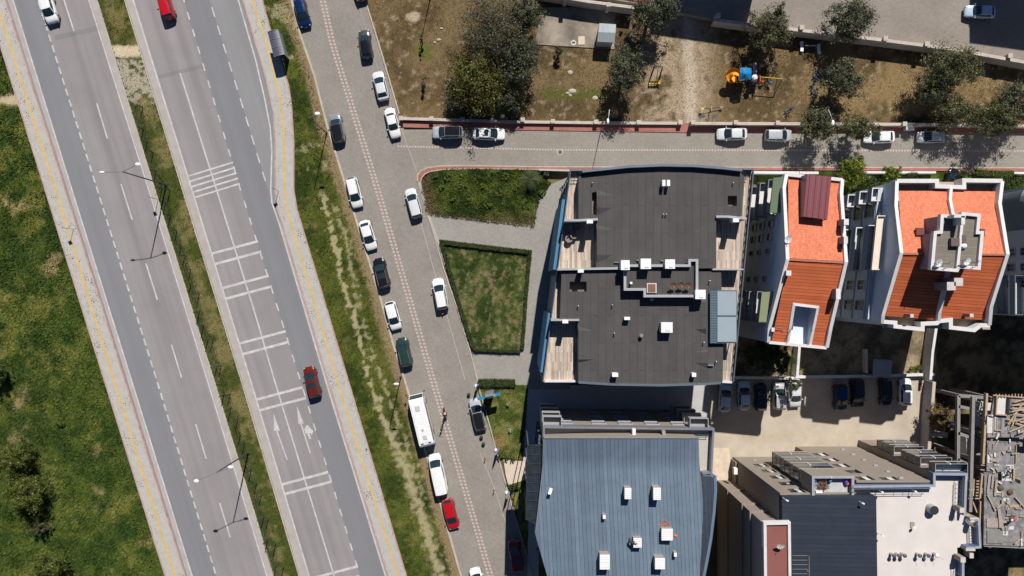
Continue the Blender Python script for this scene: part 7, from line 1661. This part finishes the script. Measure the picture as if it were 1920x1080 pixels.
def machine(px, py, rz, label, seed):
    x, y = P2(px, py, .6); t = thing('exercise_machine', (x, y, .05), label, 'exercise machine', 'blue outdoor exercise machines', rz); rr = random.Random(seed); m = MB()
    m.tube([(0, 0, 0), (0, 0, 1.35)], .07, 8); m.tube([(-.6, 0, .35), (.6, 0, .45)], .05, 6); m.tube([(.3, 0, .4), (.45, 0, 1.2)], .045, 6); m.tube([(-.5, -.25, .05), (-.5, .25, .05)], .05, 5); m.tube([(.5, -.25, .05), (.5, .25, .05)], .05, 5); m.tube([(-.5, 0, .05), (.5, 0, .05)], .05, 5); m.build('frame', m_nav, t)
    m = MB(); m.tube([(.45, -.32, 1.2), (.45, .32, 1.2)], .035, 6); m.tube([(0, -.3, 1.3), (0, .3, 1.3)], .035, 6); m.build('handlebar', m_bluest, t)
    for s in (-1, 1): m = MB(); m.box((-.4, s*.18, .5), (.42, .13, .05), .1*s); m.build('footplate', m_bluest, t)
    return t
machine(1533, 139, .7, 'exercise machine with white handles at the top of the row of five', 1); machine(1527, 155, .9, 'dark exercise machine second from the top of the row', 2); machine(1530, 169, .6, 'blue exercise machine in the middle of the row', 3); machine(1529, 182, 1.2, 'blue exercise machine second from the bottom of the row', 4); machine(1527, 203, .5, 'blue exercise machine at the bottom of the row under the olive tree', 5); machine(1480, 206, .5, 'blue double exercise machine standing alone near the park wall', 6)
t = thing('handrail_loop', P2(1551, 131)+(.05,), 'white U shaped handrail at the top of the exercise machines', 'handrail'); m = MB(); m.tube([(.4, .5, .95), (-.1, .3, .95), (-.3, -.05, .95), (-.05, -.3, .95), (.5, .05, .95)], .04, 6); m.tube([(-.3, -.05, 0), (-.3, -.05, .95)], .04, 6); m.tube([(-.3, -.05, .95), (-1.0, -.3, .9)], .03, 6); m.build('rail', m_lampw, t)
# stones in the dry grass
m_stone = M('pale_stone', (.40, .36, .29), .9, var=.2, scale=6, coord='obj')
for px, py, r_, lab in ((1073, 171, .42, 'largest pale flat stone on the green strip in the park'), (1064, 175, .25, 'small flat stone left of the largest pale stone'), (1116, 184, .32, 'oval pale stone near the narrow olive tree'), (1069, 136, .3, 'pale stone lying above the green strip'), (1069, 179, .2, 'smallest stone below the largest pale stone'), (823, 75, .26, 'grey stone beside the big bare tree'), (828, 54, .22, 'small stone left of the big bare tree'), (815, 80, .16, 'tiny white stone left of the grey stone')):
    x, y = P2(px, py); t = thing('stone', (x, y, .03), lab, 'stone'); rr = random.Random(px); m = MB(); r_ *= 1.35; m.ball((0, 0, .03), (r_, r_*rr.uniform(.5, .9), .14), 9, 6); m.v = [(v[0]*rr.uniform(.85, 1.15), v[1]*rr.uniform(.85, 1.15), v[2]) for v in m.v]; m.build('rock', m_stone, t)
# litter bin by the wall
x, y = P2(1705, 241, .9); t = thing('litter_bin', (x, y, .1), 'pale grey litter bin standing against the park wall', 'litter bin'); m = MB(); m.box((0, 0, .5), (1.1, .5, .8), 0, 0, 1.06); m.build('bin', M('bin_grey', (.40, .42, .43), .5), t); m = MB(); m.box((0, 0, .97), (1.2, .58, .1)); m.build('lid', M('bin_lid', (.45, .47, .48), .5), t)
# ================================================================== entrance things
x, y = P2(917, 741, 2); t = thing('totem_sign', (x, y, .1), 'slanting blue and grey totem sign on the entrance lawn', 'sign', None, math.radians(14)); m = MB(); m.box((.15, .25, 1.9), (1.25, .35, 3.8)); m.build('pylon', M('totem_grey', (.28, .30, .33), .4, .3), t)
m = MB(); m.box((0, .02, 3.1), (3.4, .30, .85)); m.box((.35, .02, 3.12), (1.2, .34, .9), 0, 1); m.build('panel', [M('sign_blue', (.015, .22, .40), .4, var=.05), M('totem_band', (.24, .28, .32), .4)], t)
def flag(px, py, label):
    x, y = P2(px, py, .2); t = thing('feather_flag', (x, y, ZR), label, 'flag', 'feather flags along the street'); m = MB(); m.cyl((0, 0), .28, 0, .25, 14, .2); m.build('base', m_lampw, t); m = MB(); m.tube([(0, 0, .2), (0, 0, 3.1), (.25, 0, 3.35)], .025, 5); m.build('pole', m_lampw, t)
    m = MB(); m.grid(lambda u, v: (.03+u*.62*(1-.55*max(0, v-.75)/.25), .05*math.sin(u*3+v*5), .9+v*2.35+.15*u*(v-.3)), 5, 8); m.build('cloth', M('flag_cloth_%d' % px, (.28, .22, .45), .8, var=.25, scale=2), t, True); t.rotation_euler = (0, 0, .8); return t
flag(930, 844, 'feather flag nearest the three round shrubs at the entrance'); flag(950, 924, 'lowest feather flag, beside the dark bush at the street edge'); flag(892.5, 724, 'feather flag at the corner of the short hedge above the blue sign')
m_ball = M('bollard_black', (.028, .032, .034), .6, var=.2)
for px, py, lab in ((879, 739.5, 'black ball bollard left of the silver car bonnet'), (902.5, 819.5, 'upper black ball bollard behind the silver car'), (906.5, 832, 'lower black ball bollard behind the silver car')):
    x, y = P2(px, py, .3); t = thing('ball_bollard', (x, y, ZR), lab, 'bollard', 'black ball bollards'); m = MB(); m.cyl((0, 0), .2, 0, .12, 14); m.build('base', m_ball, t); m = MB(); m.ball((0, 0, .36), (.27, .27, .26), 14, 8); m.build('ball', m_ball, t, True)
for px, py, lab in ((909, 862, 'upper short orange bollard on the street'), (926, 922, 'lower short orange bollard on the street'), (831-.5, 588, 'tiny orange marker right behind the white off-roader')):
    x, y = P2(px, py, .5); t = thing('orange_bollard', (x, y, ZR), lab, 'bollard', 'orange bollards on the side street'); m = MB(); m.cyl((0, 0), .16, 0, .06, 12); m.build('base', m_dark, t); m = MB(); m.cyl((0, 0), .09, .06, .72, 12, .08); m.build('post', M('bollard_orange', (.60, .09, .03), .6), t)
x, y = P2(1731, 694); t = thing('tub', (x, y, .05), 'blue plastic tub by the white yard wall', 'tub'); m = MB(); m.cyl((0, 0), .28, 0, .4, 16, .34); m.build('tub', M('tub_blue', (.03, .12, .30), .5), t)
x, y = P2(1024, 326); t = thing('planter', (x, y, .09), 'dark square planter with a bright plant left of the felt roofed block', 'planter'); m = MB(); m.box((0, 0, .25), (.7, .7, .5), 0, 0, 1.1); m.build('pot', m_dark, t); V, F, C_ = leafcloud((0, 0, .7), (.4, .4, .3), 160, 12, .09, BRIGHT, seed=401); npmesh('plant', V+np.array(rootloc(t)), F, m_leaf, t, C_)
